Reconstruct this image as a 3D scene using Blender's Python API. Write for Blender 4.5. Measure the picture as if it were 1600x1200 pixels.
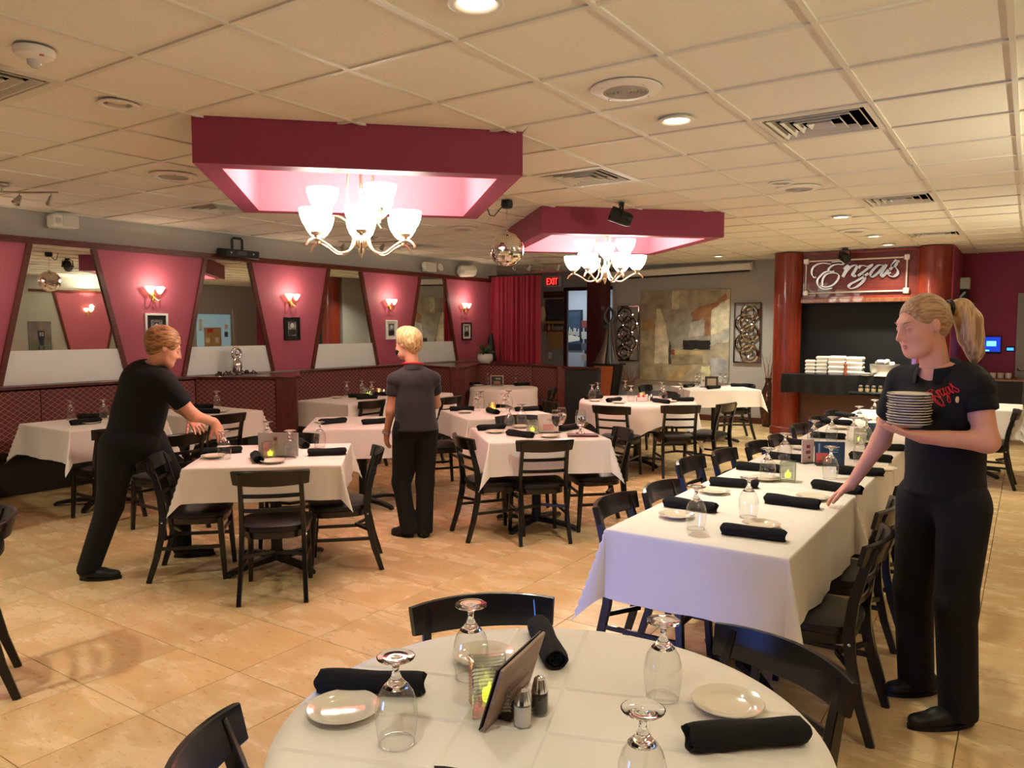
import bpy, bmesh, math, random
import numpy as np
from mathutils import Vector, Matrix

for _o in list(bpy.data.objects):
    bpy.data.objects.remove(_o, do_unlink=True)
SC = bpy.context.scene
COL = SC.collection
rnd = random.Random(7)
PI = math.pi

# ------------------------------------------------------------------ camera, world, exposure
EYE = 1.61
cam_data = bpy.data.cameras.new('camera')
cam_data.sensor_width = 36.0
cam_data.lens = 36.0 * 1198.0 / 1600.0
cam_data.clip_start = 0.05
cam = bpy.data.objects.new('camera', cam_data)
COL.objects.link(cam)
cam.location = (0, 0, EYE)
cam.rotation_euler = (PI / 2 - math.atan(87 / 1198.0), 0, math.radians(34.0))
SC.camera = cam
SC.view_settings.view_transform = 'Standard'
SC.view_settings.look = 'None'
SC.view_settings.gamma = 1.0
SC.view_settings.use_curve_mapping = False
SC.view_settings.exposure = 0.27
try:
    SC.cycles.use_denoising = True
    SC.cycles.max_bounces = 10
    SC.cycles.transparent_max_bounces = 24
    SC.cycles.sample_clamp_indirect = 6.0
    SC.cycles.caustics_reflective = False
    SC.cycles.caustics_refractive = False
except Exception:
    pass
world = bpy.data.worlds.new('world')
SC.world = world
world.use_nodes = True
world.node_tree.nodes['Background'].inputs[0].default_value = (0.45, 0.62, 1.0, 1)
world.node_tree.nodes['Background'].inputs[1].default_value = 1.0


def area_light(name, loc, rot, sx, sy, power, color, shape='RECTANGLE', spread=PI):
    d = bpy.data.lights.new(name, 'AREA')
    d.shape = shape
    d.size = sx
    if shape in ('RECTANGLE', 'ELLIPSE'):
        d.size_y = sy
    d.energy = power
    d.color = color
    d.spread = spread
    o = bpy.data.objects.new(name, d)
    COL.objects.link(o)
    o.location = loc
    o.rotation_euler = rot
    return o


def point_light(name, loc, power, color, radius=0.03):
    d = bpy.data.lights.new(name, 'POINT')
    d.energy = power
    d.color = color
    d.shadow_soft_size = radius
    o = bpy.data.objects.new(name, d)
    COL.objects.link(o)
    o.location = loc
    return o


WARM = (1.0, 0.72, 0.42)
LAMP_GAIN = 1.0
# recessed ceiling cans: (x, y, power)
CANS = [(-1.64, 2.21, 3.5), (-1.64, 4.03, 15), (-1.64, 8.41, 28), (-1.64, 10.38, 28), (-1.64, 11.51, 26), (-4.1, 11.86, 26)]
for _x, _y, _p in CANS:
    area_light('can_light', (_x, _y, 2.715), (0, 0, 0), 0.15, 0.15, _p * LAMP_GAIN, (1.0, 0.96, 0.78), 'DISK', 2.1)
# three unseen cans added beside the camera to brighten the near and left side
FILL_CANS = [(-3.90, 0.30, 20, 2.0), (-0.70, 0.30, 5, 1.5), (-6.30, 0.90, 26, 2.2)]
for _x, _y, _p, _sp in FILL_CANS:
    area_light('can_light', (_x, _y, 2.715), (0, 0, 0), 0.15, 0.15, _p, (1.0, 0.96, 0.78), 'DISK', _sp)

# added blue fill light from behind the camera, aimed at the long table
FILL_AT, FILL_TO = Vector((-2.84, -1.06, 0.70)), Vector((-1.3, 2.87, 0.60))
_cl = area_light('blue_fill', FILL_AT, (0, 0, 0), 0.8, 0.95, 9, (0.13, 0.27, 1.0), 'RECTANGLE', 1.0)
_cl.rotation_euler = (FILL_TO - FILL_AT).to_track_quat('-Z', 'Y').to_euler()
# uplights of the gilt sconces along the right hand wall
for _y in (9.1, 5.2, 1.6):
    _d = bpy.data.lights.new('sconce_lamp', 'SPOT')
    _d.energy, _d.color, _d.spot_size, _d.spot_blend, _d.shadow_soft_size = 170, (1.0, 0.93, 0.68), 2.4, 0.6, 0.03
    _o = bpy.data.objects.new('sconce_lamp', _d)
    COL.objects.link(_o)
    _o.location, _o.rotation_euler = (1.50, _y, 2.10), (PI, -0.5, 0)

# ------------------------------------------------------------------ small helpers


def lin(c):
    r = []
    for v in c[:3]:
        v = v / 255.0
        r.append(v / 12.92 if v <= 0.04045 else ((v + 0.055) / 1.055) ** 2.4)
    return (r[0], r[1], r[2], 1.0)


MATS = {}


def mat(name, col=(200, 200, 200), rough=0.5, metal=0.0, spec=0.5, emit=None, estr=0.0, bump=0.0, bscale=40.0,
        vary=0.0, vscale=6.0, coat=0.0, trans=0.0, ior=1.45, sheen=0.0, stretch=(1, 1, 1)):
    if name in MATS:
        return MATS[name]
    m = bpy.data.materials.new(name)
    m.use_nodes = True
    nt = m.node_tree
    b = nt.nodes['Principled BSDF']
    b.inputs['Base Color'].default_value = lin(col)
    b.inputs['Roughness'].default_value = rough
    b.inputs['Metallic'].default_value = metal
    b.inputs['Specular IOR Level'].default_value = spec
    b.inputs['IOR'].default_value = ior
    b.inputs['Coat Weight'].default_value = coat
    b.inputs['Transmission Weight'].default_value = trans
    b.inputs['Sheen Weight'].default_value = sheen
    if emit:
        b.inputs['Emission Color'].default_value = lin(emit)
        b.inputs['Emission Strength'].default_value = estr
    if bump or vary:
        tc = nt.nodes.new('ShaderNodeTexCoord')
        mp = nt.nodes.new('ShaderNodeMapping')
        mp.inputs['Scale'].default_value = stretch
        nt.links.new(tc.outputs['Object'], mp.inputs['Vector'])
    if bump:
        n = nt.nodes.new('ShaderNodeTexNoise')
        n.inputs['Scale'].default_value = bscale
        n.inputs['Detail'].default_value = 4
        bp = nt.nodes.new('ShaderNodeBump')
        bp.inputs['Strength'].default_value = bump
        bp.inputs['Distance'].default_value = 0.01
        nt.links.new(mp.outputs[0], n.inputs['Vector'])
        nt.links.new(n.outputs['Fac'], bp.inputs['Height'])
        nt.links.new(bp.outputs[0], b.inputs['Normal'])
    if vary:
        n = nt.nodes.new('ShaderNodeTexNoise')
        n.inputs['Scale'].default_value = vscale
        n.inputs['Detail'].default_value = 5
        cr = nt.nodes.new('ShaderNodeValToRGB')
        c = lin(col)
        cr.color_ramp.elements[0].position = 0.3
        cr.color_ramp.elements[1].position = 0.7
        cr.color_ramp.elements[0].color = tuple(max(0, v * (1 - vary)) for v in c[:3]) + (1,)
        cr.color_ramp.elements[1].color = tuple(min(1, v * (1 + vary)) for v in c[:3]) + (1,)
        nt.links.new(mp.outputs[0], n.inputs['Vector'])
        nt.links.new(n.outputs['Fac'], cr.inputs[0])
        nt.links.new(cr.outputs[0], b.inputs['Base Color'])
    MATS[name] = m
    return m


class MB:
    """collects faces of ONE mesh"""

    def __init__(s):
        s.v, s.f, s.m = [], [], []

    def add(s, vs, fs, mi=0):
        o = len(s.v)
        s.v += [tuple(v) for v in vs]
        for f in fs:
            s.f.append(tuple(i + o for i in f))
            s.m.append(mi)
        return s

    def box(s, c, size, rot=None, mi=0, ch=0.0):
        x, y, z = size[0] / 2, size[1] / 2, size[2] / 2
        M = rot if rot is not None else Matrix.Identity(3)
        C = Vector(c)
        if ch <= 0:
            vs = [C + M @ Vector((sx * x, sy * y, sz * z)) for sx in (-1, 1) for sy in (-1, 1) for sz in (-1, 1)]
            s.add(vs, [(0, 1, 3, 2), (4, 6, 7, 5), (0, 4, 5, 1), (2, 3, 7, 6), (0, 2, 6, 4), (1, 5, 7, 3)], mi)
        else:
            def ring(k, zz):
                a, b2 = x - k, y - k
                q = ch
                if k > 0:
                    return [C + M @ Vector((px, py, zz)) for px, py in
                            [(-x + ch, -y + ch)] * 1 + [(x - ch, -y + ch), (x - ch, y - ch), (-x + ch, y - ch)]]
                return [C + M @ Vector((px, py, zz)) for px, py in [(-x, -y + q), (-x + q, -y), (x - q, -y), (x, -y + q), (x, y - q), (x - q, y), (-x + q, y), (-x, y - q)]]
            b0 = ring(1, -z)
            r0 = ring(0, -z + ch)
            r1 = ring(0, z - ch)
            t0 = ring(1, z)
            vs = b0 + r0 + r1 + t0
            fs = [(3, 2, 1, 0), (20, 21, 22, 23)]
            for i in range(8):
                j = (i + 1) % 8
                fs.append((4 + i, 4 + j, 12 + j, 12 + i))
            cm = [(0, 4, 5), (1, 6, 7), (2, 8, 9), (3, 10, 11)]
            for k in range(4):
                a, p, q2 = cm[k]
                a2, p2, q3 = cm[(k + 1) % 4]
                fs.append((a, q2, p))
                fs.append((a, a2, p2, q2))
                fs.append((20 + a, p + 8, q2 + 8))
                fs.append((20 + a, q2 + 8, p2 + 8, 20 + a2))
            s.add(vs, fs, mi)
        return s

    def lathe(s, prof, n=24, M=None, mi=0, cap0=False, cap1=False, squash=None):
        """prof: list of (r, z)"""
        M = M if M is not None else Matrix.Identity(4)
        vs, fs = [], []
        for r, z in prof:
            for i in range(n):
                a = 2 * PI * i / n
                x, y = r * math.cos(a), r * math.sin(a)
                if squash:
                    x, y = x * squash[0], y * squash[1]
                vs.append(M @ Vector((x, y, z)))
        for k in range(len(prof) - 1):
            for i in range(n):
                j = (i + 1) % n
                fs.append((k * n + i, k * n + j, (k + 1) * n + j, (k + 1) * n + i))
        if cap0:
            fs.append(tuple(range(n))[::-1])
        if cap1:
            o = (len(prof) - 1) * n
            fs.append(tuple(range(o, o + n)))
        s.add(vs, fs, mi)
        return s

    def tube(s, pts, r, n=8, mi=0, cap=True, closed=False):
        pts = [Vector(p) for p in pts]
        N = len(pts)
        rs = r if isinstance(r, (list, tuple)) else [r] * N
        vs, fs = [], []
        prev = None
        for i, p in enumerate(pts):
            if closed:
                t = pts[(i + 1) % N] - pts[i - 1]
            else:
                t = pts[min(i + 1, N - 1)] - pts[max(i - 1, 0)]
            t.normalize()
            if prev is None:
                u = t.orthogonal().normalized()
            else:
                u = prev - t * prev.dot(t)
                u.normalize()
            prev = u
            w = t.cross(u)
            for k in range(n):
                a = 2 * PI * k / n
                vs.append(p + (u * math.cos(a) + w * math.sin(a)) * rs[i])
        for i in range(N if closed else N - 1):
            i2 = (i + 1) % N
            for k in range(n):
                k2 = (k + 1) % n
                fs.append((i * n + k, i * n + k2, i2 * n + k2, i2 * n + k))
        if cap and not closed:
            fs.append(tuple(range(n))[::-1])
            fs.append(tuple(range((N - 1) * n, N * n)))
        s.add(vs, fs, mi)
        return s

    def sweep(s, pts, w, h, up, mi=0, ch=0.2):
        """chamfered rectangular section: w along (path x up), h along up"""
        pts = [Vector(p) for p in pts]
        N = len(pts)
        up = Vector(up).normalized()
        ws = w if isinstance(w, (list, tuple)) else [w] * N
        hs = h if isinstance(h, (list, tuple)) else [h] * N
        vs, fs = [], []
        for i, p in enumerate(pts):
            t = (pts[min(i + 1, N - 1)] - pts[max(i - 1, 0)]).normalized()
            side = t.cross(up).normalized()
            u2 = side.cross(t).normalized()
            a, b = ws[i] / 2, hs[i] / 2
            c = min(a, b) * ch
            for x, y in [(-a + c, -b), (a - c, -b), (a, -b + c), (a, b - c), (a - c, b), (-a + c, b), (-a, b - c), (-a, -b + c)]:
                vs.append(p + side * x + u2 * y)
        for i in range(N - 1):
            for k in range(8):
                k2 = (k + 1) % 8
                fs.append((i * 8 + k, i * 8 + k2, (i + 1) * 8 + k2, (i + 1) * 8 + k))
        fs.append(tuple(range(8))[::-1])
        fs.append(tuple(range((N - 1) * 8, N * 8)))
        s.add(vs, fs, mi)
        return s

    def rings(s, rings, mi=0, cap0=True, cap1=True):
        """loft closed rings with equal counts"""
        n = len(rings[0])
        vs = [v for r in rings for v in r]
        fs = []
        for k in range(len(rings) - 1):
            for i in range(n):
                j = (i + 1) % n
                fs.append((k * n + i, k * n + j, (k + 1) * n + j, (k + 1) * n + i))
        if cap0:
            fs.append(tuple(range(n))[::-1])
        if cap1:
            o = (len(rings) - 1) * n
            fs.append(tuple(range(o, o + n)))
        s.add(vs, fs, mi)
        return s

    def prism(s, poly, z0, z1, mi=0):
        n = len(poly)
        vs = [(x, y, z0) for x, y in poly] + [(x, y, z1) for x, y in poly]
        fs = [tuple(range(n))[::-1], tuple(range(n, 2 * n))]
        for i in range(n):
            j = (i + 1) % n
            fs.append((i, j, n + j, n + i))
        s.add(vs, fs, mi)
        return s

    def mesh(s, name, m, smooth=True, angle=40):
        me = bpy.data.meshes.new(name)
        me.from_pydata([tuple(v) for v in s.v], [], s.f)
        ms = m if isinstance(m, (list, tuple)) else [m]
        for x in ms:
            me.materials.append(x)
        if len(ms) > 1:
            me.polygons.foreach_set('material_index', s.m)
        bm = bmesh.new()
        bm.from_mesh(me)
        bmesh.ops.recalc_face_normals(bm, faces=bm.faces)
        bm.to_mesh(me)
        bm.free()
        if smooth:
            me.polygons.foreach_set('use_smooth', [True] * len(me.polygons))
            try:
                me.set_sharp_from_angle(angle=math.radians(angle))
            except Exception:
                pass
        me.update()
        return me

    def build(s, name, m, parent=None, smooth=True, angle=40, loc=None, rotz=None):
        return link(name, s.mesh(name, m, smooth, angle), parent, loc, rotz)


def link(name, me, parent=None, loc=None, rotz=None, kind=None):
    o = bpy.data.objects.new(name, me)
    COL.objects.link(o)
    if parent is not None:
        o.parent = parent
    if loc is not None:
        o.location = loc
    if rotz is not None:
        o.rotation_euler = (0, 0, rotz)
    if kind:
        o['kind'] = kind
    return o


def tag(o, label=None, cat=None, group=None, kind=None):
    if label:
        o['label'] = label
    if cat:
        o['category'] = cat
    if group:
        o['group'] = group
    if kind:
        o['kind'] = kind
    return o


def thing(name, label, cat, loc=(0, 0, 0), rotz=0.0, group=None):
    o = bpy.data.objects.new(name, None)
    o.empty_display_size = 0.1
    COL.objects.link(o)
    o.location = loc
    o.rotation_euler = (0, 0, rotz)
    return tag(o, label, cat, group)


TREES = {}


def tree_of(o):
    return (o, [tree_of(c) for c in o.children])


def dup(root, loc, rotz=0.0, label=None, group=None):
    if root.name not in TREES:
        TREES[root.name] = tree_of(root)

    def rec(t, parent):
        c = t[0].copy()
        COL.objects.link(c)
        c.parent = parent
        for k in t[1]:
            rec(k, c)
        return c
    r = rec(TREES[root.name], None)
    r.location = loc
    r.rotation_euler = (0, 0, rotz)
    if label:
        r['label'] = label
    if group:
        r['group'] = group
    return r


class Kind:
    """first use moves the prototype itself, later uses copy it"""

    def __init__(s, maker):
        s.maker, s.proto = maker, None

    def put(s, loc, rotz, label, group=None):
        if s.proto is None:
            s.proto = s.maker()
            s.proto.location = loc
            s.proto.rotation_euler = (0, 0, rotz)
            s.proto['label'] = label
            if group:
                s.proto['group'] = group
            return s.proto
        return dup(s.proto, loc, rotz, label, group)


def struct(name, mb, m, parent=None, smooth=False):
    o = mb.build(name, m, parent, smooth=smooth)
    if parent is None:
        o['kind'] = 'structure'
    return o


def rotm(ax, a):
    return Matrix.Rotation(a, 3, ax)
# ------------------------------------------------------------------ materials
M_TAUPE = mat('wall_paint_taupe', (168, 163, 158), 0.75, bump=0.05, bscale=180)
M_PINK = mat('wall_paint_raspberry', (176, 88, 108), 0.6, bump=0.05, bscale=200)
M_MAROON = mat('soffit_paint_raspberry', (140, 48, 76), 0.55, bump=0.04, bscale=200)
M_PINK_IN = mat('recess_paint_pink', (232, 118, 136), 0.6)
M_GRID = mat('ceiling_grid_metal', (216, 210, 194), 0.5)
M_TRIMWOOD = mat('mahogany_trim', (92, 36, 24), 0.3, vary=0.35, vscale=9, stretch=(1, 1, 6), coat=0.3)
M_DARKTRIM = mat('dark_red_trim', (70, 22, 24), 0.4)
M_WHITE = mat('white_plastic', (225, 220, 210), 0.45)
M_BLACK = mat('black_plastic', (14, 14, 15), 0.45)
M_CHROME = mat('chrome', (225, 225, 225), 0.12, 1.0)
M_STEEL = mat('brushed_steel', (190, 185, 175), 0.35, 1.0)
M_DARKCAV = mat('duct_dark', (30, 26, 22), 0.9)
M_GLOW = mat('lamp_glow', (255, 240, 215), 0.5, emit=(255, 232, 196), estr=14)


def tile_mat():
    m = mat('acoustic_tile', (214, 196, 166), 0.9)
    nt = m.node_tree
    b = nt.nodes['Principled BSDF']
    tc = nt.nodes.new('ShaderNodeTexCoord')
    v = nt.nodes.new('ShaderNodeTexVoronoi')
    v.inputs['Scale'].default_value = 95
    nz = nt.nodes.new('ShaderNodeTexNoise')
    nz.inputs['Scale'].default_value = 260
    mx = nt.nodes.new('ShaderNodeMath')
    mx.operation = 'MULTIPLY'
    bp = nt.nodes.new('ShaderNodeBump')
    bp.inputs['Strength'].default_value = 0.35
    bp.inputs['Distance'].default_value = 0.004
    nt.links.new(tc.outputs['Object'], v.inputs['Vector'])
    nt.links.new(tc.outputs['Object'], nz.inputs['Vector'])
    nt.links.new(v.outputs['Distance'], mx.inputs[0])
    nt.links.new(nz.outputs['Fac'], mx.inputs[1])
    nt.links.new(mx.outputs[0], bp.inputs['Height'])
    nt.links.new(bp.outputs[0], b.inputs['Normal'])
    # small pin holes, darker than the tile
    cr = nt.nodes.new('ShaderNodeValToRGB')
    cr.color_ramp.elements[0].position = 0.02
    cr.color_ramp.elements[1].position = 0.10
    cr.color_ramp.elements[0].color = lin((186, 180, 164))
    cr.color_ramp.elements[1].color = lin((230, 225, 210))
    nt.links.new(mx.outputs[0], cr.inputs[0])
    nt.links.new(cr.outputs[0], b.inputs['Base Color'])
    return m


def travertine(name, tint, seed):
    m = mat(name, (205, 170, 120), 0.22, spec=0.5)
    nt = m.node_tree
    b = nt.nodes['Principled BSDF']
    tc = nt.nodes.new('ShaderNodeTexCoord')
    oi = nt.nodes.new('ShaderNodeObjectInfo')
    add = nt.nodes.new('ShaderNodeVectorMath')
    add.operation = 'ADD'
    sc = nt.nodes.new('ShaderNodeVectorMath')
    sc.operation = 'SCALE'
    sc.inputs['Scale'].default_value = 3.7
    cmb = nt.nodes.new('ShaderNodeCombineXYZ')
    nt.links.new(oi.outputs['Random'], cmb.inputs[0])
    nt.links.new(oi.outputs['Random'], cmb.inputs[2])
    nt.links.new(cmb.outputs[0], sc.inputs[0])
    nt.links.new(tc.outputs['Object'], add.inputs[0])
    nt.links.new(sc.outputs[0], add.inputs[1])
    mp = nt.nodes.new('ShaderNodeMapping')
    mp.inputs['Scale'].default_value = (1.0, 2.6, 1)
    mp.inputs['Rotation'].default_value = (0, 0, 0.5)
    nt.links.new(add.outputs[0], mp.inputs[0])
    n1 = nt.nodes.new('ShaderNodeTexNoise')
    n1.inputs['Scale'].default_value = 2.2
    n1.inputs['Detail'].default_value = 8
    n1.inputs['Roughness'].default_value = 0.62
    n1.inputs['Distortion'].default_value = 0.45
    nt.links.new(mp.outputs[0], n1.inputs['Vector'])
    cr = nt.nodes.new('ShaderNodeValToRGB')
    e = cr.color_ramp.elements
    e[0].position, e[1].position = 0.22, 0.80
    e[0].color = lin((198, 160, 110))
    e[1].color = lin((220, 192, 146))
    k = e.new(0.47)
    k.color = lin((206, 174, 124))
    k = e.new(0.60)
    k.color = lin((217, 190, 144))
    nt.links.new(n1.outputs['Fac'], cr.inputs[0])
    hs = nt.nodes.new('ShaderNodeHueSaturation')
    mr = nt.nodes.new('ShaderNodeMapRange')
    mr.inputs['To Min'].default_value = 0.94
    mr.inputs['To Max'].default_value = 1.08
    nt.links.new(oi.outputs['Random'], mr.inputs['Value'])
    nt.links.new(mr.outputs[0], hs.inputs['Value'])
    nt.links.new(cr.outputs[0], hs.inputs['Color'])
    n2 = nt.nodes.new('ShaderNodeTexNoise')
    n2.inputs['Scale'].default_value = 22
    n2.inputs['Detail'].default_value = 6
    nt.links.new(mp.outputs[0], n2.inputs['Vector'])
    c2 = nt.nodes.new('ShaderNodeValToRGB')
    c2.color_ramp.elements[0].position = 0.30
    c2.color_ramp.elements[1].position = 0.40
    c2.color_ramp.elements[0].color = (0.8, 0.72, 0.6, 1)
    c2.color_ramp.elements[1].color = (1, 1, 1, 1)
    nt.links.new(n2.outputs['Fac'], c2.inputs[0])
    mul = nt.nodes.new('ShaderNodeMix')
    mul.data_type = 'RGBA'
    mul.blend_type = 'MULTIPLY'
    mul.inputs[0].default_value = 1.0
    nt.links.new(hs.outputs[0], mul.inputs[6])
    nt.links.new(c2.outputs[0], mul.inputs[7])
    nt.links.new(mul.outputs[2], b.inputs['Base Color'])
    rr = nt.nodes.new('ShaderNodeMapRange')
    rr.inputs['To Min'].default_value = 0.16
    rr.inputs['To Max'].default_value = 0.36
    nt.links.new(n1.outputs['Fac'], rr.inputs['Value'])
    nt.links.new(rr.outputs[0], b.inputs['Roughness'])
    bp = nt.nodes.new('ShaderNodeBump')
    bp.inputs['Strength'].default_value = 0.06
    nt.links.new(n2.outputs['Fac'], bp.inputs['Height'])
    nt.links.new(bp.outputs[0], b.inputs['Normal'])
    return m


M_TILE = tile_mat()
M_FLOOR = travertine('travertine', 0, 0)
M_GROUT = mat('grout', (120, 90, 58), 0.9)

# ------------------------------------------------------------------ floor: slab, single tiles
XL, XR, YF, YB, CEIL = -8.05, 1.7, -2.5, 13.0, 2.74
YP = 13.7            # pink wall right of the portal
floor = struct('floor', MB().box((-3.6, 6.4, -0.06), (13.2, 19.6, 0.1)), M_GROUT)
CAMP = Vector((0, 0, EYE))
_yaw, _pit = math.radians(34), math.atan(87 / 1198.0)
FW = Vector((-math.sin(_yaw) * math.cos(_pit), math.cos(_yaw) * math.cos(_pit), -math.sin(_pit)))
RT = Vector((math.cos(_yaw), math.sin(_yaw), 0))
UPV = RT.cross(FW)


def in_view(p, margin=0.06):
    d = Vector(p) - CAMP
    z = d.dot(FW)
    if z < 0.15:
        return None
    x, y = d.dot(RT) / z * 1198, d.dot(UPV) / z * 1198
    return z if abs(x) < 800 * (1 + margin) and abs(y) < 600 * (1 + margin) else None


FT = 0.4745
cells = []
for i in range(-14, 12):
    for j in range(-10, 29):
        x0, y0 = -3.02 + FT * i, 1.705 + FT * j
        if x0 + FT < -8.6 or x0 > 1.7 or y0 + FT < YF or y0 > 15.5:
            continue
        z = min([in_view((x, y, 0)) or 1e9 for x in (x0, x0 + FT) for y in (y0, y0 + FT)])
        cells.append((z, x0, y0))
cells.sort()
g = 0.0016
tile_me = MB()
a_ = FT / 2 - g
tile_me.rings([[(-a_, -a_, -0.012), (a_, -a_, -0.012), (a_, a_, -0.012), (-a_, a_, -0.012)],
               [(-a_, -a_, -0.002), (a_, -a_, -0.002), (a_, a_, -0.002), (-a_, a_, -0.002)],
               [(-a_ + .001, -a_ + .001, 0), (a_ - .001, -a_ + .001, 0), (a_ - .001, a_ - .001, 0), (-a_ + .001, a_ - .001, 0)]], cap0=False)
tile_me = tile_me.mesh('floor_tile', M_FLOOR, smooth=False)
rest = MB()
for n_, (z, x0, y0) in enumerate(cells):
    if n_ < 298 and z < 1e8:
        o = link('floor_tile', tile_me, floor, (x0 + FT / 2, y0 + FT / 2, 0.0005 * rnd.random()))
        o.rotation_euler = (0, 0, rnd.choice((0, PI)))
    else:
        rest.rings([[(x0 + g, y0 + g, -0.01), (x0 + FT - g, y0 + g, -0.01), (x0 + FT - g, y0 + FT - g, -0.01), (x0 + g, y0 + FT - g, -0.01)],
                    [(x0 + g, y0 + g, 0), (x0 + FT - g, y0 + g, 0), (x0 + FT - g, y0 + FT - g, 0), (x0 + g, y0 + FT - g, 0)]], cap0=False)
o = rest.build('floor_tile_field', M_FLOOR, floor, smooth=False)
o['kind'] = 'stuff'

# ------------------------------------------------------------------ ceiling: slab, lay-in tiles cut around the two diamond soffits
ceiling = struct('ceiling', MB().box((-3.6, 6.4, 3.22), (13.2, 19.6, 0.1)), M_TAUPE)
SOFF = [(-3.78, 3.81, 1.285), (-3.83, 7.47, 1.30)]        # centre x, y, half diagonal
CT = 0.607


def clip(poly, nx, ny, c, keep_in):
    out = []
    for i in range(len(poly)):
        p, q = poly[i], poly[(i + 1) % len(poly)]
        dp, dq = nx * p[0] + ny * p[1] - c, nx * q[0] + ny * q[1] - c
        if not keep_in:
            dp, dq = -dp, -dq
        if dp <= 0:
            out.append(p)
        if (dp < 0 < dq) or (dq < 0 < dp):
            t = dp / (dp - dq)
            out.append((p[0] + t * (q[0] - p[0]), p[1] + t * (q[1] - p[1])))
    return out


def area(p):
    return abs(sum(p[i][0] * p[(i + 1) % len(p)][1] - p[(i + 1) % len(p)][0] * p[i][1] for i in range(len(p)))) / 2


def minus_soffits(poly):
    pieces = [poly]
    for cx, cy, r in SOFF:
        nxt = []
        for P in pieces:
            cur = P
            for sx, sy in ((1, 1), (1, -1), (-1, -1), (-1, 1)):
                c = sx * cx + sy * cy + r
                if len(cur) < 3:
                    break
                o_ = clip(cur, sx, sy, c, False)
                if len(o_) >= 3 and area(o_) > 1e-4:
                    nxt.append(o_)
                cur = clip(cur, sx, sy, c, True)
        pieces = nxt
    return pieces


VENTS = {}
vent_cells = [(-1.02, 4.58), (-2.83, 5.19), (-1.02, 7.62), (-6.48, 4.58), (-1.02, 10.65), (-4.05, 1.55), (-6.48, 10.67), (-7.08, 8.24)]


def is_vent(cx, cy):
    return any(abs(cx - vx) < 0.3 and abs(cy - vy) < 0.3 for vx, vy in vent_cells)


ctiles = []
for i in range(-15, 5):
    for j in range(-8, 24):
        x0, y0 = -0.712 + CT * i, 1.864 + CT * j
        if x0 + CT < XL + 0.02 and y0 < 11.2 or x0 + CT < -9.8 or x0 > XR or y0 + CT < YF or y0 > YP:
            continue
        P = [(max(x0, XL if y0 < 11.2 else -9.8), max(y0, YF)), (min(x0 + CT, XR), max(y0, YF)), (min(x0 + CT, XR), min(y0 + CT, YP)), (max(x0, XL if y0 < 11.2 else -9.8), min(y0 + CT, YP))]
        if is_vent(x0 + CT / 2, y0 + CT / 2):
            continue
        z = min([in_view((x, y, CEIL), 0.03) or 1e9 for x in (x0, x0 + CT) for y in (y0, y0 + CT)])
        ctiles.append((z, x0, y0, P))
ctiles.sort(key=lambda t: t[0])
rest = MB()
full_me = None
for n_, (z, x0, y0, P) in enumerate(ctiles):
    pcs = minus_soffits(P)
    if not pcs:
        continue
    e = 0.0115
    mb = MB() if n_ < 292 and z < 1e8 else rest
    for q in pcs:
        cx = sum(p[0] for p in q) / len(q)
        cy = sum(p[1] for p in q) / len(q)
        if area(q) < 0.004:
            continue
        r0 = [(min(max(px, x0 + e), x0 + CT - e), min(max(py, y0 + e), y0 + CT - e)) for px, py in q]
        off = (x0 + CT / 2, y0 + CT / 2) if mb is not rest else (0, 0)
        top = [(px - off[0], py - off[1], CEIL + 0.03) for px, py in r0]
        low = [(px - off[0], py - off[1], CEIL + 0.010) for px, py in r0]
        mb.rings([top, low], cap0=False, cap1=True)
    if not mb.f:
        continue
    if mb is not rest:
        if len(pcs) == 1 and area(pcs[0]) > CT * CT * 0.999:
            if full_me is None:
                full_me = mb.mesh('ceiling_tile', M_TILE, smooth=False)
            link('ceiling_tile', full_me, ceiling, (x0 + CT / 2, y0 + CT / 2, 0))
        else:
            mb.build('ceiling_tile', M_TILE, ceiling, smooth=False, loc=(x0 + CT / 2, y0 + CT / 2, 0))
o = rest.build('ceiling_tile_field', M_TILE, ceiling, smooth=False)
o['kind'] = 'stuff'
# T bars of the grid, cut the same way
bars = MB()


def bar_pieces(p, q):
    w = 0.012
    dx, dy = q[0] - p[0], q[1] - p[1]
    L = math.hypot(dx, dy)
    nx, ny = -dy / L * w, dx / L * w
    return minus_soffits([(p[0] - nx, p[1] - ny), (q[0] - nx, q[1] - ny), (q[0] + nx, q[1] + ny), (p[0] + nx, p[1] + ny)])


for i in range(-15, 6):
    x = -0.712 + CT * i
    if x > XR or x < -9.8:
        continue
    y = YF if x > XL else 11.3
    for q in bar_pieces((x, y), (x, YP)):
        bars.rings([[(a, b, CEIL + 0.018) for a, b in q], [(a, b, CEIL) for a, b in q]], cap0=False)
for j in range(-8, 25):
    y = 1.864 + CT * j
    if y > YP or y < YF:
        continue
    for q in bar_pieces((XL if y < 11.2 else -9.8, y), (XR, y)):
        bars.rings([[(a, b, CEIL + 0.018) for a, b in q], [(a, b, CEIL + 0.001) for a, b in q]], cap0=False)
o = bars.build('ceiling_grid', M_GRID, ceiling, smooth=False)
o['kind'] = 'stuff'

# ------------------------------------------------------------------ walls
WT = 0.14
struct('wall_left', MB().box((XL - WT / 2, (YF + 11.3) / 2, 1.6), (WT, 11.3 - YF, 3.2)), M_TAUPE)
wall_left = bpy.data.objects['wall_left']
wb = MB().box((-4.82, YB + WT / 2, 1.6), (3.36, WT, 3.2))
wall_back = struct('wall_back', wb, M_TAUPE)
struct('wall_back_return', MB().box((-3.21, 12.6, 1.6), (0.1, 0.8, 3.2)), M_TAUPE)
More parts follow.
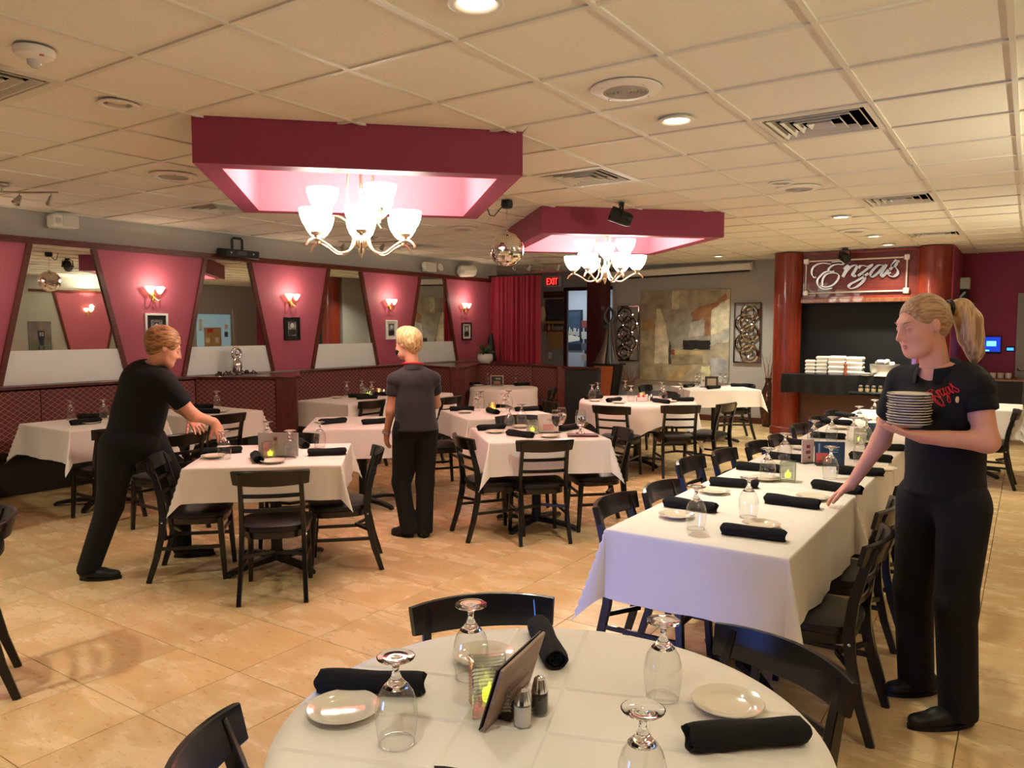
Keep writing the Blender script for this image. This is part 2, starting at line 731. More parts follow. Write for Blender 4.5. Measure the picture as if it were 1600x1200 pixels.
# alcove behind the curtain: exit wall with a door opening, and the passage behind it
ew = MB().box((-8.85, 13.67, 1.6), (1.96, WT, 3.2)).box((-7.3, 13.67, 2.81), (1.14, WT, 0.86)).box((-9.83, 12.5, 1.6), (WT, 2.4, 3.2)).box((-8.95, 11.37, 1.6), (1.8, WT, 3.2))
struct('wall_alcove', ew, M_TAUPE)
struct('wall_passage', MB().box((-7.6, 15.5, 1.6), (4.6, WT, 3.2)).box((-6.3, 14.6, 1.6), (WT, 1.7, 3.2)).box((-9.3, 14.6, 1.6), (WT, 1.7, 3.2)),
       mat('passage_paint', (150, 158, 165), 0.7))
struct('wall_pink', MB().box((0.4, YP + WT / 2, 1.6), (2.7, WT, 3.2)).box((-0.94, 12.9, 1.6), (0.08, 1.6, 3.2)), mat('wall_paint_plum', (148, 50, 80), 0.6))
wr = MB().box((XR + WT / 2, (YF + YP) / 2, 1.6), (WT, YP - YF, 3.2))
wall_right = struct('wall_right', wr, M_TAUPE)
struct('wall_front', MB().box((-3.2, YF - WT / 2, 1.6), (10.0, WT, 3.2)), M_TAUPE)
# made-up cooler behind the camera, added as a source for the blue fill
fill_cooler = thing('added_cooler', 'added unseen cooler with a glowing front for the blue fill, behind the camera', 'cooler', (-3.1, -1.2, 0), math.radians(-27))
MB().box((0, -0.27, 0.62), (0.95, 0.52, 1.24), ch=0.015).build('body', M_BLACK, fill_cooler)
MB().box((0, -0.004, 0.68), (0.85, 0.012, 1.0)).build('fill_glow_front', mat('fill_blue', (20, 30, 90), 0.3, emit=(52, 88, 255), estr=1.5), fill_cooler, smooth=False)
for x in (-0.44, 0.44):
    MB().box((x, 0.004, 0.68), (0.03, 0.03, 1.06)).build('door_frame', M_STEEL, fill_cooler, smooth=False)

# baseboards
M_BASE = mat('baseboard_wood', (80, 34, 24), 0.4)
struct('baseboard_back', MB().box((-4.85, YB - 0.012, 0.05), (3.2, 0.024, 0.1)), M_BASE)
struct('baseboard_right', MB().box((XR - 0.012, 5.5, 0.05), (0.024, 15.8, 0.1)), M_BASE)
struct('baseboard_pink', MB().box((0.4, YP - 0.012, 0.05), (2.5, 0.024, 0.1)), M_BASE)

# ------------------------------------------------------------------ diamond soffits with a lit recess
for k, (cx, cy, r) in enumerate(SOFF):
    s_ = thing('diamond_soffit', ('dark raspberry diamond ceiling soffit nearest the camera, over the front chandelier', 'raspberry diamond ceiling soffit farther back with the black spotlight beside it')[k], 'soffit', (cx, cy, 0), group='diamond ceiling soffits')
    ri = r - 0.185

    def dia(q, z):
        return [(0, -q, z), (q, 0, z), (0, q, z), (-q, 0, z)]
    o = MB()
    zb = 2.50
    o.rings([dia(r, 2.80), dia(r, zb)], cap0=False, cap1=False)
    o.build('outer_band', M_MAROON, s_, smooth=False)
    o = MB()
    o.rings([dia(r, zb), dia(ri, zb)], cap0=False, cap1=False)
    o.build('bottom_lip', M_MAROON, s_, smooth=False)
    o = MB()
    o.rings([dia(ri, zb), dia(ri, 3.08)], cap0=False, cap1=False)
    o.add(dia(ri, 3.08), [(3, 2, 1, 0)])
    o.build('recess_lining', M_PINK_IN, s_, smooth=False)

# ------------------------------------------------------------------ left wall: trapezoid mirrors between raspberry panels
ZL, ZT = 1.065, 2.425
M_MIRROR = mat('mirror_glass', (222, 224, 218), 0.015, 1.0)
M_FROST = mat('frosted_mirror_band', (244, 252, 250), 0.4, 0.0, spec=0.8)
F = XL + 0.004          # face of the wall


def mirror_y(k):
    """edges of mirror k: bottom start, bottom end, top start, top end"""
    P = 1.905
    c = 3.895 + P * k
    return c - 0.625, c + 0.625, c - 0.305, c + 0.305


def trap(mb, yb0, yb1, yt0, yt1, z0, z1, x0, x1):
    """trapezoid plate; edges at ZL given by yb, at ZT by yt; cut between z0 and z1"""
    def e(a, b, z):
        return a + (b - a) * (z - ZL) / (ZT - ZL)
    q = [(e(yb0, yt0, z0), z0), (e(yb1, yt1, z0), z0), (e(yb1, yt1, z1), z1), (e(yb0, yt0, z1), z1)]
    mb.add([(x0, y, z) for y, z in q] + [(x1, y, z) for y, z in q],
           [(3, 2, 1, 0), (4, 5, 6, 7), (0, 1, 5, 4), (1, 2, 6, 5), (2, 3, 7, 6), (3, 0, 4, 7)])


def slant(mb, p, q, w, x0, x1):
    """trim strip between (y,z) p and q"""
    dy, dz = q[0] - p[0], q[1] - p[1]
    L = math.hypot(dy, dz)
    ny, nz = -dz / L * w / 2, dy / L * w / 2
    c = [(p[0] - ny, p[1] - nz), (q[0] - ny, q[1] - nz), (q[0] + ny, q[1] + nz), (p[0] + ny, p[1] + nz)]
    mb.add([(x0, y, z) for y, z in c] + [(x1, y + (0), z) for y, z in c],
           [(3, 2, 1, 0), (4, 5, 6, 7), (0, 1, 5, 4), (1, 2, 6, 5), (2, 3, 7, 6), (3, 0, 4, 7)])


MIR_LABEL = ['trapezoid mirror behind the banquette that reflects the mirror ball, leftmost of the four',
             'trapezoid mirror behind the small chrome figure, above the booth divider',
             'trapezoid mirror that reflects the wooden column and two cold lamps',
             'narrowest-looking trapezoid mirror, behind the blonde server, nearest the curtain']
for k in range(0, 4):
    b0, b1, t0, t1 = mirror_y(k)
    if True:
        t_ = thing('trapezoid_mirror', MIR_LABEL[k], 'mirror', (0, 0, 0), group='trapezoid mirrors')
    zf = 1.395
    m_ = MB()
    trap(m_, b0, b1, t0, t1, zf, ZT, F - 0.002, F + 0.008)
    m_.build('mirror_pane', M_MIRROR, t_, smooth=False)
    m_ = MB()
    trap(m_, b0, b1, t0, t1, ZL, zf, F - 0.002, F + 0.009)
    m_.build('frosted_band', M_FROST, t_, smooth=False)
    for a, b in ((b0, t0), (b1, t1)):
        m_ = MB()
        slant(m_, (a, ZL), (b, ZT), 0.05, F - 0.002, F + 0.03)
        m_.build('slanted_frame', M_TRIMWOOD, t_, smooth=False)
for k in range(-1, 4):
    b0, b1, t0, t1 = mirror_y(k)
    n0, n1, u0, u1 = mirror_y(k + 1)
    m_ = MB()
    if k == 3:
        n0, u0 = 11.3, 11.3
    trap(m_, b1, n0, t1, u0, ZL, ZT, F - 0.002, F + 0.004)
    m_.build('raspberry_panel', M_PINK, wall_left, smooth=False)
tl = MB().box((XL + 0.02, 6.4, 2.455), (0.04, 9.8, 0.06)).box((XL + 0.028, 6.4, 2.478), (0.056, 9.8, 0.018))
struct('trim_1', tl, M_TRIMWOOD)

# right wall, seen in the mirrors: one raspberry trapezoid with frame, wide taupe stretches
for k, (c_, ) in enumerate([(9.1,), (5.2,), (1.6,)]):
    m_ = MB()
    q = [(c_ - 0.40, 1.0), (c_ + 0.40, 1.0), (c_ + 0.72, 2.41), (c_ - 0.72, 2.41)]
    m_.add([(XR + 0.01, y, z) for y, z in q] + [(XR - 0.012, y, z) for y, z in q], [(0, 1, 2, 3), (7, 6, 5, 4), (0, 4, 5, 1), (1, 5, 6, 2), (2, 6, 7, 3), (3, 7, 4, 0)])
    m_.build('raspberry_panel', M_PINK, wall_right, smooth=False)
    m_ = MB()
    slant(m_, q[0], q[3], 0.05, XR - 0.03, XR)
    slant(m_, q[1], q[2], 0.05, XR - 0.03, XR)
    slant(m_, (q[3][0] - 0.5, 2.43), (q[2][0] + 0.1, 2.43), 0.05, XR - 0.03, XR)
    m_.build('panel_trim', M_TRIMWOOD, wall_right, smooth=False)
# ------------------------------------------------------------------ chandeliers
M_NICKEL = mat('satin_nickel', (216, 198, 168), 0.28, 1.0)
M_SHADE = mat('frosted_glass_shade', (255, 246, 228), 0.4, emit=(252, 252, 236), estr=24)


def make_chandelier():
    t = thing('chandelier', 'x', 'chandelier')
    mb = MB()
    mb.tube([(0, 0, 3.07), (0, 0, 2.2)], 0.012, 10)
    mb.lathe([(0.001, 3.075), (0.06, 3.07), (0.065, 3.05), (0.03, 3.03), (0.012, 3.02)], 20)
    mb.lathe([(0.012, 2.30), (0.03, 2.27), (0.045, 2.22), (0.04, 2.17), (0.02, 2.15), (0.022, 2.13), (0.012, 2.105), (0.002, 2.085)], 16, cap1=True)
    mb.build('stem', M_NICKEL, t)
    prof = [(0.018, 0.0), (0.036, 0.012), (0.060, 0.035), (0.085, 0.072), (0.099, 0.110), (0.105, 0.140), (0.106, 0.160), (0.100, 0.160), (0.092, 0.112), (0.070, 0.068), (0.030, 0.03), (0.001, 0.022)]
    sh_me = MB().lathe(prof, 24, cap0=True).mesh('lamp_shade', M_SHADE)
    cup = MB().lathe([(0.001, -0.03), (0.012, -0.028), (0.014, -0.012), (0.03, -0.004), (0.036, 0.012), (0.030, 0.012)], 14).mesh('lamp_cup', M_NICKEL)

    def arm(a, pts, w, r, z):
        ca, sa = math.cos(a), math.sin(a)
        P = [Vector((q * ca, q * sa, zz)) for q, zz in pts]
        # smooth the polyline once
        Q = [P[0]]
        for i in range(len(P) - 1):
            p0, p1, p2, p3 = P[max(i - 1, 0)], P[i], P[i + 1], P[min(i + 2, len(P) - 1)]
            for s in (0.33, 0.67, 1.0):
                Q.append(0.5 * ((2 * p1) + (p2 - p0) * s + (2 * p0 - 5 * p1 + 4 * p2 - p3) * s * s + (3 * p1 - p0 - 3 * p2 + p3) * s ** 3))
        m = MB().sweep(Q, w, 0.010, (-sa, ca, 0), ch=0.45) if False else MB().tube(Q, w, 8)
        o = m.build('arm', M_NICKEL, t)
        c = link('lamp_cup', cup, o, (r * ca, r * sa, z))
        s = link('lamp_shade', sh_me, t, (r * ca, r * sa, z))
        return o
    for k in range(6):
        a = PI / 3 * k
        if k % 2 == 0:
            pts = [(0.03, 3.0), (0.075, 2.75), (0.105, 2.55), (0.085, 2.36), (0.06, 2.22), (0.10, 2.135), (0.18, 2.115), (0.26, 2.165), (0.335, 2.198), (0.385, 2.175), (0.405, 2.145)]
        else:
            pts = [(0.035, 2.23), (0.065, 2.16), (0.11, 2.125), (0.18, 2.115), (0.26, 2.165), (0.335, 2.198), (0.385, 2.175), (0.405, 2.145)]
        arm(a, pts, 0.0085, 0.335, 2.225)
    for k in range(3):
        a = -PI / 2 + 2 * PI / 3 * k
        pts = [(0.03, 2.98), (0.07, 2.72), (0.085, 2.5), (0.09, 2.36), (0.15, 2.395), (0.21, 2.38), (0.27, 2.335)]
        pts = [(0.05, 2.25), (0.085, 2.32), (0.15, 2.365), (0.22, 2.355), (0.27, 2.32)]
        arm(a, pts, 0.0075, 0.25, 2.385)
    return t


CH = Kind(make_chandelier)
_c1 = CH.put((-3.80, 3.80, 0), math.radians(-45), 'nickel chandelier with nine glowing glass bowls, under the nearer and larger looking soffit', 'bowl chandeliers')
_c2 = CH.put((-3.83, 7.47, 0), math.radians(-35), 'nickel chandelier with glowing glass bowls hanging farther back, right of the mirror ball', 'bowl chandeliers')

# ------------------------------------------------------------------ recessed cans


def make_can():
    t = thing('recessed_light', 'x', 'ceiling light')
    MB().lathe([(0.062, 0.03), (0.070, 0.004), (0.098, 0.0), (0.100, -0.006), (0.090, -0.010), (0.074, -0.006), (0.066, 0.0), (0.064, 0.025)], 28).build('trim_ring', M_WHITE, t)
    MB().lathe([(0.001, 0.0), (0.070, 0.0)], 24).build('lens', M_GLOW, t).location = (0, 0, 0.002)
    return t


def make_dark_can():
    t = thing('recessed_light', 'x', 'ceiling light')
    MB().lathe([(0.062, 0.03), (0.070, 0.004), (0.098, 0.0), (0.100, -0.006), (0.090, -0.010), (0.074, -0.006), (0.066, 0.0), (0.064, 0.025)], 28).build('trim_ring', M_WHITE, t)
    MB().lathe([(0.068, -0.002), (0.060, 0.012), (0.03, 0.02), (0.001, 0.02)], 24).build('reflector', M_STEEL, t)
    return t


CAN, DCAN = Kind(make_can), Kind(make_dark_can)
for (x, y), lb in zip([(c[0], c[1]) for c in CANS], [
        'lit recessed ceiling light cut by the top edge of the picture', 'lit recessed ceiling light between the round speaker and the square vent',
        'lit recessed ceiling light third along the right hand row', 'lit recessed ceiling light fourth along the right hand row, before the sign',
        'lit recessed ceiling light directly in front of the wooden sign panel', 'lit recessed ceiling light above the white screen housing']):
    CAN.put((x, y, CEIL - 0.004), 0, lb, 'recessed ceiling lights')
for (x, y, _p, _sp), s_ in zip(FILL_CANS, ('left', 'right', 'far left')):
    CAN.put((x, y, CEIL - 0.004), 0, 'added recessed ceiling light outside the picture, %s of the camera' % s_, 'recessed ceiling lights')
for x, y, lb in [(-3.86, 2.17, 'unlit recessed ceiling light left of the front soffit, near the fire detector'), (-1.66, 6.2, 'dim recessed ceiling light in the middle of the right hand row')]:
    DCAN.put((x, y, CEIL - 0.004), 0, lb, 'unlit recessed lights')


def make_speaker():
    t = thing('ceiling_speaker', 'x', 'speaker')
    MB().lathe([(0.001, 0.0), (0.105, 0.0), (0.108, -0.010), (0.150, -0.008), (0.168, 0.0), (0.168, 0.006)], 36).build('baffle', M_WHITE, t)
    mb = MB()
    for k in range(6):
        r = 0.012 + 0.0165 * k
        mb.lathe([(r, -0.006), (r + 0.005, -0.012), (r + 0.010, -0.006)], 28)
    mb.build('grille', mat('speaker_grille', (176, 168, 156), 0.5), t)
    for k in range(4):
        a = PI / 4 + PI / 2 * k
        MB().lathe([(0.006, -0.006), (0.005, -0.012), (0.001, -0.013)], 8).build('screw', M_STEEL, t).location = (0.135 * math.cos(a), 0.135 * math.sin(a), 0)
    return t


SPK = Kind(make_speaker)
for x, y, lb in [(-1.64, 3.40, 'large round white ceiling speaker with drilled grille, nearest the camera'), (-5.33, 3.4, 'round ceiling speaker left of the front soffit'),
                 (-1.60, 6.52, 'round ceiling speaker beside the dim recessed light'), (-1.75, 9.7, 'far round ceiling speaker near the wooden sign'), (-5.4, 7.0, 'round ceiling speaker just behind the front soffit')]:
    SPK.put((x, y, CEIL - 0.002), 0.3, lb, 'round ceiling speakers')


def make_vent():
    t = thing('ceiling_vent', 'x', 'vent')
    mb = MB()
    a = 0.295

    def sq(q, z):
        return [(-q, -q, z), (q, -q, z), (q, q, z), (-q, q, z)]
    mb.rings([sq(a, 0.012), sq(a, 0), sq(a - 0.035, 0), sq(a - 0.04, 0.012)], cap0=False, cap1=False)
    mb.build('frame', M_GRID, t, smooth=False)
    c = MB()
    c.rings([sq(a - 0.03, 0.014), sq(a - 0.03, 0.16)], cap0=False, cap1=True)
    c.build('duct', M_DARKCAV, t, smooth=False)
    for k in range(4):
        q = a - 0.055 - 0.058 * k
        m = MB()
        m.rings([sq(q, -0.002), sq(q - 0.006, -0.002), sq(q - 0.022, 0.024), sq(q - 0.018, 0.026)], cap0=False, cap1=False)
        m.rings([sq(q - 0.018, 0.026), sq(q, -0.002)], cap0=False, cap1=False)
        m.build('louver', M_GRID, t, smooth=False)
    return t


VENT = Kind(make_vent)
VL = ['square ceiling vent right of the lit can, largest in view', 'square ceiling vent right of the front soffit corner', 'square ceiling vent farther along the right side',
      'square ceiling vent above the black stage light on the left', 'small far square ceiling vent nearest the wooden sign panel', 'square ceiling vent cut by the left picture edge under the fire detector', 'dark square vent behind the far soffit above the exit sign', 'square ceiling vent above the third mirror, right of the front chandelier']
for (x, y), lb in zip(vent_cells, VL):
    i = round((x + 0.4085) / CT)
    j = round((y - 2.1675) / CT)
    VENT.put((-0.4085 + CT * i, 2.1675 + CT * j, CEIL), 0, lb, 'square ceiling vents')

# fire alarm detector and sprinklers
t = thing('fire_detector', 'white dome fire detector on the ceiling in the top left corner', 'detector', (-3.40, 1.57, CEIL))
MB().lathe([(0.075, 0), (0.078, -0.012), (0.07, -0.03), (0.045, -0.042), (0.03, -0.045)], 24, cap1=True).build('dome', M_WHITE, t)
MB().lathe([(0.028, -0.044), (0.026, -0.06), (0.014, -0.072), (0.001, -0.074)], 16).build('sensor_cage', mat('clear_plastic', (200, 195, 190), 0.15), t)
m_ = MB().box((0.05, 0, -0.032), (0.03, 0.015, 0.01)).build('red_mark', mat('red_print', (190, 60, 50), 0.5), t)


def make_sprinkler():
    t = thing('sprinkler_head', 'x', 'sprinkler')
    MB().lathe([(0.03, 0), (0.032, -0.006), (0.018, -0.012), (0.01, -0.03), (0.008, -0.045), (0.02, -0.05), (0.02, -0.054), (0.001, -0.056)], 14).build('head', M_WHITE, t)
    return t


SPR = Kind(make_sprinkler)
SPR.put((-3.6, 9.6, CEIL), 0, 'small white sprinkler head by the far edge of the back soffit', 'sprinkler heads')
SPR.put((-2.95, 10.2, CEIL), 0, 'small white sprinkler head left of the wooden column top', 'sprinkler heads')

# ------------------------------------------------------------------ mirror ball
t = thing('mirror_ball', 'silver mirror ball hanging on a chain between the two soffits', 'mirror ball', (-3.90, 5.70, 0))
MB().lathe([(0.05, 2.74), (0.055, 2.70), (0.045, 2.675), (0.02, 2.67), (0.001, 2.67)], 16).build('motor', M_BLACK, t)
mb = MB()
for k in range(9):
    z = 2.66 - 0.022 * k
    ring = []
    for i in range(10):
        a = 2 * PI * i / 10
        x, zz = 0.007 * math.cos(a), 0.014 * math.sin(a)
        ring.append((x, 0, z + zz) if k % 2 else (0, x, z + zz))
    mb.tube(ring, 0.0022, 5, closed=True)
mb.build('chain', M_STEEL, t)
MB().tube([(-0.04, 0, 2.7), (-0.09, 0, 2.66), (-0.15, 0.02, 2.62), (-0.20, 0.02, 2.63), (-0.24, 0.02, 2.72)], 0.005, 6).build('power_cord', M_BLACK, t)
RB, ZB = 0.153, 2.31
MB().lathe([(0.003, ZB + RB + .012), (0.018, ZB + RB + 0.01), (0.02, ZB + RB - 0.004), (0.014, ZB + RB - 0.01)], 12).build('cap', M_STEEL, t)
core = MB().lathe([(max(0.001, (RB - .004) * math.sin(PI * k / 16)), ZB + (RB - .004) * math.cos(PI * k / 16)) for k in range(17)], 24)
core.build('core', mat('ball_grout', (70, 66, 60), 0.6), t)
mb = MB()
rows = 26
for r_ in range(1, rows):
    th = PI * r_ / rows
    n = max(4, int(2 * rows * math.sin(th)))
    for i in range(n):
        ph = 2 * PI * (i + 0.5 * (r_ % 2)) / n
        d = Vector((math.sin(th) * math.cos(ph), math.sin(th) * math.sin(ph), math.cos(th)))
        e1 = Vector((-math.sin(ph), math.cos(ph), 0))
        e2 = d.cross(e1)
        nn = (d + e1 * rnd.uniform(-.04, .04) + e2 * rnd.uniform(-.04, .04)).normalized()
        e1 = (e1 - nn * e1.dot(nn)).normalized()
        e2 = nn.cross(e1)
        c = d * RB + Vector((0, 0, ZB))
        h = PI * RB / rows * 0.46
        w = PI * RB * math.sin(th) / n * 0.92
        mb.add([c - e1 * w - e2 * h, c + e1 * w - e2 * h, c + e1 * w + e2 * h, c - e1 * w + e2 * h], [(0, 1, 2, 3)])
o = mb.build('mirror_facets', mat('facet_mirror', (250, 248, 240), 0.12, 1.0), t, smooth=False)
o['kind'] = 'stuff'


# ------------------------------------------------------------------ black stage spots
def make_spot():
    t = thing('stage_spotlight', 'x', 'spotlight')
    MB().box((0, 0, -0.012), (0.07, 0.04, 0.024)).sweep([(-0.075, 0, -0.13), (-0.075, 0, -0.04), (-0.06, 0, -0.024), (0.06, 0, -0.024), (0.075, 0, -0.04), (0.075, 0, -0.13)], 0.02, 0.008, (0, 0.02, 1), ch=0.1).build('yoke', M_BLACK, t)
    R = Matrix.Translation((0, 0, -0.13)) @ Matrix.Rotation(math.radians(-70), 4, 'X')
    MB().lathe([(0.001, -0.10), (0.05, -0.095), (0.064, -0.07), (0.066, 0.02), (0.068, 0.10), (0.066, 0.105), (0.058, 0.105), (0.056, 0.07)], 24, M=R).build('can', M_BLACK, t)
    MB().lathe([(0.056, 0.075), (0.03, 0.09), (0.001, 0.093)], 20, M=R).build('front_lens', mat('dark_lens', (40, 40, 44), 0.08), t)
    for s in (-1, 1):
        MB().lathe([(0.001, 0), (0.014, 0), (0.014, 0.016), (0.001, 0.018)], 10, M=Matrix.Translation((0.072 * s, 0, -0.13)) @ Matrix.Rotation(PI / 2 * s, 4, 'Y')).build('knob', M_BLACK, t)
    return t


SPOT = Kind(make_spot)
SPOT.put((-3.10, 6.36, CEIL), math.radians(125), 'black stage spotlight on a yoke hanging in front of the far soffit', 'stage spotlights')
SPOT.put((-2.22, 11.72, CEIL), math.radians(30), 'black stage spotlight hanging in front of the wooden sign panel', 'stage spotlights')

# ------------------------------------------------------------------ things high on the left wall
t = thing('stage_light_bar', 'black box stage light on a bracket above the second mirror', 'stage light', (-7.93, 5.86, 2.50), 0)
MB().box((0.02, 0, 0), (0.20, 0.46, 0.10), rotm('Y', 0.12), ch=0.01).build('housing', M_BLACK, t)
MB().sweep([(-0.0, -0.07, 0.04), (0.0, -0.07, 0.17), (0, -0.05, 0.185), (0, 0.05, 0.185), (0, 0.07, 0.17), (0, 0.07, 0.04)], 0.03, 0.012, (1, 0, 0)).build('bracket', M_BLACK, t)
MB().box((0.123, -0.02, 0.0), (0.008, 0.12, 0.045), rotm('Y', 0.12)).build('front_window', mat('smoke_glass', (90, 92, 96), 0.1), t)
for y in (-0.17, 0.14):
    MB().lathe([(0.012, 0), (0.01, 0.006), (0.001, 0.008)], 10, M=Matrix.Translation((0.122, y, 0)) @ Matrix.Rotation(PI / 2, 4, 'Y')).build('knob', M_STEEL, t)
t = thing('wall_speaker', 'boxy white speaker high on the left wall, near the left edge', 'speaker', (-7.93, 3.86, 2.655), 0)
MB().box((0, 0, 0), (0.17, 0.24, 0.135), ch=0.02).build('cabinet', M_WHITE, t)
MB().box((0.088, 0.035, 0), (0.006, 0.15, 0.11), ch=0.002).build('grille_cloth', mat('speaker_cloth', (206, 200, 190), 0.8, bump=0.3, bscale=500), t)
MB().box((0.087, -0.082, 0), (0.004, 0.05, 0.05)).build('badge', mat('pale_grey', (190, 186, 178), 0.5), t)
t = thing('emergency_light', 'white twin lamp emergency light on the left wall above the third panel', 'emergency light', (-7.99, 9.49, 2.585))
MB().box((0, 0, 0), (0.10, 0.26, 0.15), ch=0.012).build('housing', M_WHITE, t)
for s in (-1, 1):
    MB().lathe([(0.02, -0.03), (0.055, 0.0), (0.062, 0.03), (0.055, 0.035), (0.001, 0.04)], 18, M=Matrix.Translation((0.05, 0.19 * s, 0.0)) @ Matrix.Rotation(math.radians(75), 4, 'Y')).build('lamp_head', M_WHITE, t)
t = thing('wall_speaker', 'white tilted speaker high on the left wall beside the emergency light', 'speaker', (-7.95, 10.42, 2.58))
MB().box((0.0, 0, 0), (0.17, 0.42, 0.19), rotm('Y', 0.4) @ rotm('X', 0.08), ch=0.05).build('cabinet', M_WHITE, t)
MB().box((-0.07, 0, 0.03), (0.05, 0.06, 0.06)).build('bracket', M_WHITE, t)


# sconces: gilt wall lights with two fan shades
M_GILT = mat('antique_gold', (196, 158, 92), 0.3, 1.0)
M_FAN = mat('sconce_glass', (255, 226, 190), 0.4, emit=(255, 206, 160), estr=5)


def make_sconce():
    t = thing('wall_sconce', 'x', 'sconce')     # local +X leaves the wall
    t.scale = (0.7, 0.7, 0.7)
    MB().lathe([(0.001, 0), (0.05, 0.0), (0.055, 0.01), (0.04, 0.02), (0.015, 0.03), (0.001, 0.032)], 18, M=Matrix.Rotation(PI / 2, 4, 'Y'), squash=(1.3, 1)).build('back_plate', M_GILT, t)
    for s in (-1, 1):
        MB().tube([(0.02, 0, 0), (0.06, 0.02 * s, -0.06), (0.09, 0.05 * s, -0.09), (0.10, 0.085 * s, -0.06), (0.09, 0.08 * s, 0.0), (0.085, 0.075 * s, 0.02)], 0.007, 7).build('arm', M_GILT, t)
        sh = MB()
        rr = []
        for k in range(6):
            u = k / 5
            z = 0.02 + 0.105 * u
            rr.append([(0.085 + (0.016 + 0.028 * u) * math.cos(2 * PI * i / 20), 0.075 * s + (0.02 + 0.062 * u ** 0.8) * math.sin(2 * PI * i / 20) + 0.012 * u * s,
                        z + 0.012 * u * math.cos(2 * 2 * PI * i / 20)) for i in range(20)])
        sh.rings(rr, cap1=False)
        sh.build('fan_shade', M_FAN, t)
    MB().tube([(0.03, 0, -0.01), (0.06, 0, -0.09), (0.085, 0.03, -0.12), (0.10, 0.06, -0.11)], 0.005, 6).lathe([(0.001, -0.13), (0.02, -0.12), (0.016, -0.105), (0.004, -0.1)], 10, M=Matrix.Translation((0.06, 0, 0))).build('scroll', M_GILT, t)
    return t


SCN = Kind(make_sconce)
for k, lb in enumerate(['gilt wall sconce over the bending server, above a pale picture frame', 'gilt wall sconce above the black framed portrait, left of the blonde server',
                        'gilt wall sconce above the white framed portrait near the blonde server', 'gilt wall sconce nearest the red curtain']):
    y = [4.83, 6.73, 8.60, 10.46][k]
    SCN.put((XL + 0.006, y, 1.975 - 0.012 * k), 0, lb, 'gilt fan sconces')
    point_light('sconce_lamp', (XL + 0.19, y, 2.09), 4.5, (1.0, 0.86, 0.64), 0.02)
SCN.put((XL + 0.006, 2.93, 1.975), 0, 'gilt wall sconce just beyond the left picture edge', 'gilt fan sconces')
point_light('sconce_lamp', (XL + 0.19, 2.93, 2.09), 4.5, (1.0, 0.86, 0.64), 0.02)
for y, lb in ((9.1, 'gilt wall sconce on the right hand wall, seen only in the leftmost mirror'), (5.2, 'gilt wall sconce on the right hand wall beyond the ponytailed server, outside the picture'), (1.6, 'gilt wall sconce on the right hand wall beside the camera, outside the picture')):
    o = SCN.put((XR - 0.006, y, 1.97), PI, lb, 'gilt sconces of the right wall')


# framed portraits under the sconces
M_PHOTO = mat('grey_photo', (120, 118, 116), 0.35, vary=0.7, vscale=14)
M_MATW = mat('mat_board_white', (230, 226, 220), 0.7)
M_MATB = mat('mat_board_black', (26, 25, 26), 0.7)
M_FRW = mat('frame_white', (232, 230, 226), 0.35)
M_FRB = mat('frame_black', (18, 17, 18), 0.3)
M_SKINGREY = mat('photo_pale', (205, 203, 200), 0.5)
M_DARKGREY = mat('photo_dark', (40, 40, 42), 0.5)


def portrait(y0, y1, z0, z1, fr, mt, lb):
    t = thing('framed_portrait', lb, 'picture', (XL + 0.006, (y0 + y1) / 2, (z0 + z1) / 2), 0, 'framed portraits')
    w, h = y1 - y0, z1 - z0
    f = MB()
    for s in (-1, 1):
        f.box((0.012, s * (w / 2 - 0.012), 0), (0.024, 0.024, h), ch=0.003).box((0.012, 0, s * (h / 2 - 0.012)), (0.024, w - 0.048, 0.024), ch=0.003)
    f.build('frame', fr, t)
    MB().box((0.004, 0, 0), (0.008, w - 0.04, h - 0.04)).build('mat_board', mt, t, smooth=False)
    p = MB().box((0.010, 0, 0.0), (0.004, w * 0.5, h * 0.62)).build('photo', M_PHOTO, t, smooth=False)
    MB().lathe([(0.001, -0.001), (0.028, 0), (0.001, 0.001)], 14, M=Matrix.Translation((0.0135, 0, 0.045)) @ Matrix.Rotation(PI / 2, 4, 'Y'), squash=(1.25, 1)).build('printed_face', M_SKINGREY, p)
    MB().box((0.0128, 0, -0.045), (0.002, w * 0.42, 0.07)).box((0.0126, 0, 0.075), (0.002, 0.05, 0.03)).build('printed_coat', M_DARKGREY, p, smooth=False)
    return t


portrait(4.73, 5.00, 1.40, 1.775, M_FRW, M_MATB, 'white framed portrait with dark mat, half hidden behind the bending server')
portrait(6.62, 6.88, 1.455, 1.755, M_FRB, M_MATB, 'black framed portrait with black mat under the second sconce')
portrait(8.51, 8.77, 1.44, 1.735, M_FRW, M_MATW, 'white framed portrait with white mat beside the blonde server')
portrait(10.38, 10.65, 1.41, 1.71, M_FRB, M_MATW, 'black framed portrait with white mat next to the red curtain')


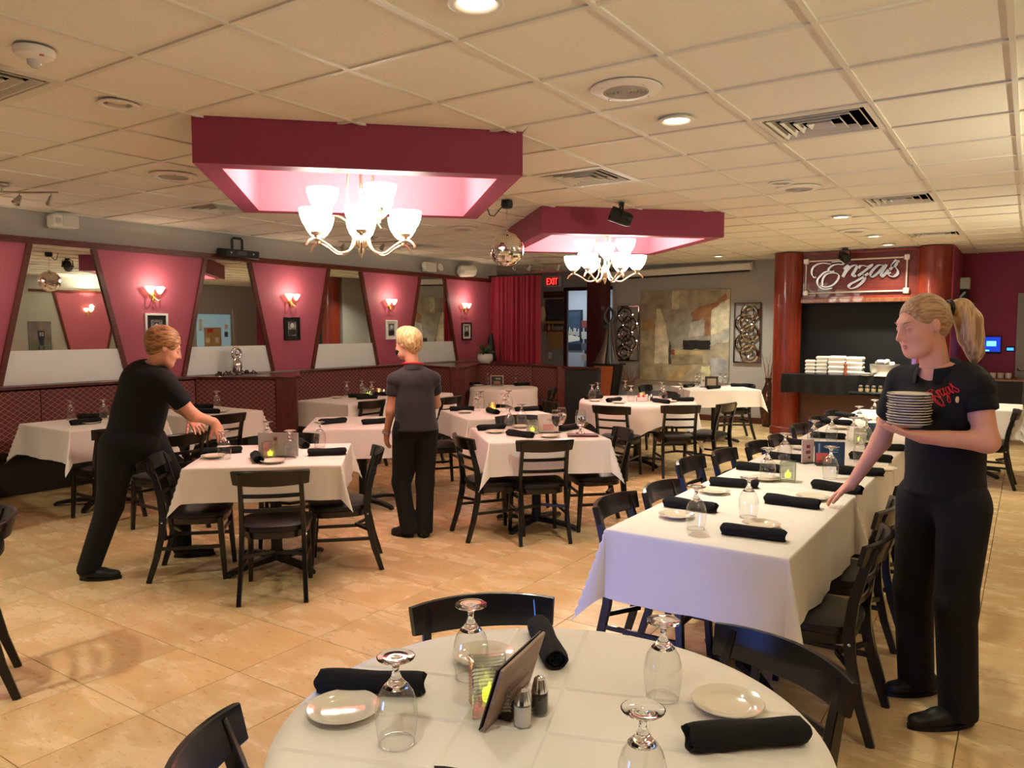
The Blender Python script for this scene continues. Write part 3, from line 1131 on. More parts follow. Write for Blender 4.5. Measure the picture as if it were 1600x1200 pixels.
# curved rail spot tracks on the ceiling
def make_track():
    t = thing('track_light', 'x', 'track light')
    pts = [(x, 0.10 * math.cos(x * 4.2) - 0.05, -0.06) for x in [-0.42 + 0.07 * i for i in range(13)]]
    MB().tube(pts, 0.008, 8).tube([(0, 0.05, -0.06), (0, 0.05, 0)], 0.008, 8).lathe([(0.05, 0), (0.05, -0.015), (0.02, -0.022), (0.001, -0.022)], 16, M=Matrix.Translation((0, 0.05, 0))).build('rail', M_STEEL, t)
    for i, x in enumerate((-0.36, -0.12, 0.12, 0.36)):
        y = 0.10 * math.cos(x * 4.2) - 0.05
        M = Matrix.Translation((x, y, -0.10)) @ Matrix.Rotation(0.6 * (1 if i % 2 else -1), 4, 'X') @ Matrix.Rotation(0.3, 4, 'Y')
        MB().tube([(x, y, -0.06), (x, y, -0.10)], 0.005, 6).lathe([(0.008, 0.02), (0.018, 0.0), (0.022, -0.03), (0.032, -0.065), (0.028, -0.067), (0.02, -0.05), (0.001, -0.045)], 14, M=M).build('spot_head', M_STEEL, t)
    return t


TRK = Kind(make_track)
for x, y, r, lb in [(-6.8, 7.0, 0.5, 'brushed steel curved track light seen through the front chandelier'), (-6.85, 10.9, 0.6, 'brushed steel curved track light behind the mirror ball'),
                    (-6.7, 2.8, 0.9, 'brushed steel track light cut by the left picture edge')]:
    TRK.put((x, y, CEIL), r, lb, 'curved track lights')
# ------------------------------------------------------------------ portal: two wooden columns, sign panel, pass-through
def wood(name, c0, c1, scale=5, rough=0.3, stretch=(9, 9, 0.6), coat=0.3):
    m = mat(name, c0, rough, coat=coat)
    nt = m.node_tree
    b = nt.nodes['Principled BSDF']
    tc = nt.nodes.new('ShaderNodeTexCoord')
    mp = nt.nodes.new('ShaderNodeMapping')
    mp.inputs['Scale'].default_value = stretch
    n = nt.nodes.new('ShaderNodeTexNoise')
    n.inputs['Scale'].default_value = scale
    n.inputs['Detail'].default_value = 6
    n.inputs['Distortion'].default_value = 0.6
    cr = nt.nodes.new('ShaderNodeValToRGB')
    cr.color_ramp.elements[0].position = 0.32
    cr.color_ramp.elements[1].position = 0.68
    cr.color_ramp.elements[0].color = lin(c0)
    cr.color_ramp.elements[1].color = lin(c1)
    nt.links.new(tc.outputs['Object'], mp.inputs[0])
    nt.links.new(mp.outputs[0], n.inputs['Vector'])
    nt.links.new(n.outputs['Fac'], cr.inputs[0])
    nt.links.new(cr.outputs[0], b.inputs['Base Color'])
    return m


M_CHERRY = wood('cherry_veneer', (104, 32, 16), (136, 48, 24), coat=0.25, rough=0.38)
M_CHERRYH = wood('cherry_veneer_flat', (92, 28, 16), (124, 42, 24), stretch=(0.8, 9, 9), coat=0.1, rough=0.42)
M_FRAMEWOOD = wood('frame_walnut', (104, 58, 34), (140, 84, 52), coat=0.3)
M_BLACKCLOTH = mat('black_cloth', (10, 10, 11), 0.9, bump=0.15, bscale=60)

for x, y, r, lb in [(-3.07, 12.03, 0.20, 'tall glossy cherry wood column left of the sign panel'), (-1.13, 12.13, 0.215, 'tall glossy cherry wood column right of the sign panel, behind the ponytailed server')]:
    t = thing('wooden_column', lb, 'column', (x, y, 0), group='cherry columns')
    MB().lathe([(r, 0.12), (r, 2.735)], 40, cap1=True).build('shaft', M_CHERRY, t)
    MB().lathe([(r + 0.02, 0), (r + 0.02, 0.10), (r + 0.008, 0.12), (r, 0.125)], 40).build('plinth', M_CHERRYH, t)

PX = -2.12
t = thing('sign_panel', 'cherry wood sign panel with metal script lettering above the pass-through', 'sign', (PX, 12.05, 0))
MB().box((0, 0.05, 2.385), (1.72, 0.08, 0.70)).build('panel', M_CHERRYH, t, smooth=False)
mb = MB()
for z in (2.055, 2.715):
    mb.box((0, 0.0, z), (1.66, 0.05, 0.035), ch=0.006)
for x in (-0.80, 0.80):
    mb.box((x, 0.0, 2.385), (0.03, 0.05, 0.66), ch=0.006)
mb.build('moulding', M_CHERRY, t, smooth=False)
M_SIGNMETAL = mat('sign_metal', (182, 178, 172), 0.34, 1.0)
M_SIGNPALE = mat('sign_pale_metal', (205, 196, 182), 0.42, 0.6)
cs = [(-0.695, 2.604), (0.655, 2.604), (0.655, 2.135), (-0.695, 2.135)]
bars_ = MB()
for i in range(4):
    p, q = cs[i], cs[(i + 1) % 4]
    bars_.tube([(p[0], -0.012, p[1]), (q[0], -0.012, q[1])], 0.014, 10)
bars_.build('border_rod', M_SIGNPALE, t)
for p in cs:
    MB().box((p[0], -0.014, p[1]), (0.085, 0.05, 0.085), ch=0.012).build('corner_block', M_SIGNPALE, t)
LET = {'E': [[(-0.549, 2.373), (-0.576, 2.363), (-0.604, 2.398), (-0.612, 2.454), (-0.587, 2.52), (-0.518, 2.561), (-0.429, 2.568), (-0.351, 2.548)], [(-0.34, 2.578), (-0.273, 2.582), (-0.206, 2.58), (-0.17, 2.558), (-0.195, 2.537), (-0.251, 2.544), (-0.317, 2.531), (-0.36, 2.499), (-0.378, 2.469), (-0.364, 2.447), (-0.329, 2.441), (-0.299, 2.448)], [(-0.378, 2.448), (-0.435, 2.43), (-0.49, 2.378), (-0.527, 2.325), (-0.518, 2.25), (-0.462, 2.197), (-0.396, 2.187), (-0.317, 2.2)], [(-0.451, 2.246), (-0.456, 2.308), (-0.429, 2.38), (-0.373, 2.416), (-0.295, 2.421), (-0.245, 2.399), (-0.23, 2.361), (-0.251, 2.307), (-0.306, 2.249), (-0.368, 2.222), (-0.429, 2.22), (-0.479, 2.241)]],
       'n': [[(-0.161, 2.464), (-0.137, 2.497), (-0.106, 2.522)], [(-0.106, 2.522), (-0.139, 2.447), (-0.178, 2.357)], [(-0.178, 2.357), (-0.128, 2.441), (-0.072, 2.499), (-0.016, 2.52), (0.008, 2.502), (-0.016, 2.439), (-0.048, 2.382), (-0.033, 2.357), (0.0, 2.374)]],
       'z': [[(0.028, 2.471), (0.056, 2.506), (0.095, 2.509), (0.151, 2.495), (0.223, 2.52)], [(0.212, 2.511), (0.129, 2.442), (0.028, 2.365)], [(0.028, 2.365), (0.073, 2.387), (0.112, 2.367), (0.117, 2.32), (0.073, 2.255), (0.006, 2.204), (-0.061, 2.186), (-0.094, 2.21), (-0.067, 2.251), (0.017, 2.295), (0.106, 2.351), (0.162, 2.397)]],
       'a': [[(0.352, 2.499), (0.296, 2.505), (0.229, 2.448), (0.19, 2.383), (0.212, 2.341), (0.273, 2.381), (0.34, 2.453), (0.372, 2.5)], [(0.396, 2.511), (0.352, 2.428), (0.329, 2.367), (0.346, 2.342), (0.396, 2.394), (0.424, 2.435)]],
       'q': [[(0.521, 2.571), (0.491, 2.527), (0.463, 2.48)]],
       's': [[(0.441, 2.434), (0.508, 2.516), (0.558, 2.556)], [(0.532, 2.521), (0.508, 2.477), (0.541, 2.421), (0.539, 2.372), (0.491, 2.337), (0.441, 2.35), (0.424, 2.38), (0.457, 2.396)]]}


def ribbon(mb, pts, y0, y1, wide, thin):
    """calligraphic stroke in the XZ plane: wide on the down-left diagonal, thin across it"""
    P = [Vector((x, z)) for x, z in pts]
    Q = []
    for i in range(len(P) - 1):
        p0, p1, p2, p3 = P[max(i - 1, 0)], P[i], P[i + 1], P[min(i + 2, len(P) - 1)]
        for k in range(4):
            s = k / 4
            Q.append(0.5 * ((2 * p1) + (p2 - p0) * s + (2 * p0 - 5 * p1 + 4 * p2 - p3) * s * s + (3 * p1 - p0 - 3 * p2 + p3) * s ** 3))
    Q.append(P[-1])
    n = len(Q)
    vs, fs = [], []
    for i, p in enumerate(Q):
        d = (Q[min(i + 1, n - 1)] - Q[max(i - 1, 0)]).normalized()
        nn = Vector((-d.y, d.x))
        c = abs(d.dot(Vector((0.45, 0.893))))
        w = (thin + (wide - thin) * max(0, (c - 0.55) / 0.45)) / 2
        for s in (-1, 1):
            q = p + nn * w * s
            vs += [(q.x, y0, q.y), (q.x, y1, q.y)]
    for i in range(n - 1):
        a, b = i * 4, i * 4 + 4
        fs += [(a, a + 2, b + 2, b), (a + 1, b + 1, b + 3, a + 3), (a, b, b + 1, a + 1), (a + 2, a + 3, b + 3, b + 2)]
    fs += [(0, 1, 3, 2), (4 * n - 4, 4 * n - 2, 4 * n - 1, 4 * n - 3)]
    mb.add(vs, fs)


for k_, strokes in LET.items():
    mb = MB()
    for i_, s_ in enumerate(strokes):
        ribbon(mb, s_, -0.03 - 0.001 * i_, -0.012, 0.040 if k_ != 'E' else 0.030, 0.013)
    mb.build('letter', M_SIGNMETAL, t, smooth=False)

# opening: wood casing, black backing, draped pass counter
t = thing('pass_through_frame', 'walnut framed dark pass-through opening between the two columns', 'frame', (PX, 12.05, 0))
mb = MB()
for x in (-0.79, 0.79):
    mb.box((x, -0.01, 1.46), (0.07, 0.08, 1.12), ch=0.008)
mb.box((0, -0.01, 2.015), (1.65, 0.08, 0.065), ch=0.008)
mb.build('casing', M_FRAMEWOOD, t, smooth=False)
MB().box((0, 0.25, 1.45), (1.6, 0.03, 1.2)).box((-0.79, 0.14, 1.45), (0.03, 0.22, 1.2)).box((0.79, 0.14, 1.45), (0.03, 0.22, 1.2)).build('black_backing', mat('black_board', (9, 9, 10), 0.7), t, smooth=False)
MB().box((0, 0.12, 0.44), (1.72, 0.06, 0.88)).build('lower_panel', mat('brown_panel', (92, 58, 44), 0.6), t, smooth=False)
t = thing('pass_counter', 'black draped serving shelf under the dark pass-through', 'counter', (PX, 11.8, 0))
MB().box((-0.03, 0.12, 0.915), (1.76, 0.5, 0.03)).build('shelf_board', M_BLACK, t, smooth=False)
mb = MB()
n = 60
x0, x1 = -0.92, 0.86
top = [(x0 + (x1 - x0) * i / n, -0.14, 0.938) for i in range(n + 1)]
back = [(x0 + (x1 - x0) * i / n, 0.30, 0.938) for i in range(n + 1)]
low = [(x0 + (x1 - x0) * i / n, -0.155 + 0.012 * math.sin(i * 0.9) + 0.008 * math.sin(i * 0.37), 0.66 + 0.012 * math.sin(i * 0.21)) for i in range(n + 1)]
mid = [(x0 + (x1 - x0) * i / n, -0.158 + 0.006 * math.sin(i * 0.9), 0.80) for i in range(n + 1)]
vs, fs = back + top + mid + low, []
for r_ in range(3):
    for i in range(n):
        a = r_ * (n + 1) + i
        fs.append((a, a + 1, a + n + 2, a + n + 1))
mb.add(vs, fs)
side = []
for s_, ii in ((0, 0), (1, n)):
    mb.add([back[ii], top[ii], mid[ii], low[ii], (back[ii][0], 0.3, 0.66)], [(0, 1, 2, 3, 4)])
mb.build('black_drape', M_BLACKCLOTH, t, smooth=True)
MB().box((0.35, -0.10, 0.715), (0.62, 0.42, 0.02), ch=0.004).build('lower_shelf', M_BLACK, t)

# things on the pass counter
M_FOAM = mat('white_foam', (232, 228, 218), 0.6)


def foam_stack(x, n_, w, d, h, y, lb):
    for k in range(n_):
        o = MB()
        z = 0.94 + h * k
        o.rings([[(-w / 2 + .012, -d / 2 + .012, 0), (w / 2 - .012, -d / 2 + .012, 0), (w / 2 - .012, d / 2 - .012, 0), (-w / 2 + .012, d / 2 - .012, 0)],
                 [(-w / 2, -d / 2, h * .5), (w / 2, -d / 2, h * .5), (w / 2, d / 2, h * .5), (-w / 2, d / 2, h * .5)],
                 [(-w / 2, -d / 2, h * .62), (w / 2, -d / 2, h * .62), (w / 2, d / 2, h * .62), (-w / 2, d / 2, h * .62)],
                 [(-w / 2 + .014, -d / 2 + .014, h * .97), (w / 2 - .014, -d / 2 + .014, h * .97), (w / 2 - .014, d / 2 - .014, h * .97), (-w / 2 + .014, d / 2 - .014, h * .97)]])
        pos = 'topmost of' if k == n_ - 1 else ('bottom of' if k == 0 else '%s up in' % ('first', 'second', 'third', 'fourth', 'fifth', 'sixth')[k])
        tag(o.build('foam_box', M_FOAM, None, smooth=False, loc=(x, y, z), rotz=rnd.uniform(-.04, .04)),
            'white foam takeout box, %s the %s' % (pos, lb), 'box', 'white foam takeout boxes')


foam_stack(-2.67, 4, 0.14, 0.14, 0.052, 11.86, 'short stack beside the left casing')
foam_stack(-2.515, 5, 0.16, 0.15, 0.053, 11.90, 'tall narrow stack second from the left casing')
foam_stack(-2.31, 4, 0.22, 0.22, 0.068, 11.90, 'wide stack left of the pepper mill')
foam_stack(-2.07, 4, 0.22, 0.22, 0.066, 11.92, 'wide stack right of the pepper mill')
t = thing('pepper_mill', 'wooden pepper mill among the foam boxes on the pass counter', 'pepper mill', (-2.17, 11.74, 0.94))
MB().lathe([(0.03, 0), (0.03, 0.03), (0.022, 0.05), (0.024, 0.09), (0.02, 0.12)], 16, cap0=True, cap1=True).build('body', wood('mill_wood', (128, 62, 30), (150, 80, 42)), t)
MB().lathe([(0.02, 0.122), (0.026, 0.135), (0.025, 0.155), (0.012, 0.17), (0.010, 0.18), (0.014, 0.19), (0.001, 0.20)], 16, cap0=True).build('knob', MATS['mill_wood'], t)
M_CHINA = mat('white_china', (222, 214, 200), 0.2)
t = thing('chafing_bowl', 'wide steel bowl holding folded white linen on the pass counter', 'bowl', (-1.68, 11.88, 0.94))
MB().lathe([(0.13, 0), (0.17, 0.02), (0.19, 0.08), (0.195, 0.16), (0.20, 0.165), (0.188, 0.165), (0.18, 0.09), (0.001, 0.03)], 28, cap0=True).build('bowl', mat('dull_steel', (196, 194, 186), 0.35, 0.7), t)
mb = MB()
for k in range(5):
    a = k * 1.26
    mb.box((0.07 * math.cos(a), 0.07 * math.sin(a), 0.165 + 0.01 * k), (0.11, 0.09, 0.05), rotm('Z', a) @ rotm('X', 0.4), ch=0.012)
mb.build('folded_linen', mat('linen_white', (236, 230, 220), 0.8), t)
for x, w_, lb in [(-1.90, 0.10, 'low stack of small plates right of the pepper mill')]:
    for k in range(3):
        tag(MB().lathe([(0.05, 0), (0.06, 0.003), (w_, 0.012), (w_ + 0.003, 0.014), (w_, 0.016), (0.06, 0.007), (0.001, 0.006)], 24, cap0=True).build('small_plate', M_CHINA, None, loc=(x, 11.73, 0.94 + 0.0135 * k)),
            'small white plate, %s in the %s' % (('lowest', 'middle', 'topmost')[k], lb), 'plate', 'plates on the pass counter')
tag(MB().box((0, 0, 0.012), (0.30, 0.16, 0.022), ch=0.006).build('folded_towel', mat('linen_white', (236, 230, 220), 0.8), None, loc=(-1.63, 11.71, 0.94)), 'folded white towel lying in front of the steel bowl', 'towel')
M_CHEESE = mat('grated_cheese', (226, 208, 150), 0.8)
M_CLEAR = None


def thin_glass(name, tint=(1, 1, 1), rough=0.0, f0=0.08, dens=0.0):
    """thin walled clear glass: see-through with Fresnel reflections"""
    m = bpy.data.materials.new(name)
    m.use_nodes = True
    nt = m.node_tree
    nt.nodes.remove(nt.nodes['Principled BSDF'])
    out = nt.nodes['Material Output']
    tr = nt.nodes.new('ShaderNodeBsdfTransparent')
    tr.inputs[0].default_value = tuple(tint) + (1,)
    gl = nt.nodes.new('ShaderNodeBsdfGlossy')
    gl.inputs['Roughness'].default_value = rough
    fr = nt.nodes.new('ShaderNodeLayerWeight')
    fr.inputs['Blend'].default_value = 0.28
    mr = nt.nodes.new('ShaderNodeMapRange')
    mr.inputs['To Min'].default_value = f0
    mr.inputs['To Max'].default_value = 0.85
    mix = nt.nodes.new('ShaderNodeMixShader')
    nt.links.new(fr.outputs['Facing'], mr.inputs['Value'])
    pw = nt.nodes.new('ShaderNodeMath')
    pw.operation = 'POWER'
    pw.inputs[1].default_value = 1.7
    nt.links.new(fr.outputs['Facing'], pw.inputs[0])
    nt.links.new(pw.outputs[0], mr.inputs['Value'])
    nt.links.new(mr.outputs[0], mix.inputs[0])
    nt.links.new(tr.outputs[0], mix.inputs[1])
    nt.links.new(gl.outputs[0], mix.inputs[2])
    nt.links.new(mix.outputs[0], out.inputs[0])
    MATS[name] = m
    return m


M_THIN = thin_glass('thin_clear_glass', (0.97, 0.975, 0.97))


def make_cheese():
    t = thing('cheese_shaker', 'x', 'shaker')
    MB().lathe([(0.03, 0), (0.034, 0.01), (0.034, 0.05), (0.03, 0.07)], 16, cap0=True).build('jar', M_THIN, t)
    MB().lathe([(0.029, 0.003), (0.031, 0.01), (0.031, 0.048), (0.001, 0.052)], 14, cap0=True).build('grated_cheese', M_CHEESE, t)
    MB().lathe([(0.031, 0.068), (0.032, 0.085), (0.022, 0.098), (0.001, 0.101)], 16, cap0=True).build('lid', M_CHROME, t)
    return t


CHS = Kind(make_cheese)
for k in range(4):
    CHS.put((-1.93 + 0.083 * k, 11.56 + 0.012 * (k % 2), 0.726), 0, '%s of four cheese shakers under the pass counter drape' % ('leftmost', 'second from left', 'third from left', 'rightmost')[k], 'cheese shakers')

# ------------------------------------------------------------------ back wall: painting, metal wall panels, screen housing
M_CANVAS = mat('canvas_taupe', (168, 156, 132), 0.7, vary=0.28, vscale=5, bump=0.2, bscale=40)
t = thing('abstract_painting', 'large beige and grey abstract painting on the back wall', 'painting', (-5.085, YB - 0.025, 1.475))
PW, PH = 1.65, 1.61
MB().box((0, 0, 0), (PW, 0.045, PH), ch=0.004).build('canvas', M_CANVAS, t, smooth=False)
patches = [([(0, .0), (.37, 0), (.36, .3), (.18, .32), (0, .36)], (144, 132, 116)), ([(0, .36), (.17, .31), (.17, .46), (0, .44)], (172, 142, 100)),
           ([(.0, .46), (.17, .47), (.18, .84), (.34, .84), (.36, 1), (0, 1)], (160, 148, 120)), ([(.37, 0), (.45, 0), (.45, .2), (.36, .22)], (186, 176, 146)),
           ([(.19, .20), (.24, .2), (.335, .56), (.335, .81), (.17, .81)], (206, 196, 172)), ([(.25, .2), (.8, .2), (.8, .55), (.49, .55), (.49, .64), (.37, .64), (.34, .54)], (150, 144, 134)),
           ([(.45, 0), (.97, 0), (.84, .16), (.6, .2), (.45, .2)], (160, 150, 128)), ([(.58, .26), (.66, .19), (.84, .14), (.96, .04), (.97, .1), (.82, .22), (.80, .5), (.74, .5), (.72, .3), (.6, .36)], (146, 104, 72)),
           ([(.81, .22), (1, .1), (1, .4), (.81, .5)], (204, 196, 168)), ([(.81, .5), (1, .4), (1, .56), (.81, .6)], (176, 172, 160)),
           ([(.5, .545), (.8, .545), (.8, .645), (.5, .65)], (34, 30, 28)), ([(.36, .655), (.41, .655), (.41, .71), (.36, .71)], (150, 82, 60)),
           ([(.41, .655), (.72, .655), (.72, .71), (.41, .71)], (178, 160, 118)), ([(.37, .715), (.72, .715), (.72, .8), (.37, .82)], (150, 138, 112)),
           ([(.80, .74), (.92, .73), (1, .77), (1, 1), (.82, 1)], (166, 166, 170)), ([(.71, .83), (.8, .82), (.8, 1), (.71, 1)], (206, 202, 166)),
           ([(.30, 1), (.44, .85), (.52, .83), (.6, .84), (.46, 1)], (176, 152, 112)), ([(.345, .56), (.365, .6), (.365, .82), (.34, .81)], (78, 72, 66)), ([(.58, .35), (.74, .33), (.72, .5), (.56, .52)], (168, 164, 154))]
for i, (pl, c) in enumerate(patches):
    y = -0.0235 - 0.0005 * i
    fine = []
    for (u0, v0), (u1, v1) in zip(pl, pl[1:] + pl[:1]):
        for k in range(6):
            w_ = math.sin(PI * k / 6) * 0.012
            fine.append((min(1, max(0, u0 + (u1 - u0) * k / 6 + rnd.uniform(-w_, w_))), min(1, max(0, v0 + (v1 - v0) * k / 6 + rnd.uniform(-w_, w_)))))
    pts = [((u - .5) * PW * .995, (.5 - v) * PH * .995) for u, v in fine]
    mb = MB().add([(a, -0.020, b) for a, b in pts] + [(a, y, b) for a, b in pts],
                  [tuple(range(len(pts), 2 * len(pts)))] + [(k, (k + 1) % len(pts), len(pts) + (k + 1) % len(pts), len(pts) + k) for k in range(len(pts))])
    mb.build('painted_patch', mat('paint_%d' % i, c, 0.65, vary=0.34, vscale=6, bump=0.25, bscale=50), t, smooth=False)

M_DARKCHROME = mat('dark_chrome', (170, 164, 166), 0.06, 1.0)


def metal_panel(x, z, lb, flip):
    t = thing('metal_wall_panel', lb, 'wall art', (x, YB - 0.03, z), 0, 'ring pattern metal panels')
    W_, H_ = 0.46, 1.02
    f = MB()
    for s in (-1, 1):
        f.box((s * (W_ / 2 - 0.012), 0, 0), (0.024, 0.03, H_), ch=0.003).box((0, 0, s * (H_ / 2 - 0.012)), (W_ - 0.05, 0.03, 0.024), ch=0.003)
    f.build('frame', M_DARKCHROME, t)
    for k in range(5):
        cx, cz = (0.045 if (k + flip) % 2 else -0.045), H_ / 2 - 0.17 - 0.17 * k
        for r_, w_ in ((0.140, 0.046), (0.070, 0.034)):
            n = 32
            ring = MB()
            q = []
            for i in range(n):
                a = 2 * PI * i / n
                c, s2 = math.cos(a), math.sin(a)
                q.append([(cx + (r_ - w_ / 2) * c, -0.012, cz + (r_ - w_ / 2) * s2), (cx + r_ * c, -0.022, cz + r_ * s2), (cx + (r_ + w_ / 2) * c, -0.012, cz + (r_ + w_ / 2) * s2), (cx + r_ * c, -0.004, cz + r_ * s2)])
            q.append(q[0])
            ring.rings(q, cap0=False, cap1=False)
            ring.build('ring', M_DARKCHROME, t)
    return t


metal_panel(-6.17, 1.515, 'chrome ring panel on the back wall left of the painting', 0)
metal_panel(-3.96, 1.535, 'chrome ring panel on the back wall right of the painting', 1)
t = thing('screen_housing', 'long white projection screen housing under the ceiling above the painting', 'projection screen', (-5.25, YB - 0.11, 2.615))
MB().box((0, 0, 0), (2.75, 0.13, 0.12), rotm('Y', -0.02), ch=0.02).build('case', M_WHITE, t)
MB().box((0, -0.02, -0.075), (2.68, 0.03, 0.03), rotm('Y', -0.02)).build('shadow_strip', M_BLACK, t)  # black strip stands for the shadow line under the case
for s in (-1, 1):
    MB().box((1.385 * s, 0, 0.027 * s), (0.02, 0.14, 0.13), ch=0.004).build('end_cap', mat('ivory_plastic', (205, 196, 178), 0.4), t)
    MB().box((1.0 * s, 0.055, 0.075), (0.05, 0.05, 0.06)).build('bracket', M_STEEL, t)

# dark red post that ends the back wall
struct('trim_2', MB().box((-6.66, 12.75, 1.37), (0.28, 0.4, 2.74)), M_DARKTRIM)
tag(bpy.data.objects['trim_2'], None, None, None, 'structure')

# abstract figure on a tapered pedestal
t = thing('pedestal', 'tapered orange and black pedestal against the back wall', 'pedestal', (-6.27, 12.42, 0))
pt = [[(-0.14, -0.12, 0), (0.06, -0.12, 0), (0.06, 0.12, 0), (-0.14, 0.12, 0)], [(-0.22, -0.17, 0.95), (0.20, -0.17, 0.95), (0.20, 0.17, 0.95), (-0.22, 0.17, 0.95)]]
MB().rings(pt).build('body', mat('pedestal_black', (22, 20, 22), 0.4), t, smooth=False)
MB().add([(-0.138, -0.124, 0.01), (0.03, -0.124, 0.01), (0.175, -0.172, 0.94), (-0.216, -0.172, 0.94), (-0.138, -0.116, 0.01), (0.03, -0.116, 0.01), (0.175, -0.164, 0.94), (-0.216, -0.164, 0.94)],
         [(0, 1, 2, 3), (4, 7, 6, 5), (0, 4, 5, 1), (1, 5, 6, 2), (2, 6, 7, 3), (3, 7, 4, 0)]).build('orange_face', mat('pedestal_orange', (186, 104, 62), 0.5, vary=0.15), t, smooth=False)
MB().box((-0.01, 0, 0.965), (0.50, 0.40, 0.03), ch=0.006).build('top_slab', MATS['pedestal_black'], t)
M_BRONZE = mat('statue_pewter', (158, 144, 130), 0.4, 0.7)
M_BRONZED = mat('statue_dark', (84, 88, 92), 0.4, 0.6)
t = thing('abstract_statue', 'pewter robed abstract statue with looped arms on the tapered pedestal', 'statue', (-6.30, 12.42, 0.98))
rr = []
for z, w, d, ox in [(0, .24, .15, -.02), (.08, .205, .14, -.02), (.2, .15, .12, .0), (.38, .105, .09, .02), (.55, .075, .07, .035), (.68, .062, .055, .04), (.74, .05, .045, .04)]:
    rr.append([(ox + w * math.cos(2 * PI * i / 28), d * math.sin(2 * PI * i / 28), z) for i in range(28)])
MB().rings(rr).build('robe', M_BRONZE, t)
rr = [[(p[0] * 0.55 + 0.09 - 0.05 * (z / .74), p[1] * 0.75 - 0.045, p[2]) for p in r] for z, r in zip([0, .08, .2, .38, .55, .68, .74], rr)]
MB().rings(rr).build('dark_fold', M_BRONZED, t)
MB().tube([(0.03, 0, 0.70), (-0.06, -0.01, 0.80), (-0.055, -0.01, 0.90), (0.02, 0, 1.02), (0.10, 0.01, 0.92), (0.115, 0.01, 0.82), (0.06, -0.03, 0.70), (-0.05, -0.05, 0.64)],
          [0.03, 0.036, 0.028, 0.022, 0.03, 0.038, 0.034, 0.022], 12).build('looped_arms', M_BRONZED, t)
MB().tube([(0.14, -0.1, 0.30), (0.20, -0.14, 0.1), (0.24, -0.15, 0.02)], 0.008, 8).build('sash', M_STEEL, t)

# dried twigs left and tall vase right
M_TWIG = mat('dry_twig', (120, 82, 48), 0.8)
t = thing('twig_vase', 'bushy dried curly twigs in a dark floor vase under the left ring panel', 'vase', (-6.03, 12.72, 0))
MB().lathe([(0.09, 0), (0.12, 0.1), (0.13, 0.25), (0.08, 0.42), (0.06, 0.48), (0.075, 0.5), (0.05, 0.49)], 20, cap0=True).build('vase', mat('vase_brown', (60, 40, 32), 0.4), t)
mb = MB()
for k in range(60):
    a, e_ = rnd.uniform(0, 2 * PI), rnd.uniform(0.1, 1.0)
    p = Vector((0, 0, 0.47))
    d = Vector((math.cos(a) * e_, math.sin(a) * e_ * .18, 0.9))
    pts = [p.copy()]
    for s in range(6):
        d = (d + Vector((rnd.uniform(-.7, .7), rnd.uniform(-.15, .15), rnd.uniform(-.35, .3)))).normalized()
        p = p + d * 0.085
        pts.append(p.copy())
    mb.tube(pts, [0.004, 0.0035, 0.003, 0.003, 0.0025, 0.002, 0.0015], 4)
o = mb.build('dried_twigs', M_TWIG, t)
o['kind'] = 'stuff'
t = thing('floor_vase', 'tall dark bronze floor vase with long twigs beside the left column', 'vase', (-3.52, 12.72, 0))
MB().lathe([(0.07, 0), (0.09, 0.02), (0.085, 0.06), (0.12, 0.22), (0.135, 0.38), (0.11, 0.56), (0.06, 0.68), (0.045, 0.75), (0.06, 0.80), (0.05, 0.79), (0.035, 0.74)], 28, cap0=True).build('vase', mat('bronze_glaze', (84, 58, 48), 0.16, 0.7, vary=0.5, vscale=30), t)
for k in range(9):
    a = k * 0.9
    x, y = math.cos(a) * 0.02, math.sin(a) * 0.02
    pts = [(x, y, 0.6), (x * 2, y * 2, 0.8), (x * 4 + rnd.uniform(-.03, .03), y * 3, 0.98), (x * 5 + rnd.uniform(-.05, .05), y * 4, 1.1 + rnd.uniform(0, .14))]
    MB().tube(pts, [0.006, 0.005, 0.004, 0.002], 5).build('twig', M_TWIG, t)

# ------------------------------------------------------------------ curtain and alcove
M_CURT = mat('red_curtain', (158, 18, 52), 0.6, sheen=0.4, vary=0.12, vscale=3)
t = thing('red_curtain', 'floor length crimson curtain hanging across the corner beside the exit sign', 'curtain', (-7.51, 11.2, 0))
mb = MB()
n, m_ = 150, 14
vs, fs = [], []
for j in range(m_ + 1):
    v = j / m_
    for i in range(n + 1):
        u = i / n
        x = -0.54 + 1.08 * u - (0.03 * math.sin(v * PI) if u < .2 else 0)
        y = (0.022 + .012 * v) * math.sin(u * 64 + 0.5 * math.sin(v * 3)) + 0.012 * math.sin(u * 151 + 2 * v) + 0.01 * math.sin(u * 23 + v)
        vs.append((x, y, 0.02 + (2.52 - 0.02) * (1 - v)))
for j in range(m_):
    for i in range(n):
        a = j * (n + 1) + i
        fs.append((a, a + 1, a + n + 2, a + n + 1))
mb.add(vs, fs)
mb.build('curtain_cloth', M_CURT, t)
MB().tube([(-0.54, 0, 2.53), (0.56, 0, 2.53)], 0.014, 10).build('rod', M_BLACK, t)
tag(MB().lathe([(0.11, 0), (0.10, 0.02), (0.05, 0.38), (0.028, 0.46), (0.02, 0.47), (0.001, 0.475)], 20, cap0=True).build('gap_cone', mat('gap_black', (14, 13, 14), 0.6), None, loc=(-7.83, 10.95, 1.045)),  # black cone fills in for the dark gap beside the curtain
    'slim black cone standing in for the dark gap between last portrait and curtain', 'dark gap')

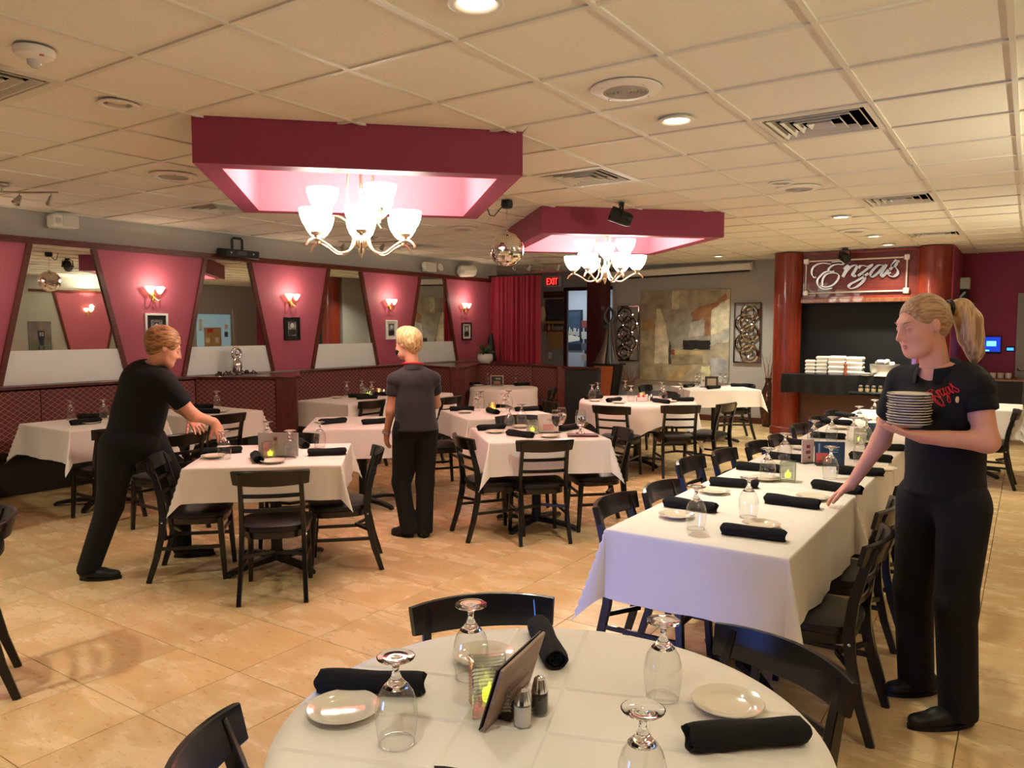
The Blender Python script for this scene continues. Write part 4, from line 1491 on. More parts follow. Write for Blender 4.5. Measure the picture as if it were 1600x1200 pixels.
# exit sign
t = thing('exit_sign', 'lit red exit sign hanging above the doorway beside the curtain', 'exit sign', (-8.12, 13.53, 2.565))
MB().box((0, 0, 0), (0.36, 0.06, 0.21), ch=0.01).build('housing', M_WHITE, t)
MB().box((0, -0.033, 0), (0.30, 0.006, 0.165)).build('dark_face', mat('exit_dark', (60, 8, 10), 0.4), t, smooth=False)
M_EXIT = mat('exit_red', (255, 40, 30), 0.5, emit=(255, 34, 28), estr=6)
mb = MB()
def bar(mb, x, z, w, h, r=0.0):
    mb.box((x, -0.039, z), (w, 0.006, h), rotm('Y', r))
bar(mb, -0.115, 0, 0.016, 0.13); bar(mb, -0.088, 0.057, 0.05, 0.016); bar(mb, -0.092, 0, 0.042, 0.016); bar(mb, -0.088, -0.057, 0.05, 0.016)
mb.build('letter', M_EXIT, t, smooth=False)
mb = MB(); bar(mb, -0.015, 0, 0.016, 0.14, 0.5); bar(mb, -0.015, 0.0005, 0.0155, 0.14, -0.5); mb.build('letter', M_EXIT, t, smooth=False)
mb = MB(); bar(mb, 0.045, 0, 0.016, 0.13); mb.build('letter', M_EXIT, t, smooth=False)
mb = MB(); bar(mb, 0.098, 0.057, 0.066, 0.016); bar(mb, 0.098, -0.008, 0.016, 0.114); mb.build('letter', M_EXIT, t, smooth=False)

# carved plaque, utensil rack, outlet, doorway trim
t = thing('carved_plaque', 'dark carved wooden plaque above the utensil rack', 'plaque', (-8.14, 13.585, 2.30))
MB().box((0, 0, 0), (0.48, 0.035, 0.13), ch=0.015).build('board', M_DARKTRIM, t)
MB().box((0, -0.018, 0), (0.40, 0.012, 0.08), ch=0.008).build('inset', mat('plaque_inset', (84, 50, 52), 0.5, bump=0.6, bscale=60), t)
t = thing('utensil_rack', 'wall rack with hanging dark utensils, jars and a cutting board', 'rack', (-8.12, 13.59, 0))
MB().box((0.0, 0, 1.93), (0.42, 0.02, 0.55)).build('back_board', mat('rack_dark', (72, 62, 58), 0.6), t, smooth=False)
for k in range(6):
    x = -0.13 + 0.062 * k
    MB().tube([(x, -0.02, 2.12), (x, -0.02, 1.86)], 0.006, 6).lathe([(0.001, -0.03), (0.025, -0.02), (0.028, 0.02), (0.008, 0.04)], 10, M=Matrix.Translation((x, -0.025, 1.83)), squash=(1, .4)).build('utensil', M_BRONZED, t)
MB().box((0.02, -0.05, 1.73), (0.44, 0.10, 0.05)).build('shelf', wood('rack_pine', (178, 140, 88), (198, 162, 110)), t, smooth=False)
for k in range(3):
    MB().lathe([(0.03, 0), (0.032, 0.09), (0.022, 0.10), (0.022, 0.12), (0.001, 0.121)], 12, cap0=True, M=Matrix.Translation((-0.18 + 0.085 * k, -0.05, 1.57))).build('jar', mat('spice_%d' % k, [(150, 60, 40), (196, 170, 120), (170, 120, 60)][k], 0.3), t)
MB().box((0.03, -0.05, 1.56), (0.5, 0.1, 0.02)).build('lower_shelf', mat('rack_red', (140, 24, 44), 0.5), t, smooth=False)
MB().box((0.05, -0.02, 1.51), (0.40, 0.03, 0.12)).build('red_band', mat('rack_red', (140, 24, 44), 0.5), t, smooth=False)
MB().box((0.05, -0.035, 1.37), (0.36, 0.03, 0.36), ch=0.006).build('cutting_board', MATS['rack_pine'], t)
MB().lathe([(0.02, 0), (0.05, 0.06), (0.07, 0.16), (0.055, 0.26), (0.02, 0.33), (0.001, 0.34)], 14, M=Matrix.Translation((-0.24, -0.06, 1.72))).build('garlic_braid', mat('garlic', (236, 214, 168), 0.6, bump=0.5, bscale=30), t)
tag(MB().box((0, 0, 0), (0.08, 0.012, 0.13), ch=0.004).build('wall_outlet', M_WHITE, None, loc=(-8.22, 13.593, 1.05)), 'white outlet plate below the cutting board', 'outlet')
dt = MB()
for x in (-7.86, -6.74):
    dt.box((x, 13.6, 1.2), (0.07, 0.03, 2.4))
dt.box((-7.3, 13.6, 2.40), (1.2, 0.03, 0.07))
struct('trim_3', dt, M_DARKTRIM)
t = thing('team_photo', 'dark framed group photograph on the passage wall seen through the doorway', 'picture', (-8.74, 15.41, 1.57))
MB().box((0, 0, 0), (0.56, 0.03, 0.92), ch=0.006).build('frame', mat('frame_navy', (24, 34, 44), 0.4), t)
MB().box((0.0, -0.017, 0.05), (0.47, 0.006, 0.74)).build('photo', mat('photo_dusk', (44, 62, 78), 0.4, vary=0.4, vscale=6), t, smooth=False)
mb = MB()
mb.add([(-0.22, -0.022, -0.30), (0.22, -0.022, -0.24), (0.22, -0.022, -0.16), (-0.22, -0.022, -0.08)], [(0, 1, 2, 3)])
for k in range(11):
    x = -0.19 + 0.038 * k
    mb.box((x, -0.0215, -0.06 + 0.05 * math.sin(k * 1.9)), (0.022, 0.002, 0.16))
mb.build('printed_group', mat('print_pale', (196, 190, 172), 0.5), t, smooth=False)
area_light('passage_light', (-8.5, 14.5, 2.7), (0, 0, 0), 0.2, 0.2, 26, (0.86, 0.92, 1.0), 'DISK')
CAN.put((-8.5, 14.5, 2.735), 0, 'lit recessed ceiling light inside the passage behind the doorway', 'recessed ceiling lights')
t = thing('magazine_rack', 'narrow wire brochure rack at the right side of the doorway', 'rack', (-8.35, 15.36, 0))
MB().box((0, 0, 1.3), (0.02, 0.02, 0.9)).build('upright', M_BLACK, t, smooth=False)
for k in range(4):
    MB().box((0, -0.03, 0.95 + 0.25 * k), (0.16, 0.03, 0.16), rotm('X', 0.15)).build('brochure', mat('brochure_%d' % k, [(170, 150, 140), (90, 90, 110), (180, 176, 170), (120, 60, 50)][k], 0.5), t, smooth=False)

# ------------------------------------------------------------------ server corner right of the right column
M_CAB = mat('cabinet_black', (18, 18, 20), 0.5)
t = thing('side_counter', 'low black side counter against the plum wall', 'counter', (-0.48, 13.42, 0))
MB().box((0, 0, 0.42), (0.84, 0.5, 0.84)).build('body', M_CAB, t, smooth=False)
MB().box((0, -0.01, 0.86), (0.88, 0.54, 0.03), ch=0.005).build('worktop', mat('worktop_wood', (140, 104, 82), 0.4), t)
for k in range(2):
    d = MB().box((-0.2, -0.256, 0.70 - 0.17 * k), (0.38, 0.015, 0.15), ch=0.003).build('drawer', M_CAB, t)
    MB().tube([(-0.24, -0.275, 0.71 - 0.17 * k), (-0.16, -0.275, 0.71 - 0.17 * k)], 0.006, 6).build('handle', M_CHROME, d)


def make_cup():
    t = thing('coffee_cup', 'x', 'cup')
    MB().lathe([(0.025, 0), (0.038, 0.01), (0.042, 0.085), (0.038, 0.085), (0.033, 0.012), (0.001, 0.01)], 16, cap0=True).build('body', M_CHINA, t)
    MB().tube([(0.04, 0, 0.07), (0.062, 0, 0.065), (0.066, 0, 0.04), (0.04, 0, 0.022)], 0.005, 6).build('handle', M_CHINA, t)
    return t


CUP = Kind(make_cup)
for k in range(5):
    CUP.put((-0.62 + 0.095 * k, 13.27, 0.875), 1.2, '%s of five white cups on the black side counter' % ('leftmost', 'second', 'middle', 'fourth', 'rightmost')[k], 'white cups')
t = thing('monitor', 'small monitor showing a blue screen on the plum wall', 'monitor', (-0.52, YP - 0.05, 1.36))
MB().box((0, 0, 0), (0.34, 0.03, 0.26), ch=0.006).build('casing', M_BLACK, t)
MB().box((0, -0.017, 0.008), (0.31, 0.004, 0.22)).build('screen', mat('blue_screen', (10, 30, 120), 0.3, emit=(16, 52, 190), estr=1.1), t, smooth=False)
MB().box((0.04, -0.021, 0.02), (0.12, 0.003, 0.075)).box((-0.06, -0.021, -0.085), (0.15, 0.003, 0.018)).build('lit_window', mat('cyan_screen', (90, 210, 255), 0.3, emit=(90, 215, 255), estr=2.5), t, smooth=False)
MB().box((0, 0.03, 0), (0.1, 0.05, 0.1)).build('bracket', M_BLACK, t, smooth=False)
t = thing('wall_keypad', 'small glowing keypad on the plum wall right of the monitor', 'keypad', (-0.24, YP - 0.012, 1.30))
MB().box((0, 0, 0), (0.11, 0.022, 0.08), ch=0.004).build('case', M_BLACK, t)
MB().box((0, -0.012, 0), (0.085, 0.003, 0.04)).build('display', mat('keypad_blue', (40, 120, 255), 0.3, emit=(50, 140, 255), estr=2.0), t, smooth=False)
t = thing('wall_shelf', 'small wall shelf high on the plum wall beside the right column', 'shelf', (-0.88, 13.50, 1.98))
MB().box((0, 0, 0), (0.34, 0.36, 0.025)).build('board', mat('shelf_grey', (150, 140, 130), 0.5), t, smooth=False)
MB().box((-0.02, 0.0, -0.10), (0.22, 0.02, 0.18)).build('back_plate', MATS['shelf_grey'], t, smooth=False)
t = thing('electronics_box', 'black box with pale pictures on the small wall shelf', 'box', (-0.92, 13.45, 1.993))
MB().box((0, 0, 0.10), (0.24, 0.24, 0.20), ch=0.004).build('case', M_BLACK, t)
MB().box((-0.06, -0.122, 0.09), (0.05, 0.004, 0.14)).box((0.05, -0.122, 0.11), (0.03, 0.004, 0.13), rotm('Y', 0.7)).build('pale_print', mat('ice_blue', (190, 220, 228), 0.4), t, smooth=False)
tag(MB().box((0, 0, 0.085), (0.26, 0.22, 0.17), ch=0.004).build('white_carton', mat('carton_white', (214, 232, 238), 0.5), None, loc=(-0.91, 13.45, 2.196)), 'white carton stacked on the black box on the wall shelf', 'box')
t = thing('flower_jar', 'small jar of thin dried stems on the side counter', 'vase', (-0.76, 13.4, 0.875))
MB().lathe([(0.03, 0), (0.04, 0.03), (0.025, 0.08), (0.03, 0.09)], 14, cap0=True).build('jar', mat('vase_brown', (60, 40, 32), 0.4), t)
mb = MB()
for k in range(14):
    a = k * 2.4
    mb.tube([(0, 0, 0.07), (0.04 * math.cos(a), 0.03 * math.sin(a), 0.16), (0.11 * math.cos(a), 0.06 * math.sin(a), 0.22 + 0.004 * k)], 0.003, 4)
o = mb.build('dried_stems', M_TWIG, t)
o['kind'] = 'stuff'
M_DOORG = mat('door_grey', (150, 146, 142), 0.5)
d = struct('door_1', MB().box((0.32, YP - 0.02, 1.07), (0.98, 0.05, 2.12)).box((0.32, YP - 0.05, 1.6), (0.7, 0.012, 0.8)).box((0.32, YP - 0.05, 0.6), (0.7, 0.012, 0.8)), M_DOORG)
MB().lathe([(0.001, 0), (0.025, 0), (0.022, 0.02), (0.01, 0.03), (0.01, 0.05)], 14, M=Matrix.Translation((-0.12, YP - 0.045, 1.0)) @ Matrix.Rotation(PI / 2, 4, 'X')).tube([(-0.12, YP - 0.09, 1.0), (-0.02, YP - 0.09, 1.0)], 0.009, 8).build('door_handle', M_CHROME, d)

# things of the right hand wall that the mirrors show
t = thing('jersey_poster', 'athlete poster on the right hand wall, seen in the leftmost mirror', 'poster', (XR - 0.012, 8.07, 1.45), 0)
MB().box((0, 0, 0), (0.02, 0.46, 0.62)).build('print', mat('poster_dusk', (110, 100, 104), 0.5, vary=0.4, vscale=4), t, smooth=False)
MB().box((-0.012, 0, -0.22), (0.006, 0.46, 0.18)).build('printed_field', mat('poster_field', (96, 104, 88), 0.5), t, smooth=False)
mb = MB().box((-0.014, 0.02, 0.02), (0.006, 0.13, 0.18), ch=0.002).box((-0.014, 0.02, -0.13), (0.006, 0.10, 0.16)).box((-0.014, -0.035, -0.27), (0.006, 0.03, 0.07)).box((-0.014, 0.06, -0.27), (0.006, 0.03, 0.07))
mb.build('printed_jersey', mat('poster_navy', (34, 34, 66), 0.5), t, smooth=False)
MB().lathe([(0.001, 0), (0.04, 0), (0.001, 0.003)], 14, M=Matrix.Translation((-0.013, 0.02, 0.17)) @ Matrix.Rotation(-PI / 2, 4, 'Y')).build('printed_head', mat('poster_skin', (150, 110, 90), 0.5), t)
num = bpy.data.curves.new('jersey_number', 'FONT')
num.body = '32'
num.size = 0.10
num.align_x = 'CENTER'
num.extrude = 0.001
o = bpy.data.objects.new('jersey_number', num)
COL.objects.link(o)
o.parent = t
o.location = (-0.019, 0.02, 0.0)
o.rotation_euler = (PI / 2, 0, -PI / 2)
o.scale = (-1, 1, 1)      # printed reversed: it is only ever read in the mirror
num.materials.append(M_WHITE)
bpy.context.view_layer.update()
num_mesh = bpy.data.meshes.new_from_object(o.evaluated_get(bpy.context.evaluated_depsgraph_get()))
num_loc, num_rot = o.location.copy(), o.rotation_euler.copy()
bpy.data.objects.remove(o, do_unlink=True)
o = link('jersey_number', num_mesh, t)
o.location, o.rotation_euler, o.scale = num_loc, num_rot, (-1, 1, 1)
t = thing('notice_board', 'cork notice board with pinned papers on a self-glowing blue panel, seen in the second mirror', 'notice board', (XR - 0.01, 12.3, 1.5))
MB().box((0, 0.05, 0.0), (0.014, 1.0, 0.95)).build('glow_panel', mat('opening_glow', (176, 208, 222), 0.6, emit=(160, 205, 225), estr=0.25), t, smooth=False)  # faint emission stands in for the bright opening around the board
MB().box((-0.012, 0.0, -0.12), (0.02, 0.5, 0.5)).build('cork', mat('cork', (196, 160, 112), 0.8, vary=0.1), t, smooth=False)
for k, (y, z, w, h, c) in enumerate([(-.08, .05, .16, .1, (200, 60, 60)), (.12, -.2, .1, .14, (235, 235, 230)), (-.15, -.2, .1, .12, (235, 235, 230)), (-.36, .2, .1, .3, (235, 235, 230)), (.4, -.05, .1, .14, (90, 90, 90)), (.4, .15, .1, .14, (235, 235, 230))]):
    MB().box((-0.024, y, z), (0.006, w, h)).build('pinned_paper', mat('paper_%d' % k, c, 0.6), t, smooth=False)
struct('trim_4', MB().box((XR - 0.02, 12.98, 1.1), (0.04, 0.1, 2.0)).box((XR - 0.02, 13.2, 1.90), (0.06, 0.4, 0.06)), M_TAUPE)
# ------------------------------------------------------------------ banquettes along the left wall


def quilt_mat():
    m = mat('quilted_fabric', (88, 40, 40), 0.75)
    nt = m.node_tree
    b = nt.nodes['Principled BSDF']
    tc = nt.nodes.new('ShaderNodeTexCoord')
    sp = nt.nodes.new('ShaderNodeSeparateXYZ')
    nt.links.new(tc.outputs['Object'], sp.inputs[0])

    def math_(op, a, b_=None, v=None):
        n = nt.nodes.new('ShaderNodeMath')
        n.operation = op
        nt.links.new(a, n.inputs[0])
        if b_ is not None:
            nt.links.new(b_, n.inputs[1])
        if v is not None:
            n.inputs[1].default_value = v
        return n.outputs[0]
    P = 0.052
    xs = math_('DIVIDE', sp.outputs[0], v=P * 1.35)
    zs = math_('DIVIDE', sp.outputs[2], v=P)
    lines = []
    for op in ('ADD', 'SUBTRACT'):
        f = math_('FRACT', math_(op, xs, zs))
        d = math_('ABSOLUTE', math_('SUBTRACT', f, v=0.5))
        lines.append(math_('GREATER_THAN', d, v=0.425))
    ln = math_('MAXIMUM', lines[0], lines[1])
    mx = nt.nodes.new('ShaderNodeMix')
    mx.data_type = 'RGBA'
    mx.inputs[6].default_value = lin((104, 50, 52))
    mx.inputs[7].default_value = lin((158, 108, 96))
    nt.links.new(ln, mx.inputs[0])
    nt.links.new(mx.outputs[2], b.inputs['Base Color'])
    bp = nt.nodes.new('ShaderNodeBump')
    bp.inputs['Strength'].default_value = 0.3
    bp.inputs['Distance'].default_value = 0.004
    nt.links.new(ln, bp.inputs['Height'])
    nt.links.new(bp.outputs[0], b.inputs['Normal'])
    return m


M_QUILT = quilt_mat()
M_VINYL = mat('black_vinyl', (14, 14, 15), 0.38, bump=0.08, bscale=140)
M_BENCH = mat('bench_vinyl', (52, 52, 50), 0.45, bump=0.08, bscale=90)
M_BOOTHWOOD = mat('booth_mahogany', (84, 30, 26), 0.3, vary=0.3, vscale=7, stretch=(5, 5, 1), coat=0.4)
CAPZ = 1.045


def booth_run(t, pts, skip=(), seat=True, split=0.95):
    """seat back panels along plan polyline pts; room side is to the right of travel"""
    for i in range(len(pts) - 1):
        p, q = Vector(pts[i]), Vector(pts[i + 1])
        L = (q - p).length
        d = (q - p) / L
        ang = math.atan2(d.y, d.x)
        n = max(1, round(L / split)) if L > 1.3 else 1
        for k in range(n):
            a = L * k / n + 0.004
            b = L * (k + 1) / n - 0.004
            w = b - a
            mb = MB()
            # local x along, -y to the room, z up; slightly reclined and padded
            prof = [(-0.10, 0.44), (-0.135, 0.50), (-0.125, 0.75), (-0.10, 0.97), (-0.07, CAPZ - 0.02), (0.0, CAPZ - 0.015), (0.0, 0.44)]
            prof = [(y_ + 0.0, z_) for y_, z_ in prof]
            N = len(prof)
            r0 = [(0.0, y_ * 0.9, z_) for y_, z_ in prof]
            r1 = [(0.012, y_, z_) for y_, z_ in prof]
            r2 = [(w - 0.012, y_, z_) for y_, z_ in prof]
            r3 = [(w, y_ * 0.9, z_) for y_, z_ in prof]
            mb.rings([r0, r1, r2, r3])
            o = mb.build('seat_back', M_QUILT, t, smooth=False)
            o.location = (p.x + d.x * a, p.y + d.y * a, 0)
            o.rotation_euler = (0, 0, ang)
        if seat and i not in skip:
            mb = MB().box((L / 2, -0.36, 0.41), (L, 0.54, 0.11), ch=0.03)
            o = mb.build('seat_cushion', M_BENCH, t)
            o.location = (p.x, p.y, 0)
            o.rotation_euler = (0, 0, ang)
            mb = MB().box((L / 2, -0.33, 0.185), (L, 0.46, 0.35))
            o = mb.build('seat_base', M_BENCH, t, smooth=False)
            o.location = (p.x, p.y, 0)
            o.rotation_euler = (0, 0, ang)


def cap_strip(t, pts, w=0.06):
    mb = MB()
    P = [Vector((x, y, CAPZ)) for x, y in pts]
    mb.sweep(P, w, 0.03, (0, 0, 1), ch=0.25)
    mb.build('wood_cap', M_BOOTHWOOD, t, smooth=False)


def end_post(t, p, q, z=CAPZ):
    c = ((p[0] + q[0]) / 2, (p[1] + q[1]) / 2)
    L = math.hypot(q[0] - p[0], q[1] - p[1])
    a = math.atan2(q[1] - p[1], q[0] - p[0])
    mb = MB()
    R = rotm('Z', a)
    mb.box((c[0], c[1], z / 2 + 0.005), (L, 0.05, z + 0.01), R, ch=0.012)
    mb.build('end_post', M_BOOTHWOOD, t, smooth=False)


def ledge(t, poly):
    MB().prism(poly, CAPZ - 0.03, CAPZ).build('wood_ledge', M_BOOTHWOOD, t, smooth=False)


W0 = -7.93
t = thing('banquette', 'quilted maroon banquette at the left picture edge behind the leftmost table', 'banquette', (0, 0, 0), 0, 'wall banquettes')
pts = [(-6.62, 2.28), (-7.75, 2.42), (W0, 2.75), (W0, 5.25), (-7.10, 5.78)]
booth_run(t, pts[::-1])
cap_strip(t, pts)
ledge(t, [(XL + .005, 2.3), (-6.62, 2.28), (-7.75, 2.42), (W0, 2.75), (W0, 5.25), (-7.9, 5.3), (XL + .005, 5.3)])
end_post(t, (-6.60, 2.22), (-6.60, 2.38))
end_post(t, (-7.14, 5.74), (-6.99, 5.93))
ledge(t, [(XL + .005, 5.3), (W0, 5.27), (-7.05, 5.80), (-7.05, 5.92), (W0, 6.75), (XL + .005, 6.75)])
t = thing('banquette', 'quilted maroon banquette in the middle of the left wall behind the blonde server', 'banquette', (0, 0, 0), 0, 'wall banquettes')
pts = [(-7.02, 5.96), (W0 + 0.02, 6.72), (W0, 8.95), (-6.82, 8.62)]
booth_run(t, pts[::-1], split=1.1)
cap_strip(t, pts)
end_post(t, (-6.84, 8.55), (-6.70, 8.72))
ledge(t, [(XL + .005, 8.98), (W0, 8.97), (-6.78, 8.64), (-6.76, 8.75), (-7.3, 9.78), (-6.33, 9.98), (-5.70, 9.74), (-5.66, 9.86), (-6.33, 10.4), (XL + .005, 11.15)])
t = thing('banquette', 'quilted maroon corner banquette beside the red curtain and potted fern', 'banquette', (0, 0, 0), 0, 'wall banquettes')
pts = [(-6.74, 8.78), (-7.25, 9.78), (-6.33, 9.95), (-5.72, 9.72)]
booth_run(t, pts[::-1], split=1.1)
cap_strip(t, pts)
end_post(t, (-5.72, 9.65), (-5.60, 9.78))
t = thing('half_wall', 'low black half wall with dark cap beside the corner banquette', 'half wall', (0, 0, 0))
MB().box((-5.37, 9.80, 0.51), (0.52, 0.12, 1.02), rotm('Z', 0.1)).build('black_panel', mat('half_wall_black', (26, 27, 28), 0.6), t, smooth=False)
MB().box((-5.37, 9.80, 1.035), (0.58, 0.17, 0.03), rotm('Z', 0.1), ch=0.006).build('cap', M_DARKTRIM, t, smooth=False)

# things on the ledges
t = thing('chrome_figure', 'shiny chrome two-lobed figure on the ledge in front of the second mirror', 'figurine', (-7.86, 5.76, CAPZ))
MB().lathe([(0.055, 0), (0.058, 0.012), (0.03, 0.02)], 20, cap0=True, cap1=True).build('base', M_CHROME, t)
MB().lathe([(0.001, 0.015), (0.05, 0.04), (0.068, 0.10), (0.06, 0.16), (0.03, 0.215), (0.001, 0.225)], 24).build('body', M_CHROME, t)
mb = MB()
for k in range(24):
    pass
mb.tube([(0.0, 0.062 * math.cos(2 * PI * i / 24), 0.265 + 0.062 * math.sin(2 * PI * i / 24)) for i in range(24)], 0.016, 10, closed=True)
mb.build('ring_head', M_CHROME, t)
MB().lathe([(0.001, -0.035), (0.03, -0.015), (0.035, 0.0), (0.03, 0.015), (0.001, 0.035)], 16, M=Matrix.Translation((0, 0, 0.265))).build('inner_ball', M_CHROME, t)
for s, lb in ((-1, 'left'), (1, 'right')):
    t = thing('berry_spray', 'dark red dried berry spray lying at the %s foot of the chrome figure' % lb, 'decoration', (-7.87, 5.76 + 0.17 * s, CAPZ), 0, 'berry sprays')
    mb = MB()
    for k in range(26):
        mb.lathe([(0.001, -0.011), (0.008, -0.008), (0.011, 0), (0.008, 0.008), (0.001, 0.011)], 8, M=Matrix.Translation((rnd.uniform(-.04, .04), rnd.uniform(-.11, .11), rnd.uniform(.011, .055))))
    o = mb.build('berries', mat('berry', (74, 22, 30), 0.5), t)
    o['kind'] = 'stuff'
    MB().tube([(0, -0.12, 0.012), (0.01, 0, 0.02), (0, 0.12, 0.012)], 0.006, 6).build('stem', M_TWIG, t)
t = thing('potted_fern', 'green fern in a round white pot on the ledge beside the red curtain', 'plant', (-7.28, 10.02, CAPZ))
MB().lathe([(0.075, 0), (0.085, 0.01), (0.12, 0.05), (0.128, 0.10), (0.118, 0.145), (0.125, 0.155), (0.115, 0.158), (0.105, 0.14), (0.001, 0.13)], 28, cap0=True).build('pot', mat('white_glaze', (226, 222, 214), 0.15), t)
M_LEAF = mat('fern_green', (58, 98, 40), 0.5, vary=0.3, vscale=12)
for k in range(34):
    a, tilt = rnd.uniform(0, 2 * PI), rnd.uniform(0.25, 1.05)
    Lf = rnd.uniform(0.17, 0.27)
    mb = MB()
    vs, fs = [], []
    for i in range(6):
        u = i / 5
        r_ = Lf * math.sin(tilt) * u
        z = 0.13 + Lf * math.cos(tilt) * u - 0.10 * u * u * tilt
        w = 0.020 * math.sin(PI * min(1, 0.12 + u * 0.88)) + 0.001
        for s in (-1, 0, 1):
            vs.append((r_ * math.cos(a) - s * w * math.sin(a), r_ * math.sin(a) + s * w * math.cos(a), z - abs(s) * 0.006))
    for i in range(5):
        for s in range(2):
            q = i * 3 + s
            fs.append((q, q + 1, q + 4, q + 3))
    mb.add(vs, fs)
    mb.build('frond', M_LEAF, t)

# ------------------------------------------------------------------ chairs
M_CHAIR = mat('black_lacquer_wood', (10, 9, 9), 0.28, coat=0.15)


def make_chair():
    t = thing('dining_chair', 'x', 'chair')      # faces local +Y

    def outline(s, z):
        pts = []
        for i in range(28):
            a = 2 * PI * i / 28
            c, q = math.cos(a), math.sin(a)
            x = 0.205 * math.copysign(abs(c) ** 0.55, c)
            y = 0.20 * math.copysign(abs(q) ** 0.55, q)
            x *= 1 + 0.10 * (y / 0.2)
            pts.append((x * s, y * s, z))
        return pts
    MB().rings([outline(0.96, 0.405), outline(1.0, 0.412), outline(1.01, 0.425), outline(0.985, 0.44), outline(0.85, 0.450), outline(0.5, 0.455)]).build('seat', M_VINYL, t)
    MB().rings([outline(0.93, 0.365), outline(0.94, 0.37), outline(0.94, 0.404)]).build('seat_frame', M_CHAIR, t)
    for s in (-1, 1):
        o = MB().sweep([(s * 0.185, 0.185, 0), (s * 0.178, 0.172, 0.2), (s * 0.172, 0.16, 0.40)], [0.026, 0.032, 0.036], [0.026, 0.032, 0.036], (0, 1, 0)).build('leg', M_CHAIR, t)
        o = MB().sweep([(s * 0.190, -0.275, 0), (s * 0.183, -0.225, 0.16), (s * 0.178, -0.19, 0.32), (s * 0.176, -0.182, 0.43), (s * 0.174, -0.195, 0.55), (s * 0.172, -0.225, 0.67), (s * 0.170, -0.258, 0.775)],
                       [0.026] * 7, [0.032, 0.038, 0.042, 0.044, 0.04, 0.036, 0.03], (0, 1, 0)).build('leg', M_CHAIR, t)
        MB().lathe([(0.001, 0), (0.007, 0), (0.006, 0.004), (0.001, 0.005)], 10, M=Matrix.Translation((s * 0.191, -0.187, 0.385)) @ Matrix.Rotation(s * PI / 2, 4, 'Y')).build('bolt', M_CHROME, o)
    pts = [(x, -0.283 + 0.055 * (x / 0.21) ** 2, 0.745) for x in [-0.215 + 0.43 * i / 12 for i in range(13)]]
    MB().sweep(pts, 0.022, [0.084, 0.090, 0.094, 0.096, 0.098, 0.099, 0.10, 0.099, 0.098, 0.096, 0.094, 0.090, 0.084], (0, -0.3, 1), ch=0.3).build('top_rail', M_CHAIR, t)
    for z, y in ((0.635, -0.222), (0.545, -0.198)):
        pts = [(x, y - 0.022 + 0.022 * (x / 0.17) ** 2, z) for x in [-0.172 + 0.344 * i / 8 for i in range(9)]]
        MB().sweep(pts, 0.012, 0.024, (0, 0, 1), ch=0.3).build('slat', M_CHAIR, t)
    for s in (-1, 1):
        MB().sweep([(s * 0.178, 0.172, 0.215), (s * 0.182, -0.215, 0.215)], 0.016, 0.022, (0, 0, 1)).build('stretcher', M_CHAIR, t)
    MB().sweep([(-0.175, 0.165, 0.30), (0.175, 0.165, 0.30)], 0.016, 0.022, (0, 0, 1)).build('stretcher', M_CHAIR, t)
    hoop = [(0.18 * math.cos(a), -0.205 + 0.10 * (1 - abs(math.cos(a))) * 1.0, 0.27) for a in [PI * i / 10 for i in range(11)]]
    MB().sweep([(x, y, z) for x, y, z in hoop], 0.014, 0.022, (0, 0, 1)).build('stretcher', M_CHAIR, t)
    return t


